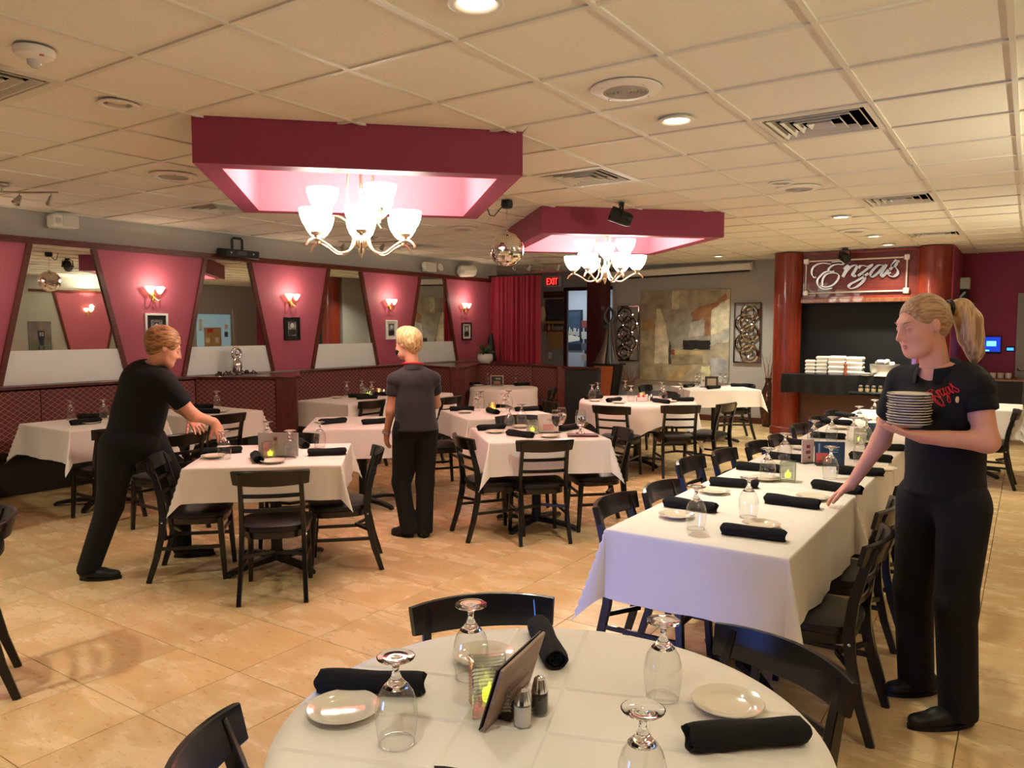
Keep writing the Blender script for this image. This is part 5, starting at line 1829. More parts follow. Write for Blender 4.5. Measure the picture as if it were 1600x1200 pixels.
CHAIR = Kind(make_chair)
chairs = [
    # x, y, facing degrees (0 faces +Y, counter-clockwise), label, group
    (-3.80, 3.04, 45, 'black ladder-back chair facing away at the square table between the two servers', 'A'),
    (-4.50, 2.98, -45, 'black ladder-back chair in front of the bending server, left side of the square table', 'A'),
    (-3.86, 3.62, 135, 'black ladder-back chair at the right side of the square table, beside the blonde server', 'A'),
    (-4.58, 3.78, -135, 'black ladder-back chair on the far side of the square table, only its top rail showing', 'A'),
    (-3.12, 4.98, 45, 'black ladder-back chair facing away at the middle table with the maroon folder', 'B'),
    (-3.45, 4.84, -33, 'black ladder-back chair seen from the side, left of the table with the maroon folder', 'B'),
    (-2.90, 5.50, 135, 'black chair pushed under the right end of the table with the maroon folder', 'B'),
    (-3.80, 5.82, -135, 'black chair with only the top rail showing behind the table with the maroon folder', 'B'),
    (-4.95, 6.02, -35, 'black chair at the left of the table behind, its seat showing beside the blonde server', 'C'),
    (-6.50, 3.42, 90, 'black chair at the leftmost table, mostly hidden behind the bending server', 'D'),
    (-5.72, 3.50, 90, 'black ladder-back chair just under the bending server\'s hands', 'D'),
    (-6.62, 4.55, 90, 'black ladder-back chair at the booth table, right of the bending server\'s arm', 'D'),
    (-6.46, 6.36, 90, 'black ladder-back chair at the long booth table, left of the blonde server', 'D'),
    (-6.02, 7.25, 90, 'black chair at the long booth table, its back showing right of the blonde server', 'D'),
    (-3.88, 1.30, 156, 'black chair cut by the left picture edge', 'E'),
    (-1.17, 1.66, -135, 'black chair at the round table nearest the camera, its top rail behind the goblet', 'F'),
    (-0.60, 1.76, 155, 'black chair at the right side of the nearest round table, largest chair back in view', 'F'),
    (-1.10, 1.00, -50, 'black chair cut by the bottom edge, left of the nearest round table', 'F'),
    (-1.40, 3.33, -90, 'first black chair on the left side of the long table, at its near end', 'G'),
    (-1.34, 3.75, -90, 'second black chair on the left side of the long table', 'G'),
    (-1.50, 4.59, -90, 'third black chair on the left side of the long table, seen more from the end', 'G'),
    (-1.43, 5.03, -90, 'fourth black chair on the left side of the long table', 'G'),
    (-1.36, 5.52, -90, 'fifth black chair on the left side of the long table', 'G'),
    (-1.33, 5.98, -90, 'sixth black chair on the left side of the long table, beside the dark menu card', 'G'),
    (-1.36, 6.75, -90, 'seventh black chair on the left side of the long table, just its rail showing', 'G'),
    (-1.36, 7.40, -90, 'eighth black chair on the left side of the long table, just its rail showing', 'G'),
    (-1.36, 8.05, -90, 'last black chair on the left side of the long table, near the brown counter front', 'G'),
    (-0.72, 3.32, 90, 'first black chair right of the long table, in front of the ponytailed server', 'G'),
    (-0.77, 3.94, 90, 'second black chair on the right side of the long table, against the ponytailed server\'s legs', 'G'),
    (-0.78, 4.62, 90, 'third black chair on the right side of the long table, behind the ponytailed server\'s legs', 'G'),
    (-3.68, 7.55, 5, 'black ladder-back chair facing away at the far round table, left one', 'H'),
    (-3.22, 7.98, 38, 'black ladder-back chair facing away at the far round table, middle one', 'H'),
    (-2.98, 8.35, 80, 'black chair seen from the side at the right of the far round table', 'H'),
    (-4.35, 7.62, -35, 'black chair left of the far round table, behind the upright goblets', 'H'),
    (-3.95, 9.12, 185, 'black chair on the far side of the far round table', 'H'),
    (-3.58, 11.12, 124, 'black chair under the cloth of the table below the painting, its legs showing', 'I'),
    (-4.35, 10.25, -90, 'black chair at the left end of the table below the painting', 'I'),
    (-0.34, 9.20, 90, 'black chair at the white table right of the ponytailed server', 'J'),
    (-5.65, 8.95, 110, 'dark chair in front of the round corner booth table beside the fern', 'D'),
]
for x, y, a, lb, g_ in chairs:
    CHAIR.put((x, y, 0), math.radians(a), lb, 'black ladder-back chairs')

# ------------------------------------------------------------------ tables and cloths
M_CLOTH = mat('white_tablecloth', (232, 226, 216), 0.8, bump=0.06, bscale=90, sheen=0.1)
M_IRON = mat('black_iron', (16, 15, 16), 0.45)
M_PLY = mat('table_top_brown', (92, 66, 46), 0.6)
TZ = 0.755


def table(cx, cy, ang, a, b, lb, group, bases=((0, 0),), rnd_top=False):
    t = thing('dining_table', lb, 'table', (cx, cy, 0), ang, group)
    if rnd_top:
        MB().lathe([(0.001, TZ - 0.03), (a, TZ - 0.03), (a, TZ), (0.001, TZ)], 40).build('table_top', M_PLY, t, smooth=False)
    else:
        MB().box((0, 0, TZ - 0.015), (2 * a, 2 * b, 0.03)).build('table_top', M_PLY, t, smooth=False)
    for bx, by in bases:
        MB().lathe([(0.055, 0.05), (0.042, 0.09), (0.038, 0.12), (0.038, TZ - 0.05), (0.12, TZ - 0.032)], 18, M=Matrix.Translation((bx, by, 0))).build('pedestal', M_IRON, t)
        for k in range(4):
            ca, sa = math.cos(PI / 2 * k + PI / 4), math.sin(PI / 2 * k + PI / 4)
            R = min(0.38, a * 0.82)
            MB().sweep([(bx + ca * 0.02, by + sa * 0.02, 0.06), (bx + ca * R * .6, by + sa * R * .6, 0.048), (bx + ca * R * .93, by + sa * R * .93, 0.028), (bx + ca * R, by + sa * R, 0.014)],
                       [0.06, 0.05, 0.045, 0.04], [0.04, 0.032, 0.03, 0.024], (0, 0, 1)).build('base_foot', M_IRON, t)
    return t


def cloth_rect(cx, cy, ang, a, b, drop, lb, seed=0, res=0.03, group=None, fold=0.012, dropy=None, z0=TZ):
    r = random.Random(seed)
    dropx, dropy = drop, (dropy if dropy is not None else drop)
    ph = [r.uniform(0, 6) for _ in range(8)]
    def axis(h, d):
        n = max(2, int(2 * h / 0.06))
        inn = [-h + 2 * h * i / n for i in range(n + 1)]
        st = [0.004, 0.010, 0.022]
        while st[-1] < d - res * .6:
            st.append(min(d, st[-1] + res))
        if d < 0.03:
            st = [d * .4, d]
        st[-1] = d
        return [-h - q for q in reversed(st)] + inn + [h + q for q in st]
    US, VS = axis(a, dropx), axis(b, dropy)
    nu, nv = len(US) - 1, len(VS) - 1
    vs, fs = [], []
    zt = z0 + 0.004
    for j in range(nv + 1):
        v = VS[j]
        for i in range(nu + 1):
            u = US[i]
            ex, ey = max(abs(u) - a, 0), max(abs(v) - b, 0)
            px, py = max(-a, min(a, u)), max(-b, min(b, v))
            L = math.hypot(ex, ey)
            if L == 0:
                z = zt + 0.0012 * math.sin(9 * u + ph[0]) * math.sin(8 * v + ph[1])
                vs.append((u, v, z))
                continue
            nx, ny = math.copysign(ex / L, u), math.copysign(ey / L, v)
            along = v if ex > ey else u
            side = 0 if ex > ey and u > 0 else 1 if ex > ey else 2 if v > 0 else 3
            k = min(1, L / 0.25)
            wav = fold * k * (math.sin(along * 13 + ph[side]) + 0.6 * math.sin(along * 29 + ph[side + 4]))
            corner = 2 * min(ex, ey) / (ex + ey)
            out = 0.006 * min(1, L / 0.01) + L * 0.05 + wav * (1 - corner) + L * (0.30 * corner ** 1.5)
            dz = L * (0.99 - 0.06 * corner)
            z = zt - max(0, dz - 0.0025)
            vs.append((px + nx * out, py + ny * out, z))
    for j in range(nv):
        for i in range(nu):
            q = j * (nu + 1) + i
            fs.append((q, q + 1, q + nu + 2, q + nu + 1))
    mb = MB().add(vs, fs)
    o = mb.build('tablecloth', M_CLOTH, None, angle=80)
    o.location = (cx, cy, 0)
    o.rotation_euler = (0, 0, ang)
    return tag(o, lb, 'tablecloth', group or 'white tablecloths')


def cloth_round(cx, cy, R, half, lb, seed=0, res=0.03, waves=9, amp=0.03, dropmax=9.0, creases=0.0, ang0=0.0):
    """square cloth over a round top (half = half side of the cloth) or round cloth when dropmax limits it"""
    r = random.Random(seed)
    p0 = r.uniform(0, 6)
    vs, fs = [], []
    n, zt = 120, TZ + 0.004
    radii = [R * k / 14 for k in range(15)]
    rows = []
    rows.append([(0, 0)])
    vs.append((0, 0, zt))
    idx = [[0] * n]
    for k in range(1, 15):
        row = []
        for i in range(n):
            a = 2 * PI * i / n
            q = radii[k]
            x, y = q * math.cos(a), q * math.sin(a)
            z = zt
            row.append(len(vs))
            vs.append((x, y, z))
        idx.append(row)
    m_ = 10
    for k in range(1, m_ + 1):
        row = []
        for i in range(n):
            a = 2 * PI * i / n
            aa = a - ang0
            ext = min(half / max(abs(math.cos(aa)), abs(math.sin(aa))) - R, dropmax)
            L = ext * k / m_
            cor = max(0.0, (ext - (half - R)) / (half * 0.41))
            wv = amp * min(1, L / 0.2) * math.sin(waves * a + p0)
            q = R + 0.012 * min(1, L / 0.02) + 0.06 * L + wv * (0.5 + 0.5 * min(1, L / .3)) + 0.18 * cor * L
            row.append(len(vs))
            vs.append((q * math.cos(a), q * math.sin(a), zt - max(0, L * 0.985 - 0.005)))
        idx.append(row)
    for i in range(n):
        fs.append((0, idx[1][i], idx[1][(i + 1) % n]))
    for k in range(1, len(idx) - 1):
        for i in range(n):
            j = (i + 1) % n
            fs.append((idx[k][i], idx[k + 1][i], idx[k + 1][j], idx[k][j]))
    mb = MB().add(vs, fs)
    o = mb.build('tablecloth', M_CLOTH, None, angle=80)
    o.location = (cx, cy, 0)
    if creases:
        # pressed fold lines: narrow raised ridges in the cloth itself
        c = MB()
        for s in (-0.33, 0.0, 0.36):
            for ax in (0, 1):
                h = math.sqrt(max(0, R * R - (s * R) ** 2)) * 0.985
                d = ang0
                pts = []
                for k in range(11):
                    u = -h + 2 * h * k / 10
                    x, y = (u, s * R) if ax == 0 else (s * R, u)
                    pts.append((x * math.cos(d) - y * math.sin(d), x * math.sin(d) + y * math.cos(d)))
                vs2, f2 = [], []
                for k, p in enumerate(pts):
                    q = pts[min(k + 1, 10)], pts[max(k - 1, 0)]
                    dx, dy = q[0][0] - q[1][0], q[0][1] - q[1][1]
                    l_ = math.hypot(dx, dy)
                    nx, ny = -dy / l_ * 0.007, dx / l_ * 0.007
                    vs2 += [(p[0] - nx, p[1] - ny, zt + 0.0002), (p[0], p[1], zt + creases), (p[0] + nx, p[1] + ny, zt + 0.0002)]
                for k in range(10):
                    f2 += [(3 * k, 3 * k + 1, 3 * k + 4, 3 * k + 3), (3 * k + 1, 3 * k + 2, 3 * k + 5, 3 * k + 4)]
                c.add(vs2, f2)
        c.build('fold_crease', M_CLOTH, o)
    return tag(o, lb, 'tablecloth', 'white tablecloths')


R45 = math.radians(42)
TAB = [
    # key, cx, cy, angle, half x, half y, drop, name, bases
    ('A', -4.20, 3.36, R45, 0.47, 0.46, 0.22, 'square table between the bending server and the blonde server', ((0, 0),)),
    ('B', -3.30, 5.25, math.radians(46), 0.47, 0.45, 0.26, 'square table with the maroon folder and upright goblets', ((0, 0),)),
    ('C', -4.42, 6.30, math.radians(-35), 0.46, 0.46, 0.24, 'square table just behind the one with the maroon folder', ((0, 0),)),
    ('M', -5.00, 4.98, R45, 0.46, 0.46, 0.26, 'square table at the blonde server\'s left hand', ((0, 0),)),
    ('L', -7.02, 3.62, 0.0, 0.44, 0.43, 0.28, 'leftmost table, behind the bending server', ((0, 0),)),
    ('L2', -7.05, 4.72, 0.0, 0.46, 0.40, 0.26, 'booth table right of the bending server\'s arm', ((0, 0),)),
    ('K', -6.72, 6.98, 0.0, 0.43, 0.93, 0.30, 'long booth table along the left wall behind the blonde server', ((0, -0.5), (0, 0.5))),
    ('I', -3.72, 10.70, math.radians(40), 0.50, 0.42, 0.24, 'table below the abstract painting', ((0, 0),)),
    ('J', -0.48, 9.85, 0.0, 0.44, 0.44, 0.30, 'white table right of the ponytailed server', ((0, 0),)),
]
for key, cx, cy, an, a, b, dr, nm, bs in TAB:
    table(cx, cy, an, a, b, 'pedestal dining table, the ' + nm, 'cloth covered square tables', bs)
    cloth_rect(cx, cy, an, a, b, dr, 'white tablecloth on the ' + nm, seed=hash(key) % 1 + len(key) * 7 + ord(key[0]))
# long table: five tables in a line under four overlapping cloths
LY = [(2.88, 4.14), (4.16, 5.42), (5.44, 6.70), (6.72, 7.90), (7.92, 8.72)]
for k, (y0, y1) in enumerate(LY):
    lb = ('nearest table of the long row, end toward the camera', 'second table of the long row, at the reaching hand', 'third table of the long row, with the dark menu card', 'fourth table of the long row', 'farthest table of the long row')[k]
    table(-1.085, (y0 + y1) / 2, 0, 0.375, (y1 - y0) / 2, 'pedestal dining table, ' + lb, 'tables of the long row', ((0, 0),))
    cloth_rect(-1.085, (y0 + y1) / 2, 0, 0.375 + 0.002 * (k % 2), (y1 - y0) / 2 + (0.0 if k == 0 else 0.0), 0.30, 'white tablecloth on the ' + lb, seed=30 + k, dropy=0.30 if k in (0, 4) else 0.02, z0=TZ + 0.0015 * ((k + 1) % 2), group='white cloths of the long row', fold=0.009)
t = table(-0.81, 1.335, 0.3, 0.565, 0.565, 'round dining table nearest the camera', 'round tables', rnd_top=True)
cloth_round(-0.81, 1.335, 0.57, 0.95, 'white cloth with pressed fold lines on the nearest round table', seed=3, creases=0.0030, ang0=0.35, amp=0.02)
t = table(-3.83, 8.33, 0.3, 0.64, 0.64, 'round dining table far back, in front of the painting', 'round tables', rnd_top=True)
cloth_round(-3.83, 8.33, 0.67, 0.90, 'white cloth with pointed hanging corners on the far round table', seed=5, amp=0.022, ang0=0.94)
t = table(-6.28, 9.10, 0.3, 0.46, 0.46, 'round dining table in the corner booth beside the fern', 'round tables', rnd_top=True)
cloth_round(-6.28, 9.10, 0.48, 0.68, 'white scalloped cloth on the round corner booth table', seed=8, waves=6, amp=0.03, ang0=0.5)
# ------------------------------------------------------------------ tableware
TT = TZ + 0.0065
M_GLASS = mat('solid_glass', (250, 252, 252), 0.0, trans=1.0, ior=1.46)


def goblet_profiles():
    # stands on its rim: rim at z=0, foot on top
    bowl = [(0.0365, 0.0), (0.0400, 0.02), (0.0432, 0.045), (0.0440, 0.062), (0.0425, 0.082), (0.036, 0.104), (0.027, 0.119)]
    stem = [(0.027, 0.119), (0.018, 0.128), (0.0115, 0.137), (0.0078, 0.147), (0.0070, 0.156), (0.0085, 0.165), (0.014, 0.172), (0.030, 0.1765), (0.0385, 0.179), (0.0395, 0.1815), (0.0375, 0.183), (0.028, 0.1815), (0.014, 0.1805), (0.008, 0.181), (0.001, 0.182)]
    inner = [(0.0265, 0.1185), (0.024, 0.119), (0.016, 0.1215), (0.009, 0.1205), (0.001, 0.119)]
    return bowl, stem, inner


def make_goblet(flip=False):
    t = thing('goblet', 'x', 'glass')
    bowl, stem, inner = goblet_profiles()
    H_ = 0.183
    M = Matrix.Identity(4) if not flip else Matrix.Translation((0, 0, H_)) @ Matrix.Rotation(PI, 4, 'X')
    b = MB().lathe(bowl, 28, M=M)
    b.build('bowl', M_THIN, t)
    rim = MB().tube([tuple(M @ Vector((0.0365 * math.cos(2 * PI * i / 28), 0.0365 * math.sin(2 * PI * i / 28), 0.0012))) for i in range(28)], 0.0011, 5, closed=True)
    rim.build('rim', M_GLASS, t)
    MB().lathe(list(reversed(inner)) + stem, 24, M=M).build('stem', M_GLASS, t)
    if flip:
        MB().lathe([(0.001, 0.062), (0.02, 0.066), (0.034, 0.080), (0.0405, 0.10), (0.0425, 0.115), (0.0420, 0.138), (0.001, 0.138)], 24).build('water', mat('water', (245, 250, 252), 0.0, trans=1.0, ior=1.33), t)
    return t


GOB = Kind(make_goblet)
UPG = Kind(lambda: make_goblet(True))


def make_napkin():
    """rolled cloth, long axis local X, unit length 1 scaled per use is avoided: built 0.25 long"""
    L, r = 0.25, 0.028
    mb = MB()
    n = 22
    rings = []
    for k in range(15):
        u = k / 14
        x = -L / 2 + L * u
        s = 1 + 0.05 * math.sin(u * 9) + (-.06 if k in (0, 14) else 0)
        ring = []
        for i in range(n):
            a = 2 * PI * i / n
            q = r * s * (1 + 0.05 * math.sin(2 * a + u * 2) + 0.03 * math.sin(5 * a + u * 7))
            # the outer flap ends in a small step along one side
            st = 0.0035 if 0.9 < a < 1.9 + 0.5 * u else 0
            y, z = (q + st) * math.cos(a) * 1.12, (q + st) * math.sin(a) * 0.86
            ring.append((x + 0.004 * math.sin(3 * a) * (1 if k == 14 else -1 if k == 0 else 0), y, max(z, -r * 0.74) + r * 0.74))
        rings.append(ring)
    mb.rings(rings, cap0=False, cap1=False)
    for e, sgn in ((0, -1), (14, 1)):
        base = rings[e]
        cx = base[0][0]
        cz = r * 0.72
        lay = [base]
        for f, dx in ((0.82, -0.002), (0.74, -0.012), (0.60, -0.010), (0.52, -0.003), (0.40, -0.012), (0.25, -0.012)):
            lay.append([(p[0] + sgn * dx, p[1] * f, cz + (p[2] - cz) * f) for p in base])
        mb.rings(lay, cap0=False, cap1=True)
    return tag(mb.build('napkin_roll', M_NAPKIN, None, angle=60), 'x', 'napkin')


M_NAPKIN = mat('black_napkin_cloth', (9, 8, 9), 0.95, bump=0.25, bscale=120)
NAP = Kind(make_napkin)
M_PLATE = mat('cream_china', (226, 216, 196), 0.12, coat=0.3)


def make_plate():
    pr = [(0.001, 0.003), (0.040, 0.003), (0.046, 0.0), (0.050, 0.003), (0.056, 0.0095), (0.078, 0.0140), (0.0805, 0.0155), (0.079, 0.0175), (0.066, 0.0150), (0.0565, 0.0125), (0.0515, 0.0085), (0.047, 0.0070), (0.001, 0.0070)]
    return tag(MB().lathe(pr, 36).build('small_plate', M_PLATE, None), 'x', 'plate')


PLT = Kind(make_plate)
GOBLETS = [
    ((-1.046, 1.127), 'front left goblet on the nearest round table, beside the black napkin'),
    ((-1.097, 1.448), 'goblet on the nearest round table standing over the plate behind the ribbed candle block'),
    ((-0.669, 1.612), 'goblet on the right half of the nearest round table, left of the small plate'),
    ((-0.538, 1.21), 'goblet on the nearest round table cut by the bottom picture edge'),
    ((-1.145, 3.094), 'goblet at the left front corner of the long table'),
    ((-1.021, 3.418), 'goblet at the middle of the near end of the long table'),
    ((-1.185, 4.309), 'goblet on the long table just left of the ribbed candle block'),
    ((-0.906, 4.563), 'goblet in front of the dark menu card on the long table'),
    ((-1.263, 4.975), 'goblet behind the ribbed candle block on the long table'),
    ((-0.864, 5.244), "goblet right of the dark menu card, by the server's forearm"),
    ((-1.213, 6.115), 'goblet on the long table behind the dark menu card, second from the left'),
    ((-1.274, 5.806), 'goblet behind the white leaflet on the long table'),
    ((-1.187, 7.082), 'tall looking goblet beside the far candle block on the long table'),
    ((-1.179, 7.816), 'farthest goblet on the long table, left of the golden candle jar'),
    ((-0.968, 6.086), 'goblet just in front of the far candle block on the long table'),
    ((-1.071, 6.171), 'goblet just left of the far candle block on the long table'),
    ((-4.321, 3.056), 'goblet at the left of the square table between the two servers'),
    ((-4.509, 3.551), 'goblet behind the white menu card on the square table between the servers'),
    ((-3.985, 3.313), 'goblet in front of the white menu card on the square table between the servers'),
    ((-4.178, 3.738), 'goblet at the back right of the square table between the servers'),
    ((-7.364, 3.583), 'left of the two goblets on the leftmost table'),
    ((-7.158, 3.783), "right of the two goblets on the leftmost table, touching the server's back"),
    ((-7.142, 4.975), "lone goblet on the booth table above the bending server's arm"),
    ((-7.011, 6.723), 'left goblet on the long booth table, by the small plate'),
    ((-7.051, 7.028), 'middle goblet on the long booth table, behind the clear candle'),
    ((-6.817, 6.962), 'right goblet on the long booth table, near the blonde server'),
    ((-4.699, 6.317), 'left of the pair of overlapping goblets beside the golden candle jar'),
    ((-4.816, 6.544), 'right of the pair of overlapping goblets beside the golden candle jar'),
    ((-4.429, 6.425), 'front goblet right of the golden candle jar on the table behind the folder table'),
    ((-4.605, 6.766), 'back goblet right of the golden candle jar on the table behind the folder table'),
    ((-3.602, 5.302), 'left goblet on the table with the maroon folder'),
    ((-3.682, 5.61), 'second goblet on the table with the maroon folder, left of the candle block'),
    ((-6.767, 9.376), 'left goblet on the round corner booth table, beside the picture card'),
    ((-6.489, 9.725), 'right goblet on the round corner booth table'),
    ((-4.283, 8.049), 'front one of the left goblet pair on the far round table'),
    ((-4.384, 8.388), 'back one of the left goblet pair on the far round table'),
    ((-4.262, 8.91), 'back left goblet near the condiment caddy on the far round table'),
    ((-3.83, 8.161), 'front goblet just left of the condiment caddy on the far round table'),
    ((-3.766, 8.912), 'back goblet of two right of the condiment caddy, far round table'),
    ((-3.514, 8.374), 'front goblet of two right of the condiment caddy, far round table'),
    ((-3.508, 8.874), 'rightmost goblet on the far round table'),
    ((-4.068, 10.885), 'first small goblet on the table below the painting'),
    ((-4.021, 10.917), 'second small goblet on the table below the painting, left of the dark card'),
    ((-3.77, 11.086), 'third small goblet on the table below the painting, right of the dark card'),
    ((-3.707, 11.129), 'rightmost small goblet on the table below the painting'),
]
UPRIGHT = [
    ((-3.174, 5.351), 'left upright goblet on the table with the maroon folder'),
    ((-3.24, 5.546), 'back upright goblet on the table with the maroon folder'),
    ((-2.937, 5.33), 'upright goblet standing on the maroon folder'),
]
NAPKINS = [
    ((-1.362, 1.19), (-1.134, 1.328), 'black napkin roll behind the front plate on the nearest round table'),
    ((-1.102, 1.768), (-0.962, 1.617), 'black napkin roll lying away from the camera at the back of the nearest round table'),
    ((-0.55, 1.432), (-0.348, 1.612), 'black napkin roll at the right edge of the nearest round table'),
    ((-0.787, 1.064), (-0.726, 1.087), 'black napkin roll cut by the bottom picture edge'),
    ((-1.428, 3.415), (-1.158, 3.412), 'black napkin roll at the left front of the long table, behind the first goblet'),
    ((-1.421, 4.001), (-1.154, 4.08), 'black napkin roll second along the left side of the long table'),
    ((-1.019, 3.08), (-0.784, 3.101), 'black napkin roll at the near end of the long table'),
    ((-1.045, 3.755), (-0.784, 3.755), "black napkin roll touched by the server's fingers on the long table"),
    ((-0.927, 4.254), (-0.683, 4.209), "black napkin roll under the server's wrist on the long table"),
    ((-1.426, 4.57), (-1.208, 4.592), 'black napkin roll left of the near ribbed candle block on the long table'),
    ((-0.889, 4.759), (-0.684, 4.803), "black napkin roll under the server's forearm on the long table"),
    ((-1.374, 5.044), (-1.161, 5.043), 'black napkin roll behind the near ribbed candle block on the long table'),
    ((-0.947, 5.363), (-0.695, 5.33), 'black napkin roll right of the dark menu card on the long table'),
    ((-1.44, 5.768), (-1.316, 5.741), 'black napkin roll left of the white leaflet on the long table'),
    ((-1.336, 6.237), (-1.194, 6.249), 'black napkin roll beyond the dark menu card on the long table'),
    ((-0.926, 5.827), (-0.698, 5.879), "black napkin roll by the server's hip on the long table"),
    ((-1.521, 7.233), (-1.262, 7.188), 'black napkin roll near the far end of the long table'),
    ((-1.512, 7.908), (-1.348, 7.763), 'farthest black napkin roll on the long table'),
    ((-4.575, 3.069), (-4.451, 3.28), 'black napkin roll behind the left plate on the table between the two servers'),
    ((-4.246, 3.228), (-3.955, 3.048), 'black napkin roll lying toward the camera in front of the white menu card'),
    ((-3.959, 3.453), (-3.806, 3.619), 'black napkin roll at the right front of the table between the two servers'),
    ((-4.476, 3.796), (-4.186, 3.628), 'black napkin roll behind the right front one on the table between the two servers'),
    ((-5.175, 4.657), (-5.118, 4.864), "left black napkin roll on the table at the blonde server's hand"),
    ((-4.845, 4.88), (-4.773, 5.04), "right black napkin roll on the table at the blonde server's hand"),
    ((-6.939, 3.413), (-6.928, 3.586), 'front black napkin roll on the leftmost table'),
    ((-7.369, 3.702), (-7.286, 3.821), 'back black napkin roll on the leftmost table, between the goblets'),
    ((-6.87, 4.565), (-6.721, 4.665), "front black napkin roll on the booth table above the bending server's arm"),
    ((-7.357, 4.83), (-7.21, 4.929), "back black napkin roll on the booth table above the bending server's arm"),
    ((-6.893, 6.696), (-6.756, 6.788), 'small looking black napkin roll beside the plate on the long booth table'),
    ((-6.623, 6.569), (-6.549, 6.72), 'black napkin roll above the chair rail on the long booth table'),
    ((-6.829, 7.065), (-6.715, 7.142), 'black napkin roll nearest the blonde server on the long booth table'),
    ((-4.896, 6.184), (-4.753, 6.28), 'left black napkin roll on the table behind the folder table'),
    ((-4.575, 6.327), (-4.311, 6.154), 'black napkin roll in front of the golden candle jar'),
    ((-4.353, 6.477), (-4.19, 6.735), "long looking black napkin roll right of the goblets, behind the folder table's candle"),
    ((-3.764, 5.095), (-3.67, 5.306), 'black napkin roll behind the left plate on the folder table'),
    ((-3.406, 5.013), (-3.189, 4.987), 'black napkin roll lying before the goblets on the folder table'),
    ((-3.186, 5.485), (-3.162, 5.648), 'black napkin roll beyond the maroon folder'),
    ((-6.945, 9.099), (-6.834, 9.174), 'left black napkin roll on the round corner booth table'),
    ((-6.279, 9.394), (-6.184, 9.612), 'right black napkin roll on the round corner booth table'),
    ((-4.522, 8.088), (-4.453, 8.237), 'leftmost black napkin roll on the far round table'),
    ((-4.0, 7.86), (-3.957, 8.171), 'black napkin roll by the left plate on the far round table'),
    ((-3.581, 8.235), (-3.346, 8.121), 'black napkin roll in the middle front of the far round table'),
    ((-3.415, 8.441), (-3.21, 8.579), 'black napkin roll at the right front of the far round table'),
    ((-3.521, 8.97), (-3.449, 9.125), 'back right black napkin roll on the far round table'),
    ((-4.08, 10.435), (-4.038, 10.755), 'left black napkin roll on the table below the painting'),
    ((-3.696, 10.415), (-3.631, 10.597), 'middle black napkin roll on the table below the painting'),
    ((-3.635, 11.027), (-3.348, 11.22), 'right black napkin roll on the table below the painting'),
]
PLATES = [
    ((-1.226, 1.151), 'small plate at the left front of the nearest round table'),
    ((-1.131, 1.548), 'small plate behind the ribbed candle block on the nearest round table'),
    ((-0.53, 1.652), 'small plate on the right half of the nearest round table'),
    ((-1.289, 3.237), 'small plate at the left front corner of the long table, behind the first goblet'),
    ((-1.323, 3.832), 'small plate second along the left side of the long table'),
    ((-0.924, 3.281), 'small plate behind the near end napkin roll on the long table'),
    ((-0.865, 3.962), "small plate just left of the server's reaching fingers"),
    ((-1.199, 4.321), 'small plate behind the goblet left of the near candle block'),
    ((-1.285, 4.849), 'small plate third along the left side of the long table'),
    ((-1.303, 5.572), 'small plate fourth along the left side of the long table'),
    ((-0.697, 5.011), "small plate right side of the long table under the server's arm"),
    ((-1.306, 6.9), 'small plate beyond the dark menu card on the long table'),
    ((-1.322, 7.843), 'farthest small plate on the long table'),
    ((-4.424, 3.047), 'small plate at the left of the table between the two servers'),
    ((-3.942, 3.14), 'small plate at the front of the table between the two servers'),
    ((-6.919, 3.536), 'small plate on the leftmost table between the goblets'),
    ((-6.776, 4.77), "small plate on the booth table above the bending server's arm"),
    ((-6.978, 6.533), 'small plate on the long booth table'),
    ((-6.827, 7.18), 'small plate next to the blonde server on the long booth table'),
    ((-4.682, 6.111), 'small plate at the left of the table behind the folder table'),
    ((-4.412, 6.661), 'small plate right of the goblets on the table behind the folder table'),
    ((-3.586, 5.073), 'left small plate on the table with the maroon folder'),
    ((-3.084, 5.1), 'front small plate on the table with the maroon folder'),
    ((-3.591, 5.461), 'small plate under the second goblet on the table with the maroon folder'),
    ((-6.734, 9.087), 'small plate on the round corner booth table'),
    ((-4.201, 7.911), 'left small plate on the far round table'),
    ((-3.845, 7.873), 'front small plate on the far round table'),
    ((-3.422, 8.342), 'small plate between two napkin rolls on the far round table'),
    ((-3.647, 8.992), 'back small plate on the far round table'),
    ((-4.086, 10.575), 'small plate on the table below the painting'),
]


def on_far_round(x, y):
    """keep what lies on the far round table inside its edge"""
    dx, dy = x + 3.83, y - 8.33
    d = math.hypot(dx, dy)
    return (x, y) if d < 0.53 or d > 0.95 else (-3.83 + dx * 0.53 / d, 8.33 + dy * 0.53 / d)


for (x, y), lb in GOBLETS:
    GOB.put((x, y, TT), rnd.uniform(0, 6), 'upside-down ' + lb, 'upturned goblets')
for k, ((x, y), lb) in enumerate(UPRIGHT):
    UPG.put((x, y, TT + (0.014 if k == 2 else 0)), 0.4 * k, lb + ', holding water' if k < 2 else lb, 'upright water goblets')
for (x0, y0), (x1, y1), lb in NAPKINS:
    a = math.atan2(y1 - y0, x1 - x0)
    o = NAP.put(on_far_round((x0 + x1) / 2, (y0 + y1) / 2) + (TT,), a + (PI if rnd.random() < .5 else 0), lb, 'black napkin rolls')
for (x, y), lb in PLATES:
    PLT.put(on_far_round(x, y) + (TT,), rnd.uniform(0, 6), lb, 'small bread plates')


# ribbed glass candle blocks, golden candle jars
M_TEA = mat('tealight_glow', (240, 230, 120), 0.4, emit=(228, 232, 60), estr=2.2)
M_FLAME = mat('amber_flame', (255, 200, 90), 0.4, emit=(255, 196, 70), estr=9)
M_RIB = thin_glass('ribbed_glass', (0.90, 0.93, 0.90), 0.04, 0.30)


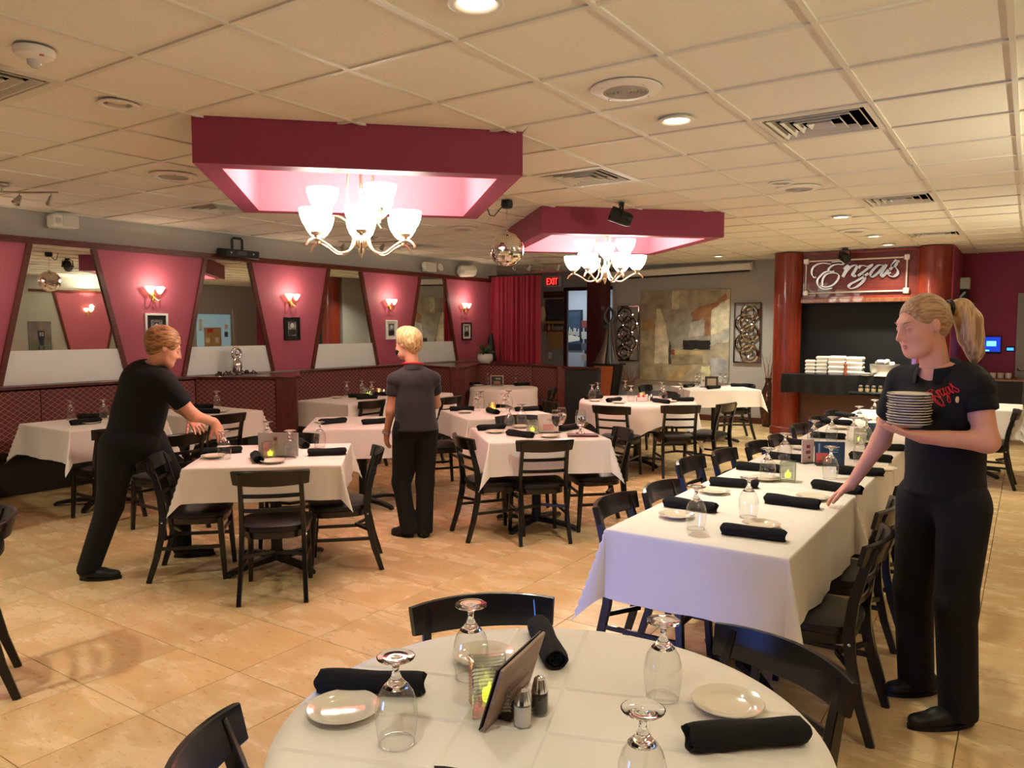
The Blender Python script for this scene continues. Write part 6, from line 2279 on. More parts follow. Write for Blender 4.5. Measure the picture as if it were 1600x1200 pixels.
def make_candle():
    t = thing('candle_block', 'x', 'candle holder')
    mb = MB()
    w, H_ = 0.040, 0.112
    n = 14
    rings = []
    for k in range(n * 2 + 1):
        z = H_ * k / (n * 2)
        q = w + (0.0035 if k % 2 else 0)
        ring = []
        for sx, sy in ((-1, -1), (1, -1), (1, 1), (-1, 1)):
            ring.append((sx * q, sy * q, z))
            nx, ny = {(-1, -1): (0, -1), (1, -1): (1, 0), (1, 1): (0, 1), (-1, 1): (-1, 0)}[(sx, sy)]
            ring.append((nx * (q - 0.006), ny * (q - 0.006), z))
        rings.append(ring)
    mb.rings(rings, cap0=True, cap1=False)
    mb.build('ribbed_glass', M_RIB, t, smooth=False)
    q = w - 0.006
    mb = MB().rings([[(-q, -q, H_), (q, -q, H_), (q, q, H_), (-q, q, H_)], [(-q + .006, -q + .006, 0.02), (q - .006, -q + .006, 0.02), (q - .006, q - .006, 0.02), (-q + .006, q - .006, 0.02)]], cap0=False)
    mb.build('inner_glass', M_RIB, t, smooth=False)
    MB().lathe([(0.015, 0.021), (0.017, 0.03), (0.016, 0.045), (0.006, 0.048), (0.004, 0.056), (0.001, 0.064)], 16, cap0=True).build('tealight', M_TEA, t)
    return t


def make_jar():
    t = thing('candle_jar', 'x', 'candle holder')
    MB().lathe([(0.034, 0.0), (0.038, 0.004), (0.038, 0.085), (0.036, 0.09), (0.034, 0.085), (0.034, 0.008), (0.001, 0.007)], 24, cap0=True).build('frosted_jar', M_JAR, t)
    MB().lathe([(0.028, 0.008), (0.028, 0.035), (0.004, 0.036), (0.008, 0.045), (0.006, 0.06), (0.001, 0.07)], 16, cap0=True).build('candle', M_FLAME, t)
    return t


M_JAR = thin_glass('amber_frosted_glass', (0.95, 0.86, 0.62), 0.25, 0.35)
CND, JAR = Kind(make_candle), Kind(make_jar)
for x, y, r, lb in [(-0.968, 1.345, 0.75, 'ribbed glass candle block glowing yellow-green on the nearest round table'), (-1.088, 4.36, 0.2, 'ribbed glass candle block on the near half of the long table'),
                    (-1.007, 6.07, 0.2, 'ribbed glass candle block on the far half of the long table'), (-4.079, 3.225, 0.7, 'ribbed glass candle block before the white menu card, table between the servers'),
                    (-3.30, 5.19, 0.8, 'ribbed glass candle block on the table with the maroon folder'), (-6.80, 6.87, 0.3, 'clear candle block on the long booth table')]:
    CND.put((x, y, TT), r, lb, 'ribbed glass candle blocks')
for x, y, lb in [(-1.032, 7.19, 'golden candle jar near the far end of the long table'), (-4.532, 6.36, 'golden candle jar on the table behind the folder table'), (-3.78, 8.36, 'pale candle jar behind the condiments on the far round table'),
                 (-6.82, 7.09, 'small candle jar right of the clear candle block on the long booth table')]:
    JAR.put((x, y, TT), 0, lb, 'candle jars')

# cards and menus
M_CARDWOOD = wood('menu_wood_print', (126, 100, 86), (160, 134, 118), 4, 0.5, (1.2, 6, 6), 0.0)
t = thing('menu_board', 'leaning wood-patterned menu board in front of the salt and pepper, nearest round table', 'menu', (-0.905, 1.375, TT), math.radians(99))
R = rotm('X', 0.30)
MB().box((0, 0.012, 0.072), (0.23, 0.007, 0.145), R, ch=0.001).build('printed_face', M_CARDWOOD, t, smooth=False)
MB().box((0, 0.0225, 0.072), (0.23, 0.003, 0.145), R).build('backing', mat('menu_backing', (52, 38, 34), 0.5), t, smooth=False)
MB().box((0, 0.03, 0.004), (0.10, 0.06, 0.008)).build('foot', MATS['menu_backing'], t, smooth=False)
mb = MB()
for k in range(4):
    mb.box((-0.02 + 0.01 * k, 0.0075, 0.105 - 0.022 * k), (0.12 - 0.02 * (k % 2), 0.0015, 0.006), R)
mb.build('printed_lines', mat('print_brown', (104, 84, 74), 0.6), t, smooth=False)


def make_shaker(fill, col):
    def f():
        t = thing(fill + '_shaker', 'x', 'shaker')
        MB().lathe([(0.018, 0), (0.020, 0.004), (0.0195, 0.05), (0.0165, 0.054)], 18, cap0=True).build('glass_body', M_THIN, t)
        MB().lathe([(0.0165, 0.003), (0.018, 0.005), (0.0178, 0.046), (0.001, 0.047)], 16, cap0=True).build(fill, mat(fill + '_fill', col, 0.8), t)
        MB().lathe([(0.0185, 0.050), (0.0165, 0.062), (0.0135, 0.074), (0.0125, 0.079), (0.008, 0.0825), (0.001, 0.083)], 18, cap0=True).build('chrome_cap', M_CHROME, t)
        return t
    return f


SALT, PEP = Kind(make_shaker('salt', (226, 222, 214))), Kind(make_shaker('pepper', (48, 40, 36)))
SALT.put((-0.868, 1.327, TT), 0, 'salt shaker with chrome cap before the leaning menu board', 'shakers')
PEP.put((-0.866, 1.393, TT), 0, 'pepper shaker with chrome cap beside the salt, behind it', 'shakers')
SALT.put((-3.68, 8.28, TT), 0, 'small salt shaker right of the condiment caddy on the far round table', 'shakers')
PEP.put((-3.64, 8.31, TT), 0, 'small pepper shaker right of the condiment caddy on the far round table', 'shakers')
SALT.put((-6.77, 7.13, TT), 0, 'small salt shaker on the long booth table', 'shakers')


def card(name, lb, x, y, rz, w, h, col, bands, cat='menu', lean=0.0, thick=0.008):
    t = thing(name, lb, cat, (x, y, TT), rz)
    MB().box((0, 0, h / 2 + 0.004), (w, thick, h), rotm('X', lean)).build('card', mat(name + '_%d_%d_%d' % col, col, 0.35), t, smooth=False)
    MB().box((0, 0, 0.003), (w * .9, 0.05, 0.006)).build('foot', mat('card_foot', (60, 56, 54), 0.4), t, smooth=False)
    for k, (u, v, bw, bh, c) in enumerate(bands):
        MB().box((u * w, -thick / 2 - 0.001, 0.004 + v * h), (bw * w, 0.002, bh * h), rotm('X', lean)).build('printed_patch', mat('card_print_%d_%d_%d' % c, c, 0.4), t, smooth=False)
    return t


card('menu_card', 'dark blue picture menu card on the long table', -1.00, 5.00, math.radians(24), 0.175, 0.145, (36, 58, 84),
     [(.14, .78, .36, .05, (150, 176, 190)), (.14, .66, .30, .04, (120, 150, 170)), (.14, .56, .26, .04, (120, 150, 170)), (-.26, .30, .40, .42, (198, 84, 84)), (-.1, .24, .34, .30, (160, 110, 84)), (-.3, .12, .36, .18, (90, 54, 44)), (-.36, .72, .06, .4, (110, 140, 160))])
card('leaflet', 'white leaflet with red marks left of the dark menu card', -1.135, 5.02, math.radians(60), 0.10, 0.145, (206, 178, 176), [(0, .7, .3, .14, (150, 60, 70)), (0, .45, .36, .14, (150, 60, 70)), (.1, .22, .2, .1, (150, 60, 70))], 'leaflet')
card('menu_card', 'small dark card far along the long table beside the golden jar', -0.93, 6.32, math.radians(25), 0.15, 0.13, (60, 84, 110), [(0, .3, .7, .3, (150, 120, 110))])
card('menu_card', 'white menu card with brown seals behind the candle on the table between the servers', -4.10, 3.31, math.radians(30), 0.27, 0.155, (212, 204, 200),
     [(-.06, .74, .09, .16, (176, 96, 64)), (.28, .74, .09, .16, (176, 96, 64)), (-.06, .5, .18, .05, (190, 182, 176)), (.28, .5, .18, .05, (190, 182, 176)), (-.06, .35, .18, .05, (190, 182, 176)), (.28, .35, .18, .05, (190, 182, 176))])
card('menu_card', 'pinkish menu card right of the candle block on the folder table', -3.22, 5.30, math.radians(38), 0.17, 0.15, (216, 200, 184), [(.0, .3, .5, .3, (206, 150, 140)), (.1, .7, .3, .1, (196, 168, 150))])
card('picture_card', 'dark picture card with a pale border on the round corner booth table', -6.50, 9.24, math.radians(34), 0.19, 0.15, (206, 176, 150), [(0, .5, .9, .86, (44, 38, 34)), (0, .3, .5, .3, (170, 110, 80)), (.1, .68, .4, .16, (130, 140, 120))], 'card')
card('picture_card', 'dark framed card on the table below the painting', -3.75, 10.66, math.radians(34), 0.19, 0.16, (66, 58, 52), [(0, .5, .66, .6, (176, 160, 130))], 'card')
card('leaflet', 'small white leaflet left of the dark card on the table below the painting', -3.90, 10.74, math.radians(60), 0.09, 0.15, (214, 206, 196), [(0, .6, .4, .2, (170, 120, 110))], 'leaflet')
t = thing('condiment_caddy', 'red and white condiment packets in a small caddy on the far round table', 'caddy', (-3.72, 8.22, TT), 0.6)
MB().box((0, 0, 0.025), (0.12, 0.08, 0.05), ch=0.004).build('tray', mat('caddy_white', (214, 206, 200), 0.5), t)
for k in range(4):
    MB().box((-0.04 + 0.027 * k, -0.005, 0.05), (0.02, 0.06, 0.05), rotm('Y', 0.15 * (k - 1.5))).build('packet', mat('packet_%d' % (k % 2), [(206, 60, 70), (226, 206, 200)][k % 2], 0.5), t, smooth=False)
t = thing('check_folder', 'maroon check folder under the upright goblet', 'folder', (-2.905, 5.305, TT), math.radians(33))
MB().box((0, 0, 0.003), (0.24, 0.13, 0.006), ch=0.0015).build('lower_cover', mat('maroon_leather', (96, 34, 44), 0.4, bump=0.1), t)
MB().box((0, 0, 0.010), (0.24, 0.13, 0.006), ch=0.0015).build('upper_cover', MATS['maroon_leather'], t)
MB().box((0.0, 0.0, 0.0066), (0.22, 0.12, 0.002)).build('bill_paper', M_WHITE, t, smooth=False)
# ------------------------------------------------------------------ people: implicit bodies turned into one continuous skin
A3 = lambda v: np.array(v, dtype=np.float32)


def unit(v):
    v = np.array(v, dtype=np.float64)
    return v / np.linalg.norm(v)


def cap(a, b, ra, rb, k=0.02, flat=None):
    return dict(t='cap', a=np.array(a, float), b=np.array(b, float), ra=ra, rb=rb, k=k, flat=flat)


def ell(c, r, R=None, k=0.02):
    return dict(t='ell', c=np.array(c, float), r=np.array(r, float), R=np.eye(3) if R is None else np.array(R, float), k=k)


def sub(p):
    p = dict(p)
    p['sub'] = True
    return p


def prim_d(p, X, Y, Z):
    if p['t'] == 'cap':
        a, b = p['a'], p['b']
        px, py, pz = X - a[0], Y - a[1], Z - a[2]
        ab = b - a
        sc = 1.0
        if p['flat'] is not None:
            d, f = unit(p['flat'][0]), p['flat'][1]
            s = px * d[0] + py * d[1] + pz * d[2]
            s = s * (1 / f - 1)
            px, py, pz = px + d[0] * s, py + d[1] * s, pz + d[2] * s
            ab = ab + d * np.dot(ab, d) * (1 / f - 1)
            sc = min(1.0, f) ** 0.5
        L2 = float(np.dot(ab, ab)) + 1e-9
        t = np.clip((px * ab[0] + py * ab[1] + pz * ab[2]) / L2, 0, 1)
        q = np.sqrt((px - t * ab[0]) ** 2 + (py - t * ab[1]) ** 2 + (pz - t * ab[2]) ** 2)
        return (q - (p['ra'] + (p['rb'] - p['ra']) * t)) * sc
    c, r, R = p['c'], p['r'], p['R']
    x, y, z = X - c[0], Y - c[1], Z - c[2]
    u = R[0][0] * x + R[0][1] * y + R[0][2] * z
    v = R[1][0] * x + R[1][1] * y + R[1][2] * z
    w = R[2][0] * x + R[2][1] * y + R[2][2] * z
    k0 = np.sqrt((u / r[0]) ** 2 + (v / r[1]) ** 2 + (w / r[2]) ** 2)
    k1 = np.sqrt((u / r[0] ** 2) ** 2 + (v / r[1] ** 2) ** 2 + (w / r[2] ** 2) ** 2) + 1e-9
    return k0 * (k0 - 1) / k1


def prim_box(p):
    if p['t'] == 'cap':
        m = max(p['ra'], p['rb']) * max(1, (p['flat'][1] if p['flat'] else 1))
        return np.minimum(p['a'], p['b']) - m, np.maximum(p['a'], p['b']) + m
    m = max(p['r'])
    return p['c'] - m, p['c'] + m


def sdf_net(prims, h, cuts=()):
    """prims merged smoothly, cut by half spaces (n, c): keep n.x < c; returns verts, quads"""
    lo = np.min([prim_box(p)[0] for p in prims if not p.get('sub')], axis=0) - 3 * h - 0.01
    hi = np.max([prim_box(p)[1] for p in prims if not p.get('sub')], axis=0) + 3 * h + 0.01
    n = np.ceil((hi - lo) / h).astype(int) + 1
    D = np.full(n, 0.2, dtype=np.float32)
    ax = [(lo[i] + h * np.arange(n[i])).astype(np.float32) for i in range(3)]
    for p in prims:
        b0, b1 = prim_box(p)
        k = p['k']
        m = k + 2.5 * h
        i0 = np.clip(np.floor((b0 - m - lo) / h).astype(int), 0, n - 1)
        i1 = np.clip(np.ceil((b1 + m - lo) / h).astype(int) + 1, 1, n)
        if np.any(i1 <= i0):
            continue
        sl = tuple(slice(i0[i], i1[i]) for i in range(3))
        X, Y, Z = np.meshgrid(ax[0][sl[0]], ax[1][sl[1]], ax[2][sl[2]], indexing='ij', sparse=True)
        d2 = prim_d(p, X, Y, Z)
        d1 = D[sl]
        if p.get('sub'):
            d2 = -d2
            hh = np.clip(0.5 - 0.5 * (d2 - d1) / k, 0, 1)
            D[sl] = d2 * (1 - hh) + d1 * hh + k * hh * (1 - hh)
        else:
            hh = np.clip(0.5 + 0.5 * (d2 - d1) / k, 0, 1)
            D[sl] = d2 * (1 - hh) + d1 * hh - k * hh * (1 - hh)
    for nv, c in cuts:
        X, Y, Z = np.meshgrid(ax[0], ax[1], ax[2], indexing='ij', sparse=True)
        nv = unit(nv)
        D = np.maximum(D, (nv[0] * X + nv[1] * Y + nv[2] * Z - c).astype(np.float32))
    S = D < 0
    c8 = [S[i:n[0] - 1 + i, j:n[1] - 1 + j, k:n[2] - 1 + k] for i in (0, 1) for j in (0, 1) for k in (0, 1)]
    tot = sum(c.astype(np.int8) for c in c8)
    act = np.argwhere((tot > 0) & (tot < 8))
    idx = -np.ones(n - 1, dtype=np.int64)
    idx[act[:, 0], act[:, 1], act[:, 2]] = np.arange(len(act))
    acc = np.zeros((len(act), 3))
    cnt = np.zeros(len(act))
    corners = [(i, j, k) for i in (0, 1) for j in (0, 1) for k in (0, 1)]
    for a in corners:
        for ax_ in range(3):
            if a[ax_] == 0:
                b = list(a)
                b[ax_] = 1
                da = D[act[:, 0] + a[0], act[:, 1] + a[1], act[:, 2] + a[2]]
                db = D[act[:, 0] + b[0], act[:, 1] + b[1], act[:, 2] + b[2]]
                m = (da < 0) != (db < 0)
                t = np.where(m, da / np.where(m, da - db, 1), 0)
                for q in range(3):
                    acc[:, q] += np.where(m, a[q] + (t if q == ax_ else 0), 0)
                cnt += m
    V = lo + h * (act + acc / cnt[:, None])
    quads = []
    for ax_ in range(3):
        o1, o2 = (ax_ + 1) % 3, (ax_ + 2) % 3
        s0 = [slice(1, n[i] - 1) for i in range(3)]
        s0[ax_] = slice(0, n[ax_] - 1)
        s1 = list(s0)
        s1[ax_] = slice(1, n[ax_])
        A, B_ = S[tuple(s0)], S[tuple(s1)]
        e = np.argwhere(A != B_)
        if len(e) == 0:
            continue
        base = e.copy()
        base[:, o1] += 1
        base[:, o2] += 1
        flip = A[tuple(e.T)]
        def cell(d1, d2):
            c = base.copy()
            c[:, o1] -= d1
            c[:, o2] -= d2
            return idx[c[:, 0], c[:, 1], c[:, 2]]
        q = np.stack([cell(1, 1), cell(0, 1), cell(0, 0), cell(1, 0)], axis=1)
        q[~flip] = q[~flip][:, ::-1]
        quads.append(q)
    Q = np.concatenate(quads)
    Q = Q[(Q >= 0).all(axis=1)]
    # one light relaxation
    nb = np.zeros_like(V)
    ct = np.zeros(len(V))
    for a in range(4):
        for b in (1, 3):
            np.add.at(nb, Q[:, a], V[Q[:, (a + b) % 4]])
            np.add.at(ct, Q[:, a], 1)
    V = V * 0.45 + 0.55 * nb / np.maximum(ct, 1)[:, None]
    return V, Q


def net_object(name, nets, m, parent):
    vs, qs, o = [], [], 0
    for V, Q in nets:
        vs.append(V)
        qs.append(Q + o)
        o += len(V)
    V, Q = np.concatenate(vs), np.concatenate(qs)
    me = bpy.data.meshes.new(name)
    me.vertices.add(len(V))
    me.vertices.foreach_set('co', V.astype(np.float32).ravel())
    me.loops.add(4 * len(Q))
    me.loops.foreach_set('vertex_index', Q.astype(np.int32).ravel())
    me.polygons.add(len(Q))
    me.polygons.foreach_set('loop_start', np.arange(0, 4 * len(Q), 4, dtype=np.int32))
    try:
        me.polygons.foreach_set('loop_total', np.full(len(Q), 4, dtype=np.int32))
    except Exception:
        pass
    me.polygons.foreach_set('use_smooth', np.ones(len(Q), dtype=bool))
    for x in (m if isinstance(m, (list, tuple)) else [m]):
        me.materials.append(x)
    me.update(calc_edges=True)
    me.validate()
    return link(name, me, parent), V, Q


def head_frame(c, fwd, roll_up=(0, 0, 1)):
    f = unit(fwd)
    l = unit(np.cross(roll_up, f))      # person's left
    u = np.cross(f, l)
    return np.array(c, float), l, f, u


def hp(fr, x, y, z, s=1.0):
    return fr[0] + s * (fr[1] * x + fr[2] * y + fr[3] * z)


def head_prims(fr, s=1.0, neck_to=None, open_=0.0):
    R = np.array([fr[1], fr[2], fr[3]])
    P = [ell(hp(fr, 0, -0.016, 0.032, s), np.array([.073, .090, .083]) * s, R, .03),
         ell(hp(fr, 0, 0.022, -0.028, s), np.array([.060, .068, .083]) * s, R, .03),
         cap(hp(fr, -.03, .048, -.078, s), hp(fr, .03, .048, -.078, s), .030 * s, .030 * s, .03),
         cap(hp(fr, -.008, .070, -.094, s), hp(fr, .008, .070, -.094, s), .018 * s, .018 * s, .03),
         cap(hp(fr, -.024, .074, .030, s), hp(fr, .024, .074, .030, s), .011 * s, .011 * s, .025),
         ell(hp(fr, .036, .062, -.030, s), np.array([.022, .022, .026]) * s, R, .02),
         ell(hp(fr, -.036, .062, -.030, s), np.array([.022, .022, .026]) * s, R, .02),
         sub(ell(hp(fr, .031, .098, .008, s), np.array([.017, .015, .011]) * s, R, .014)),
         sub(ell(hp(fr, -.031, .098, .008, s), np.array([.017, .015, .011]) * s, R, .014)),
         cap(hp(fr, 0, .086, .018, s), hp(fr, 0, .108, -.024, s), .0075 * s, .0115 * s, .012),
         cap(hp(fr, -.011, .094, -.030, s), hp(fr, .011, .094, -.030, s), .0085 * s, .0085 * s, .008),
         cap(hp(fr, -.016, .083, -.0565, s), hp(fr, .016, .083, -.0565, s), .0068 * s, .0068 * s, .006),
         cap(hp(fr, 0, .089, -.055, s), hp(fr, 0, .0885, -.0565, s), .0068 * s, .0068 * s, .006),
         cap(hp(fr, -.014, .081, -.0685, s), hp(fr, .014, .081, -.0685, s), .0072 * s, .0072 * s, .006)]
    for sg in (1, -1):
        P += [ell(hp(fr, sg * .074, -.008, -.002, s), np.array([.008, .016, .027]) * s, R, .010),
              sub(ell(hp(fr, sg * .083, -.002, .003, s), np.array([.005, .008, .014]) * s, R, .005))]
    if neck_to is not None:
        P.append(cap(hp(fr, 0, -.022, -.06, s), neck_to, .050 * s, .054 * s, .025))
    return P


def hand_prims(wrist, d, nrm, thumb_side, curls=(0.3, 0.35, 0.4, 0.5), spread=0.09, s=1.0, thumb_open=0.7, thumb_curl=0.3):
    """d: direction wrist->fingers, nrm: out of the palm, thumb_side: +1/-1 along d x nrm"""
    d, nrm = unit(d), unit(nrm)
    nrm = unit(nrm - d * np.dot(nrm, d))
    sd = np.cross(d, nrm) * thumb_side
    w = np.array(wrist, float)
    P = [cap(w, w + d * .03 * s, .023 * s, .027 * s, .02, (nrm, .72)),
         cap(w + d * .025 * s + sd * .016 * s, w + d * .078 * s + sd * .026 * s, .022 * s, .0155 * s, .014, (nrm, .62)),
         cap(w + d * .025 * s - sd * .012 * s, w + d * .072 * s - sd * .026 * s, .022 * s, .0150 * s, .014, (nrm, .62)),
         cap(w + d * .03 * s, w + d * .08 * s, .024 * s, .017 * s, .014, (nrm, .6))]
    for i, (off, L, c) in enumerate(zip((.030, .010, -.011, -.030), (.070, .078, .072, .056), curls)):
        base = w + d * (.080 - .006 * abs(i - 1.2)) * s + sd * off * s
        dd = unit(d + sd * spread * (1.3 - i))
        segs = [.46, .30, .24]
        p, r = base - dd * .012 * s, .0092 * s
        ang = 0
        for q in range(3):
            ang += c * (0.7, 1.0, 0.8)[q]
            v = dd * math.cos(ang) + nrm * math.sin(ang)
            e = p + v * (L * segs[q] * s + (.012 * s if q == 0 else 0))
            P.append(cap(p, e, r, r * .9, .004))
            p, r = e, r * .9
    tb = w + d * .024 * s + sd * .026 * s
    td = unit(d * .75 + sd * thumb_open + nrm * thumb_curl)
    p = tb
    for L, r0, r1, tw in ((.036, .0125, .0108, 0), (.030, .0105, .0095, .25), (.024, .0095, .0078, .45)):
        v = unit(td + d * tw * .5 + nrm * tw * thumb_curl)
        e = p + v * L * s
        P.append(cap(p, e, r0 * s, r1 * s, .006))
        p = e
    return P


M_SKIN = mat('skin', (222, 160, 132), 0.5, spec=0.4, vary=0.05, vscale=5)
M_SKIN2 = mat('skin_tanned', (216, 158, 130), 0.5, spec=0.4, vary=0.06, vscale=5)
M_LIP = mat('lip', (198, 112, 104), 0.4)
M_EYEW = mat('eye_white', (232, 228, 222), 0.2)
M_IRIS = mat('iris', (62, 56, 50), 0.2)
M_SHIRT = mat('black_polo_knit', (9, 9, 11), 0.9, bump=0.35, bscale=14)
M_SHIRT2 = mat('charcoal_polo_knit', (36, 31, 38), 0.8, sheen=0.1, bump=0.4, bscale=16)
M_TROU = mat('black_trousers', (9, 9, 10), 0.9, bump=0.3, bscale=12)
M_SHOE = mat('black_shoe', (14, 13, 13), 0.5)
M_LASH = mat('lash_dark', (40, 28, 22), 0.8)
M_BROW = mat('brow', (150, 108, 78), 0.8)


def hair_mat(name, c0, c1, stretch):
    m = mat(name, c0, 0.45, sheen=0.2)
    nt = m.node_tree
    b = nt.nodes['Principled BSDF']
    tc = nt.nodes.new('ShaderNodeTexCoord')
    mp = nt.nodes.new('ShaderNodeMapping')
    mp.inputs['Scale'].default_value = stretch
    n = nt.nodes.new('ShaderNodeTexNoise')
    n.inputs['Scale'].default_value = 1.0
    n.inputs['Detail'].default_value = 5
    n.inputs['Distortion'].default_value = 0.4
    cr = nt.nodes.new('ShaderNodeValToRGB')
    cr.color_ramp.elements[0].position, cr.color_ramp.elements[1].position = 0.36, 0.64
    cr.color_ramp.elements[0].color, cr.color_ramp.elements[1].color = lin(c0), lin(c1)
    bp = nt.nodes.new('ShaderNodeBump')
    bp.inputs['Strength'].default_value = 0.7
    bp.inputs['Distance'].default_value = 0.006
    nt.links.new(tc.outputs['Object'], mp.inputs[0])
    nt.links.new(mp.outputs[0], n.inputs['Vector'])
    nt.links.new(n.outputs['Fac'], cr.inputs[0])
    nt.links.new(cr.outputs[0], b.inputs['Base Color'])
    nt.links.new(n.outputs['Fac'], bp.inputs['Height'])
    nt.links.new(bp.outputs[0], b.inputs['Normal'])
    return m


def eyes(fr, body, s=1.0, lids=0.75):
    for sg in (1, -1):
        c = hp(fr, sg * .0300, .0735, .008, s)
        M = Matrix.Translation(c) @ Matrix(((fr[1][0], fr[3][0] * -1, fr[2][0], 0), (fr[1][1], fr[3][1] * -1, fr[2][1], 0), (fr[1][2], fr[3][2] * -1, fr[2][2], 0), (0, 0, 0, 1)))
        mb = MB()
        r = .0122 * s
        mb.lathe([(max(.0001, r * math.sin(PI * k / 10)), -r * math.cos(PI * k / 10)) for k in range(8)], 14, M=M, mi=0)
        mb.lathe([(max(.0001, r * 1.004 * math.sin(PI * k / 10)), -r * 1.004 * math.cos(PI * k / 10)) for k in range(7, 11)], 14, M=M @ Matrix.Rotation(0.45, 4, 'X'), mi=1)
        mb.build('eyeball', [M_EYEW, M_IRIS], body)
        # upper lid: a shell over the top of the eyeball; brow above it
        mb = MB()
        r2 = .0134 * s
        mb.lathe([(max(.0001, r2 * math.sin(PI * k / 20)), r2 * math.cos(PI * k / 20)) for k in range(12)], 18, M=Matrix.Translation(c) @ Matrix(((fr[1][0], fr[2][0], fr[3][0], 0), (fr[1][1], fr[2][1], fr[3][1], 0), (fr[1][2], fr[2][2], fr[3][2], 0), (0, 0, 0, 1))) @ Matrix.Rotation(-lids, 4, 'X'))
        mb.build('eyelid', body.data.materials[0], body)
        MB().tube([c + s * (fr[1] * (.0125 * math.cos(a)) + fr[2] * (.0128 * math.sin(a) * math.cos(.62)) - fr[3] * (.0135 * math.sin(a) * math.sin(lids - 1.18 + .62))) for a in [PI * (1.5 + k) / 12 for k in range(10)]], .0011, 5).build('eyelashes', M_LASH, body)
        mb = MB()
        mb.tube([hp(fr, sg * (.016 + .034 * k / 5), .0885 - .011 * (k / 5) ** 2, .029 + .006 * math.sin(PI * k / 6.5), s) for k in range(6)], [.001, .0018, .002, .0019, .0015, .0008], 6)
        mb.build('eyebrow', M_BROW, body)


def shoe(parent, heel, toe, ankle, m=None):
    heel, toe = np.array(heel, float), np.array(toe, float)
    d = unit([toe[0] - heel[0], toe[1] - heel[1], 0])
    heel[2], toe[2] = 0, 0
    L = np.linalg.norm(toe - heel)
    up = np.array([0, 0, 1.0])
    P = [cap(heel + d * .035 + up * .045, heel + d * L * .55 + up * .040, .036, .038, .02),
         cap(heel + d * L * .5 + up * .036, heel + d * (L - .042) + up * .028, .043, .038, .02, (up, .8)),
         cap(heel + d * .04 + up * .05, np.array(ankle, float), .038, .040, .03)]
    n, V, Q = net_object('shoe', [sdf_net(P, .0075, [((0, 0, -1), -0.010)])], m or M_SHOE, parent)
    sd = np.cross(up, d)
    pts = []
    for i in range(24):
        a = 2 * PI * i / 24
        u = 0.5 + 0.5 * math.cos(a)
        w = (.036 + .010 * math.sin(u * 2.6)) * math.sin(a)
        q = heel + d * (-.004 + (L + .006) * u) + sd * w
        pts.append((q[0], q[1]))
    MB().prism(pts, 0.0, 0.018).build('sole', mat('rubber_sole', (10, 10, 10), 0.7), n, smooth=False)
    return n


def person(lb, base):
    return thing('person', lb, 'person', base, math.radians(34))


def collar(parent, c, fwd, r, z, m, tilt=0.35, open_a=0.55, h=0.035):
    """polo collar: a band around the neck open at the throat"""
    f = unit([fwd[0], fwd[1], 0])
    l = np.array([-f[1], f[0], 0])
    vs, fs = [], []
    n = 28
    rows = [(r, 0.0), (r + .004, h), (r + .012, h + .004), (r + .026, h * .35), (r + .030, -0.012)]
    for i in range(n + 1):
        a = open_a + (2 * PI - 2 * open_a) * i / n
        drop = -0.030 * (0.5 + 0.5 * math.cos(a))
        for q, zz in rows:
            p = np.array(c, float) + (f * math.cos(a) + l * math.sin(a)) * q + np.array([0, 0, zz + drop * 1.4])
            vs.append(tuple(p))
    k = len(rows)
    for i in range(n):
        for j in range(k - 1):
            a = i * k + j
            fs.append((a, a + 1, a + k + 1, a + k))
    return MB().add(vs, fs).build('collar', m, parent, angle=60)


# ---------------- the ponytailed server with the plates (local x: picture right, y: away from the camera)
p3 = person('server with blonde ponytail and black polo, holding plates and reaching to the long table', (-0.243, 3.599, 0))
F3 = unit([-.90, -.43, 0])
L3 = np.array([.43, -.90, 0])
sp = lambda f, l, z, ox=-.035, oy=0.0: np.array([ox, oy, z]) + F3 * f + L3 * l
fr3 = head_frame((-.150, -.005, 1.622), (-.95, -.13, -.28))
shL, elL, wrL = np.array([-.012, -.160, 1.375]), np.array([.004, -.215, 1.178]), np.array([-.225, -.185, 1.192])
shR, elR, wrR = np.array([-.135, .165, 1.385]), np.array([-.150, .305, 1.105]), np.array([-.222, .425, .882])
neck3 = np.array([-.085, 0, 1.44])
torso3 = [cap(sp(0, 0, 1.30), sp(0, 0, 1.12), .136, .124, .05, (F3, .84)), cap(sp(.0, 0, 1.12), sp(-.01, 0, 1.02), .124, .120, .05, (F3, .88)),
          cap(sp(.01, -.09, 1.355), sp(.01, .09, 1.365), .060, .060, .06), cap(sp(.095, .075, 1.275), sp(.095, -.075, 1.275), .055, .055, .05),
          cap(shL, sp(0, .08, 1.40), .055, .06, .05), cap(shR, sp(.02, -.08, 1.39), .052, .06, .05), cap(neck3, sp(0, 0, 1.36), .056, .09, .05)]
hipN, knN, anN = np.array([.005, -.085, .89]), np.array([-.022, -.10, .50]), np.array([.008, -.10, .10])
hipF, knF, anF = np.array([-.075, .085, .89]), np.array([-.075, .125, .49]), np.array([-.02, .175, .10])
legs3 = [cap(hipN, knN, .086, .062, .04), cap(knN, anN, .064, .044, .03), cap(hipF, knF, .086, .062, .04), cap(knF, anF, .064, .044, .03),
         cap(sp(-.01, .055, .93), sp(-.01, -.055, .93), .098, .098, .05)]
armL3 = [cap(shL, elL, .050, .041, .03), cap(elL, wrL + np.array([.01, 0, 0]), .042, .026, .025)]
armR3 = [cap(shR, elR, .046, .039, .03), cap(elR, wrR, .040, .025, .025)]
handL3 = hand_prims(wrL, (-.95, .28, .18), (.10, .10, 1), 1, (.10, .12, .15, .2), .10, .98, .8, .35) + [cap(elL + (wrL - elL) * .6, wrL, .033, .025, .02)]
handR3 = hand_prims(wrR, (-.52, .62, -.62), (-.30, .45, -.80), 1, (.22, .18, .18, .2), .16, 1.0, .95, .25) + [cap(elR + (wrR - elR) * .6, wrR, .031, .0245, .02)]
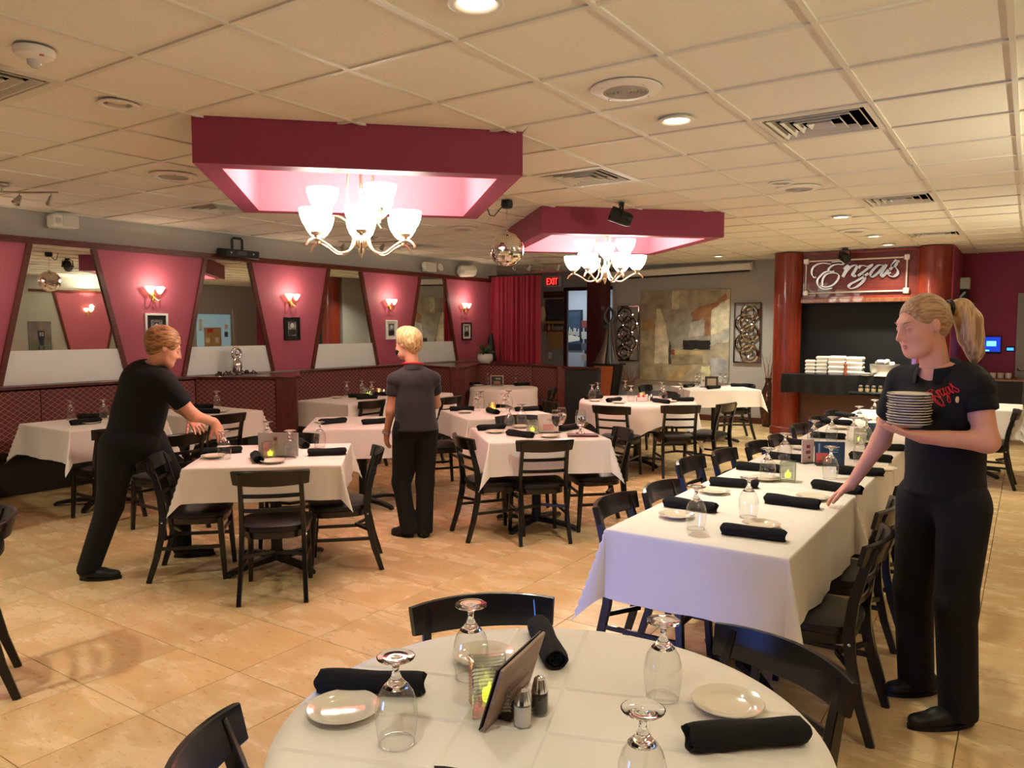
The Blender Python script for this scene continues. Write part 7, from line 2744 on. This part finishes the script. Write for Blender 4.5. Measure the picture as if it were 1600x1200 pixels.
head3 = head_prims(fr3, 1.03, neck3)
body3, V, Q = net_object('body', [sdf_net(torso3 + legs3 + armL3 + armR3, .010), sdf_net(head3, .0042), sdf_net(handL3, .0030), sdf_net(handR3, .0030)], [M_SKIN, M_LIP], p3)
fc = V[Q].mean(axis=1)


def lips(fr, body, s=1.0):
    mb = MB()
    for z0, y0, bow, rr in ((-.0568, .0935, .0012, .0040), (-.0672, .0915, -.0012, .0048)):
        pts, rs = [], []
        for k in range(11):
            x = -.0195 + .039 * k / 10
            u = abs(x) / .0195
            pts.append(hp(fr, x, y0 - .0100 * u * u, z0 + bow * math.cos(u * 5) * (1 - u) + (-.0615 - z0) * u ** 3, s))
            rs.append(rr * s * (1 - .75 * u ** 2))
        mb.tube(pts, rs, 8)
    mb.build('lips', M_LIP, body)


lips(fr3, body3, 1.03)
eyes(fr3, body3, 1.03)
g = .014
sh3 = [dict(p, **({'ra': p['ra'] + g, 'rb': p['rb'] + g})) for p in torso3[:-1]]
sh3[1] = cap(sp(.0, 0, 1.12), sp(-.01, 0, .90), .142, .162, .05, (F3, .9))
slL = [cap(shL + np.array([0, 0, .0]), shL + (elL - shL) * .34, .061, .063, .04)]
slR = [cap(shR, shR + (elR - shR) * .5, .062, .062, .04)]
cut = [((0, 0, -1), -.935)]
vneck = [sub(cap(neck3 + F3 * .085 + np.array([0, 0, .03]), neck3 + F3 * .135 + np.array([0, 0, -.10]), .038, .012, .02)), sub(cap(neck3 + np.array([0, 0, .02]), neck3 + np.array([-.02, 0, .2]), .062, .06, .02))]
sleeves3 = slL + slR
nl = unit(elL - shL)
nr = unit(elR - shR)
shirt3, SV, SQ = net_object('polo_shirt', [sdf_net(sh3 + vneck, .0075, cut), sdf_net(slL, .007, [(nl, float(np.dot(nl, shL + (elL - shL) * .43)))]), sdf_net(slR, .007, [(nr, float(np.dot(nr, shR + (elR - shR) * .58)))])], M_SHIRT, p3)
collar(shirt3, neck3 + np.array([.012, 0, .0]), (-.9, -.43), .066, 0, M_SHIRT, open_a=.40, h=.045)
tr3 = [cap(sp(-.012, .052, .93), sp(-.012, -.052, .93), .112, .112, .05), cap(hipN, knN, .100, .076, .03), cap(knN, anN + np.array([0, 0, -.05]), .078, .073, .03),
       cap(hipF, knF, .100, .076, .03), cap(knF, anF + np.array([0, 0, -.05]), .078, .073, .03)]
net_object('trousers', [sdf_net(tr3, .0085, [((0, 0, -1), -.030), ((0, 0, 1), 1.02)])], M_TROU, p3)
shoe(p3, (.070, -.10, 0), (-.215, -.135, 0), anN + np.array([0, 0, .02]))
shoe(p3, (.075, .175, 0), (-.170, .150, 0), anF + np.array([0, 0, .02]))
M_HAIR3 = hair_mat('blonde_hair', (138, 102, 64), (200, 160, 106), (9, 110, 110))
R3 = np.array([fr3[1], fr3[2], fr3[3]])
s_ = 1.03
hair3 = [ell(hp(fr3, 0, -.019, .034, s_), np.array([.0805, .0975, .091]), R3, .02), ell(hp(fr3, 0, -.050, -.002, s_), np.array([.070, .060, .075]), R3, .03),
         sub(ell(hp(fr3, 0, .095, -.035, s_), np.array([.066, .092, .112]), R3, .012)),
         sub(ell(hp(fr3, .085, .010, -.060, s_), np.array([.040, .045, .070]), R3, .015)), sub(ell(hp(fr3, -.085, .010, -.060, s_), np.array([.040, .045, .070]), R3, .015)),
         sub(ell(hp(fr3, 0, -.020, -.15, s_), np.array([.09, .12, .085]), R3, .015))]
hair_o, _, _ = net_object('hair', [sdf_net(hair3, .0045)], M_HAIR3, p3)
pony = [cap((-.045, .0, 1.688), (.010, 0, 1.690), .026, .036, .02), cap((.008, 0, 1.690), (.040, 0, 1.640), .035, .046, .03), cap((.040, 0, 1.64), (.050, -.005, 1.575), .046, .043, .03),
        cap((.050, -.005, 1.575), (.066, -.01, 1.515), .042, .030, .03), cap((.066, -.01, 1.515), (.064, -.01, 1.475), .028, .012, .03)]
M_PONY = hair_mat('blonde_ponytail', (150, 110, 66), (222, 182, 124), (80, 80, 7))
net_object('ponytail', [sdf_net(pony, .0055)], M_PONY, hair_o)
MB().tube([(-.040 + .008 * math.cos(a) * 0, .027 * math.cos(a), 1.690 + .029 * math.sin(a)) for a in [2 * PI * i / 18 for i in range(18)]], .009, 8, closed=True).build('hair_tie', M_BLACK, hair_o)
# embroidered red script with a small pale dot, laid on the shirt surface
from mathutils.bvhtree import BVHTree
bvh = BVHTree.FromPolygons([tuple(v) for v in SV], [tuple(int(i) for i in q) for q in SQ])


def on_shirt(x, z):
    h = bvh.ray_cast(Vector((x, -1, z)), Vector((0, 1, 0)))
    return (h[0] + Vector((0, -0.003, 0))) if h[0] else Vector((x, -0.16, z))


mb = MB()
_ca, _sa = math.cos(0.62), math.sin(0.62)
for strokes in LET.values():
    for st in strokes:
        pts = []
        for i in range(len(st) - 1):
            for k in range(3):
                u = k / 3
                pts.append((st[i][0] + (st[i + 1][0] - st[i][0]) * u, st[i][1] + (st[i + 1][1] - st[i][1]) * u))
        pts.append(st[-1])
        mb.tube([on_shirt(-.118 + .072 * x * _ca - .125 * (z - 2.4) * _sa * .6, 1.352 + .072 * x * _sa + .125 * (z - 2.4)) for x, z in pts], .0024, 5)
mb.build('red_script', mat('red_thread', (196, 24, 44), 0.6), shirt3)
MB().lathe([(.001, -.004), (.009, -.002), (.009, .002), (.001, .004)], 12, M=Matrix.Translation(on_shirt(-.090, 1.335)) @ Matrix.Rotation(PI / 2, 4, 'X'), squash=(.8, 1.4)).build('pale_emblem', mat('pale_thread', (226, 196, 140), 0.6), shirt3)

# the stack of plates in her hand
_c, _s = math.cos(math.radians(34)), math.sin(math.radians(34))


def to_world(b, x, y, z):
    return (b[0] + x * _c - y * _s, b[1] + x * _s + y * _c, b[2] + z)


n_pl = 12
for k in range(n_pl):
    w_ = to_world((-0.243, 3.599, 0), -.252 + .0035 * math.sin(k * 1.7), -.125, 1.225 + .0105 * k)
    lb = 'bottom plate of the stack held by the ponytailed server' if k == 0 else 'topmost plate of the stack held by the ponytailed server' if k == n_pl - 1 else '%s plate counted from the bottom of the server\'s held stack' % ('second third fourth fifth sixth seventh eighth ninth tenth eleventh'.split()[k - 1])
    PLT.put(w_, rnd.uniform(0, 6), lb, 'plates in the server\'s hand')

# ---------------- the blonde server seen from behind
p2 = person('blonde server seen from behind in a charcoal polo, wearing a watch, between the tables', (-3.909, 4.419, 0))
F2 = unit([-.38, .92, 0])
L2 = np.array([-F2[1], F2[0], 0])
sq = lambda f, l, z, ox=.025, oy=0.0: np.array([ox, oy, z]) + F2 * f + L2 * l
fr2 = head_frame((-.030, .02, 1.492), (-.86, .50, -.12))
neck2 = np.array([.012, 0, 1.325])
sL, eL, wL = np.array([-.118, -.050, 1.218]), np.array([-.155, -.02, .985]), np.array([-.205, .075, .800])
sR, eR, wR = np.array([.160, .055, 1.218]), np.array([.165, .225, 1.01]), np.array([-.02, .335, .93])
tor2 = [cap(sq(0, 0, 1.18), sq(0, 0, 1.02), .140, .128, .05, (F2, .80)), cap(sq(0, 0, 1.02), sq(.0, 0, .94, .03), .128, .125, .05, (F2, .88)), cap(sq(0, -.085, 1.215), sq(0, .085, 1.215), .046, .046, .04), cap(neck2 + np.array([0, 0, -.035]), sL, .034, .040, .03), cap(neck2 + np.array([0, 0, -.035]), sR, .034, .040, .03),
        cap(sL, sq(0, .07, 1.22), .042, .046, .03), cap(sR, sq(0, -.07, 1.22), .042, .046, .03), cap(neck2, sq(0, 0, 1.2), .052, .09, .05), cap(sq(.09, .07, 1.14), sq(.09, -.07, 1.14), .05, .05, .05)]
hL, kL, aL = np.array([-.055, 0, .80]), np.array([-.090, .03, .42]), np.array([-.030, -.01, .09])
hR, kR, aR = np.array([.105, .02, .80]), np.array([.095, .03, .42]), np.array([.092, .0, .09])
leg2 = [cap(hL, kL, .088, .058, .04), cap(kL, aL, .056, .040, .03), cap(hR, kR, .088, .058, .04), cap(kR, aR, .056, .040, .03), cap(sq(0, .05, .85, .03), sq(0, -.05, .85, .03), .098, .098, .05)]
arm2 = [cap(sL, eL, .045, .037, .03), cap(eL, wL, .037, .024, .025), cap(sR, eR, .045, .037, .03), cap(eR, wR, .037, .024, .025)]
ha2 = hand_prims(wL, (-.10, .22, -.95), (.8, .5, .1), -1, (.25, .3, .35, .4), .06, .92, .5, .4) + [cap(eL + (wL - eL) * .6, wL, .029, .024, .02)]
hb2 = hand_prims(wR, (-.9, .2, -.2), (0, .1, -1), -1, (.25, .3, .35, .4), .06, .92, .5, .4) + [cap(eR + (wR - eR) * .6, wR, .029, .024, .02)]
body2, V, Q = net_object('body', [sdf_net(tor2 + leg2 + arm2, .011), sdf_net(head_prims(fr2, .98, neck2), .0055), sdf_net(ha2, .0038), sdf_net(hb2, .0042)], [M_SKIN2, M_LIP], p2)
eyes(fr2, body2, .98)
g = .014
s2 = [dict(p, **({'ra': p['ra'] + g, 'rb': p['rb'] + g})) for p in tor2]
s2[1] = cap(sq(0, 0, 1.02), sq(.0, 0, .80, .035), .144, .178, .05, (F2, .92))
s2.pop(7)
slv = [cap(sL, sL + (eL - sL) * .42, .056, .058, .04)]
slr = [cap(sR, sR + (eR - sR) * .42, .056, .058, .04)]
na, nb_ = unit(eL - sL), unit(eR - sR)
shirt2, _, _ = net_object('polo_shirt', [sdf_net(s2 + [sub(cap(neck2 + np.array([0, 0, .03]), neck2 + np.array([-.02, .01, .2]), .062, .06, .02))], .009, [((0, 0, -1), -.835)]),
                                         sdf_net(slv, .008, [(na, float(np.dot(na, sL + (eL - sL) * .50)))]), sdf_net(slr, .008, [(nb_, float(np.dot(nb_, sR + (eR - sR) * .50)))])], M_SHIRT2, p2)
collar(shirt2, neck2 + np.array([0, 0, -.012]), (-.38, .92), .058, 0, M_SHIRT2, open_a=.5, h=.034)
MB().tube([neck2 + np.array([.075 * math.cos(a), .072 * math.sin(a), .012 - .012 * math.sin(a)]) for a in [2 * PI * i / 24 for i in range(24)]], .008, 8, closed=True).build('red_lanyard', mat('lanyard_red', (190, 30, 44), 0.6), shirt2)
t2 = [cap(sq(0, .055, .86, .03), sq(0, -.055, .86, .03), .118, .118, .05), cap(hL, kL, .097, .070, .03), cap(kL, aL + np.array([0, 0, -.04]), .070, .062, .03), cap(hR, kR, .097, .070, .03), cap(kR, aR + np.array([0, 0, -.04]), .070, .064, .03)]
net_object('trousers', [sdf_net(t2, .010, [((0, 0, -1), -.028), ((0, 0, 1), .93)])], M_TROU, p2)
shoe(p2, (.005, -.03, 0), (-.175, .075, 0), aL + np.array([0, 0, .02]))
shoe(p2, (.095, -.06, 0), (.055, .185, 0), aR + np.array([0, 0, .02]))
M_HAIR2 = hair_mat('pale_blonde_hair', (160, 120, 74), (238, 208, 152), (70, 70, 24))
R2 = np.array([fr2[1], fr2[2], fr2[3]])
hair2 = [ell(hp(fr2, 0, -.022, .040), np.array([.088, .104, .092]), R2, .02), ell(hp(fr2, 0, -.062, .000), np.array([.074, .058, .082]), R2, .03), ell(hp(fr2, 0, .02, .095), np.array([.055, .06, .04]), R2, .03),
         sub(ell(hp(fr2, 0, .100, -.04), np.array([.064, .088, .105]), R2, .012)), sub(ell(hp(fr2, .085, .014, -.055), np.array([.035, .040, .060]), R2, .015)), sub(ell(hp(fr2, -.085, .014, -.055), np.array([.035, .040, .060]), R2, .015)),
         sub(ell(hp(fr2, 0, -.02, -.16), np.array([.1, .13, .085]), R2, .012))]
net_object('hair', [sdf_net(hair2, .006)], M_HAIR2, p2)
mask = [ell(hp(fr2, 0, .055, -.056), np.array([.062, .052, .050]), R2, .02), sub(ell(hp(fr2, 0, .03, .04), np.array([.09, .12, .065]), R2, .01))]
net_object('face_mask', [sdf_net(mask, .006)], M_BLACK, p2)
wd = unit(wL - eL)
wu = unit(np.cross(wd, [0, 1, 0]))
wv = np.cross(wd, wu)
MB().tube([wL - wd * .012 + (wu * math.cos(a) + wv * math.sin(a)) * .029 for a in [2 * PI * i / 18 for i in range(18)]], .007, 8, closed=True).build('watch_band', M_STEEL, p2)
wl = wL - wd * .012 - wv * .0
MB().box(tuple(wl + np.array([-.03, -.012, 0])), (.012, .03, .032), ch=.004).build('watch_case', M_CHROME, p2)

# ---------------- the bending server on the left
p1 = person('server with swept-up brown blonde hair in black, bending and striding toward the left table', (-4.869, 2.778, 0))
F1 = unit([.66, .75, 0])
Rr1 = np.array([F1[1], -F1[0], 0])
fr1 = head_frame((.195, .03, 1.480), (.80, .42, -.38), (.25, .12, 1))
neck1 = np.array([.115, .04, 1.345])
hipc = np.array([-.045, .03, .87])
chest = np.array([.055, .05, 1.22])
shr, elr, wrr = np.array([.235, -.06, 1.255]), np.array([.375, .02, 1.035]), np.array([.455, .16, .975])
shl, ell_, wrl = np.array([-.045, .18, 1.265]), np.array([.12, .40, 1.05]), np.array([.215, .36, .975])
tor1 = [cap(chest, (chest + hipc) / 2, .172, .160, .05, (F1, .88)), cap((chest + hipc) / 2, hipc + np.array([0, 0, .09]), .160, .150, .05, (F1, .9)), cap(shr + Rr1 * -.07, shl + Rr1 * .07, .062, .062, .06), cap(shr, chest + np.array([.02, 0, .06]), .055, .07, .05),
        cap(shl, chest + np.array([-.02, 0, .06]), .055, .07, .05), cap(neck1, chest + np.array([.01, 0, .06]), .054, .09, .05)]
hb, kb, ab_ = np.array([-.095, -.045, .84]), np.array([-.125, -.125, .46]), np.array([-.225, -.20, .10])
hf, kf, af = np.array([.02, .12, .84]), np.array([.155, .235, .48]), np.array([.150, .295, .10])
leg1 = [cap(hb, kb, .098, .062, .04), cap(kb, ab_, .060, .042, .03), cap(hf, kf, .098, .062, .04), cap(kf, af, .060, .042, .03), cap(hipc + Rr1 * .06, hipc - Rr1 * .06, .105, .105, .05)]
arm1 = [cap(shr, elr, .049, .040, .03), cap(elr, wrr, .040, .026, .025), cap(shl, ell_, .047, .040, .03), cap(ell_, wrl, .040, .026, .025)]
h1a = hand_prims(wrr, (.35, .25, -.85), (-.6, .5, -.4), -1, (.25, .3, .35, .45), .08, 1.0, .6, .4) + [cap(elr + (wrr - elr) * .6, wrr, .032, .026, .02)]
h1b = hand_prims(wrl, (.62, -.45, -.45), (.2, .2, -.9), -1, (.2, .25, .3, .35), .14, 1.0, .7, .3) + [cap(ell_ + (wrl - ell_) * .6, wrl, .031, .026, .02)]
body1, V, Q = net_object('body', [sdf_net(tor1 + leg1 + arm1, .011), sdf_net(head_prims(fr1, 1.0, neck1), .0055), sdf_net(h1a, .0036), sdf_net(h1b, .0036)], [M_SKIN2, M_LIP], p1)
eyes(fr1, body1, 1.0)
g = .016
s1 = [dict(p, **({'ra': p['ra'] + g, 'rb': p['rb'] + g})) for p in tor1[:-1]]
s1[1] = cap((chest + hipc) / 2, hipc + np.array([0, 0, -.02]), .170, .190, .05, (F1, .9))
slr1 = [cap(shr, shr + (elr - shr) * .55, .070, .068, .04)]
sll1 = [cap(shl, shl + (ell_ - shl) * .5, .068, .066, .04)]
n1, n2 = unit(elr - shr), unit(ell_ - shl)
shirt1, _, _ = net_object('polo_shirt', [sdf_net(s1 + [sub(cap(neck1 + np.array([.01, 0, .03]), neck1 + np.array([.05, .02, .2]), .060, .06, .02))], .0095, [((0, 0, -1), -.83)]),
                                         sdf_net(slr1, .008, [(n1, float(np.dot(n1, shr + (elr - shr) * .66)))]), sdf_net(sll1, .008, [(n2, float(np.dot(n2, shl + (ell_ - shl) * .6)))])], M_SHIRT, p1)
collar(shirt1, neck1 + np.array([.0, 0, -.012]), (.66, .75), .064, 0, M_SHIRT, open_a=.5)
t1 = [cap(hipc + Rr1 * .07, hipc - Rr1 * .07, .140, .140, .05), cap(hb, kb, .125, .080, .03), cap(kb, ab_ + np.array([-.01, -.005, -.03]), .080, .068, .03), cap(hf, kf, .125, .080, .03), cap(kf, af + np.array([0, 0, -.03]), .080, .066, .03)]
net_object('trousers', [sdf_net(t1, .010, [((0, 0, -1), -.045), ((0, 0, 1), .97)])], M_TROU, p1)
shoe(p1, (-.285, -.215, 0), (-.040, -.175, 0), ab_ + np.array([0, 0, .02]))
shoe(p1, (.105, .275, 0), (.365, .345, 0), af + np.array([0, 0, .02]))
M_HAIR1 = hair_mat('brown_blonde_hair', (92, 58, 32), (188, 138, 84), (22, 22, 90))
R1 = np.array([fr1[1], fr1[2], fr1[3]])
hair1 = [ell(hp(fr1, 0, -.022, .040), np.array([.088, .106, .094]), R1, .02), ell(hp(fr1, 0, -.085, .045), np.array([.062, .058, .070]), R1, .03), ell(hp(fr1, 0, -.025, .098), np.array([.062, .070, .045]), R1, .03), ell(hp(fr1, 0, -.06, -.01), np.array([.07, .055, .07]), R1, .03),
         sub(ell(hp(fr1, 0, .100, -.04), np.array([.064, .088, .105]), R1, .012)), sub(ell(hp(fr1, .085, .012, -.055), np.array([.038, .042, .062]), R1, .015)), sub(ell(hp(fr1, -.085, .012, -.055), np.array([.038, .042, .062]), R1, .015)),
         sub(ell(hp(fr1, 0, -.02, -.16), np.array([.1, .13, .085]), R1, .012))]
net_object('hair', [sdf_net(hair1, .006)], M_HAIR1, p1)
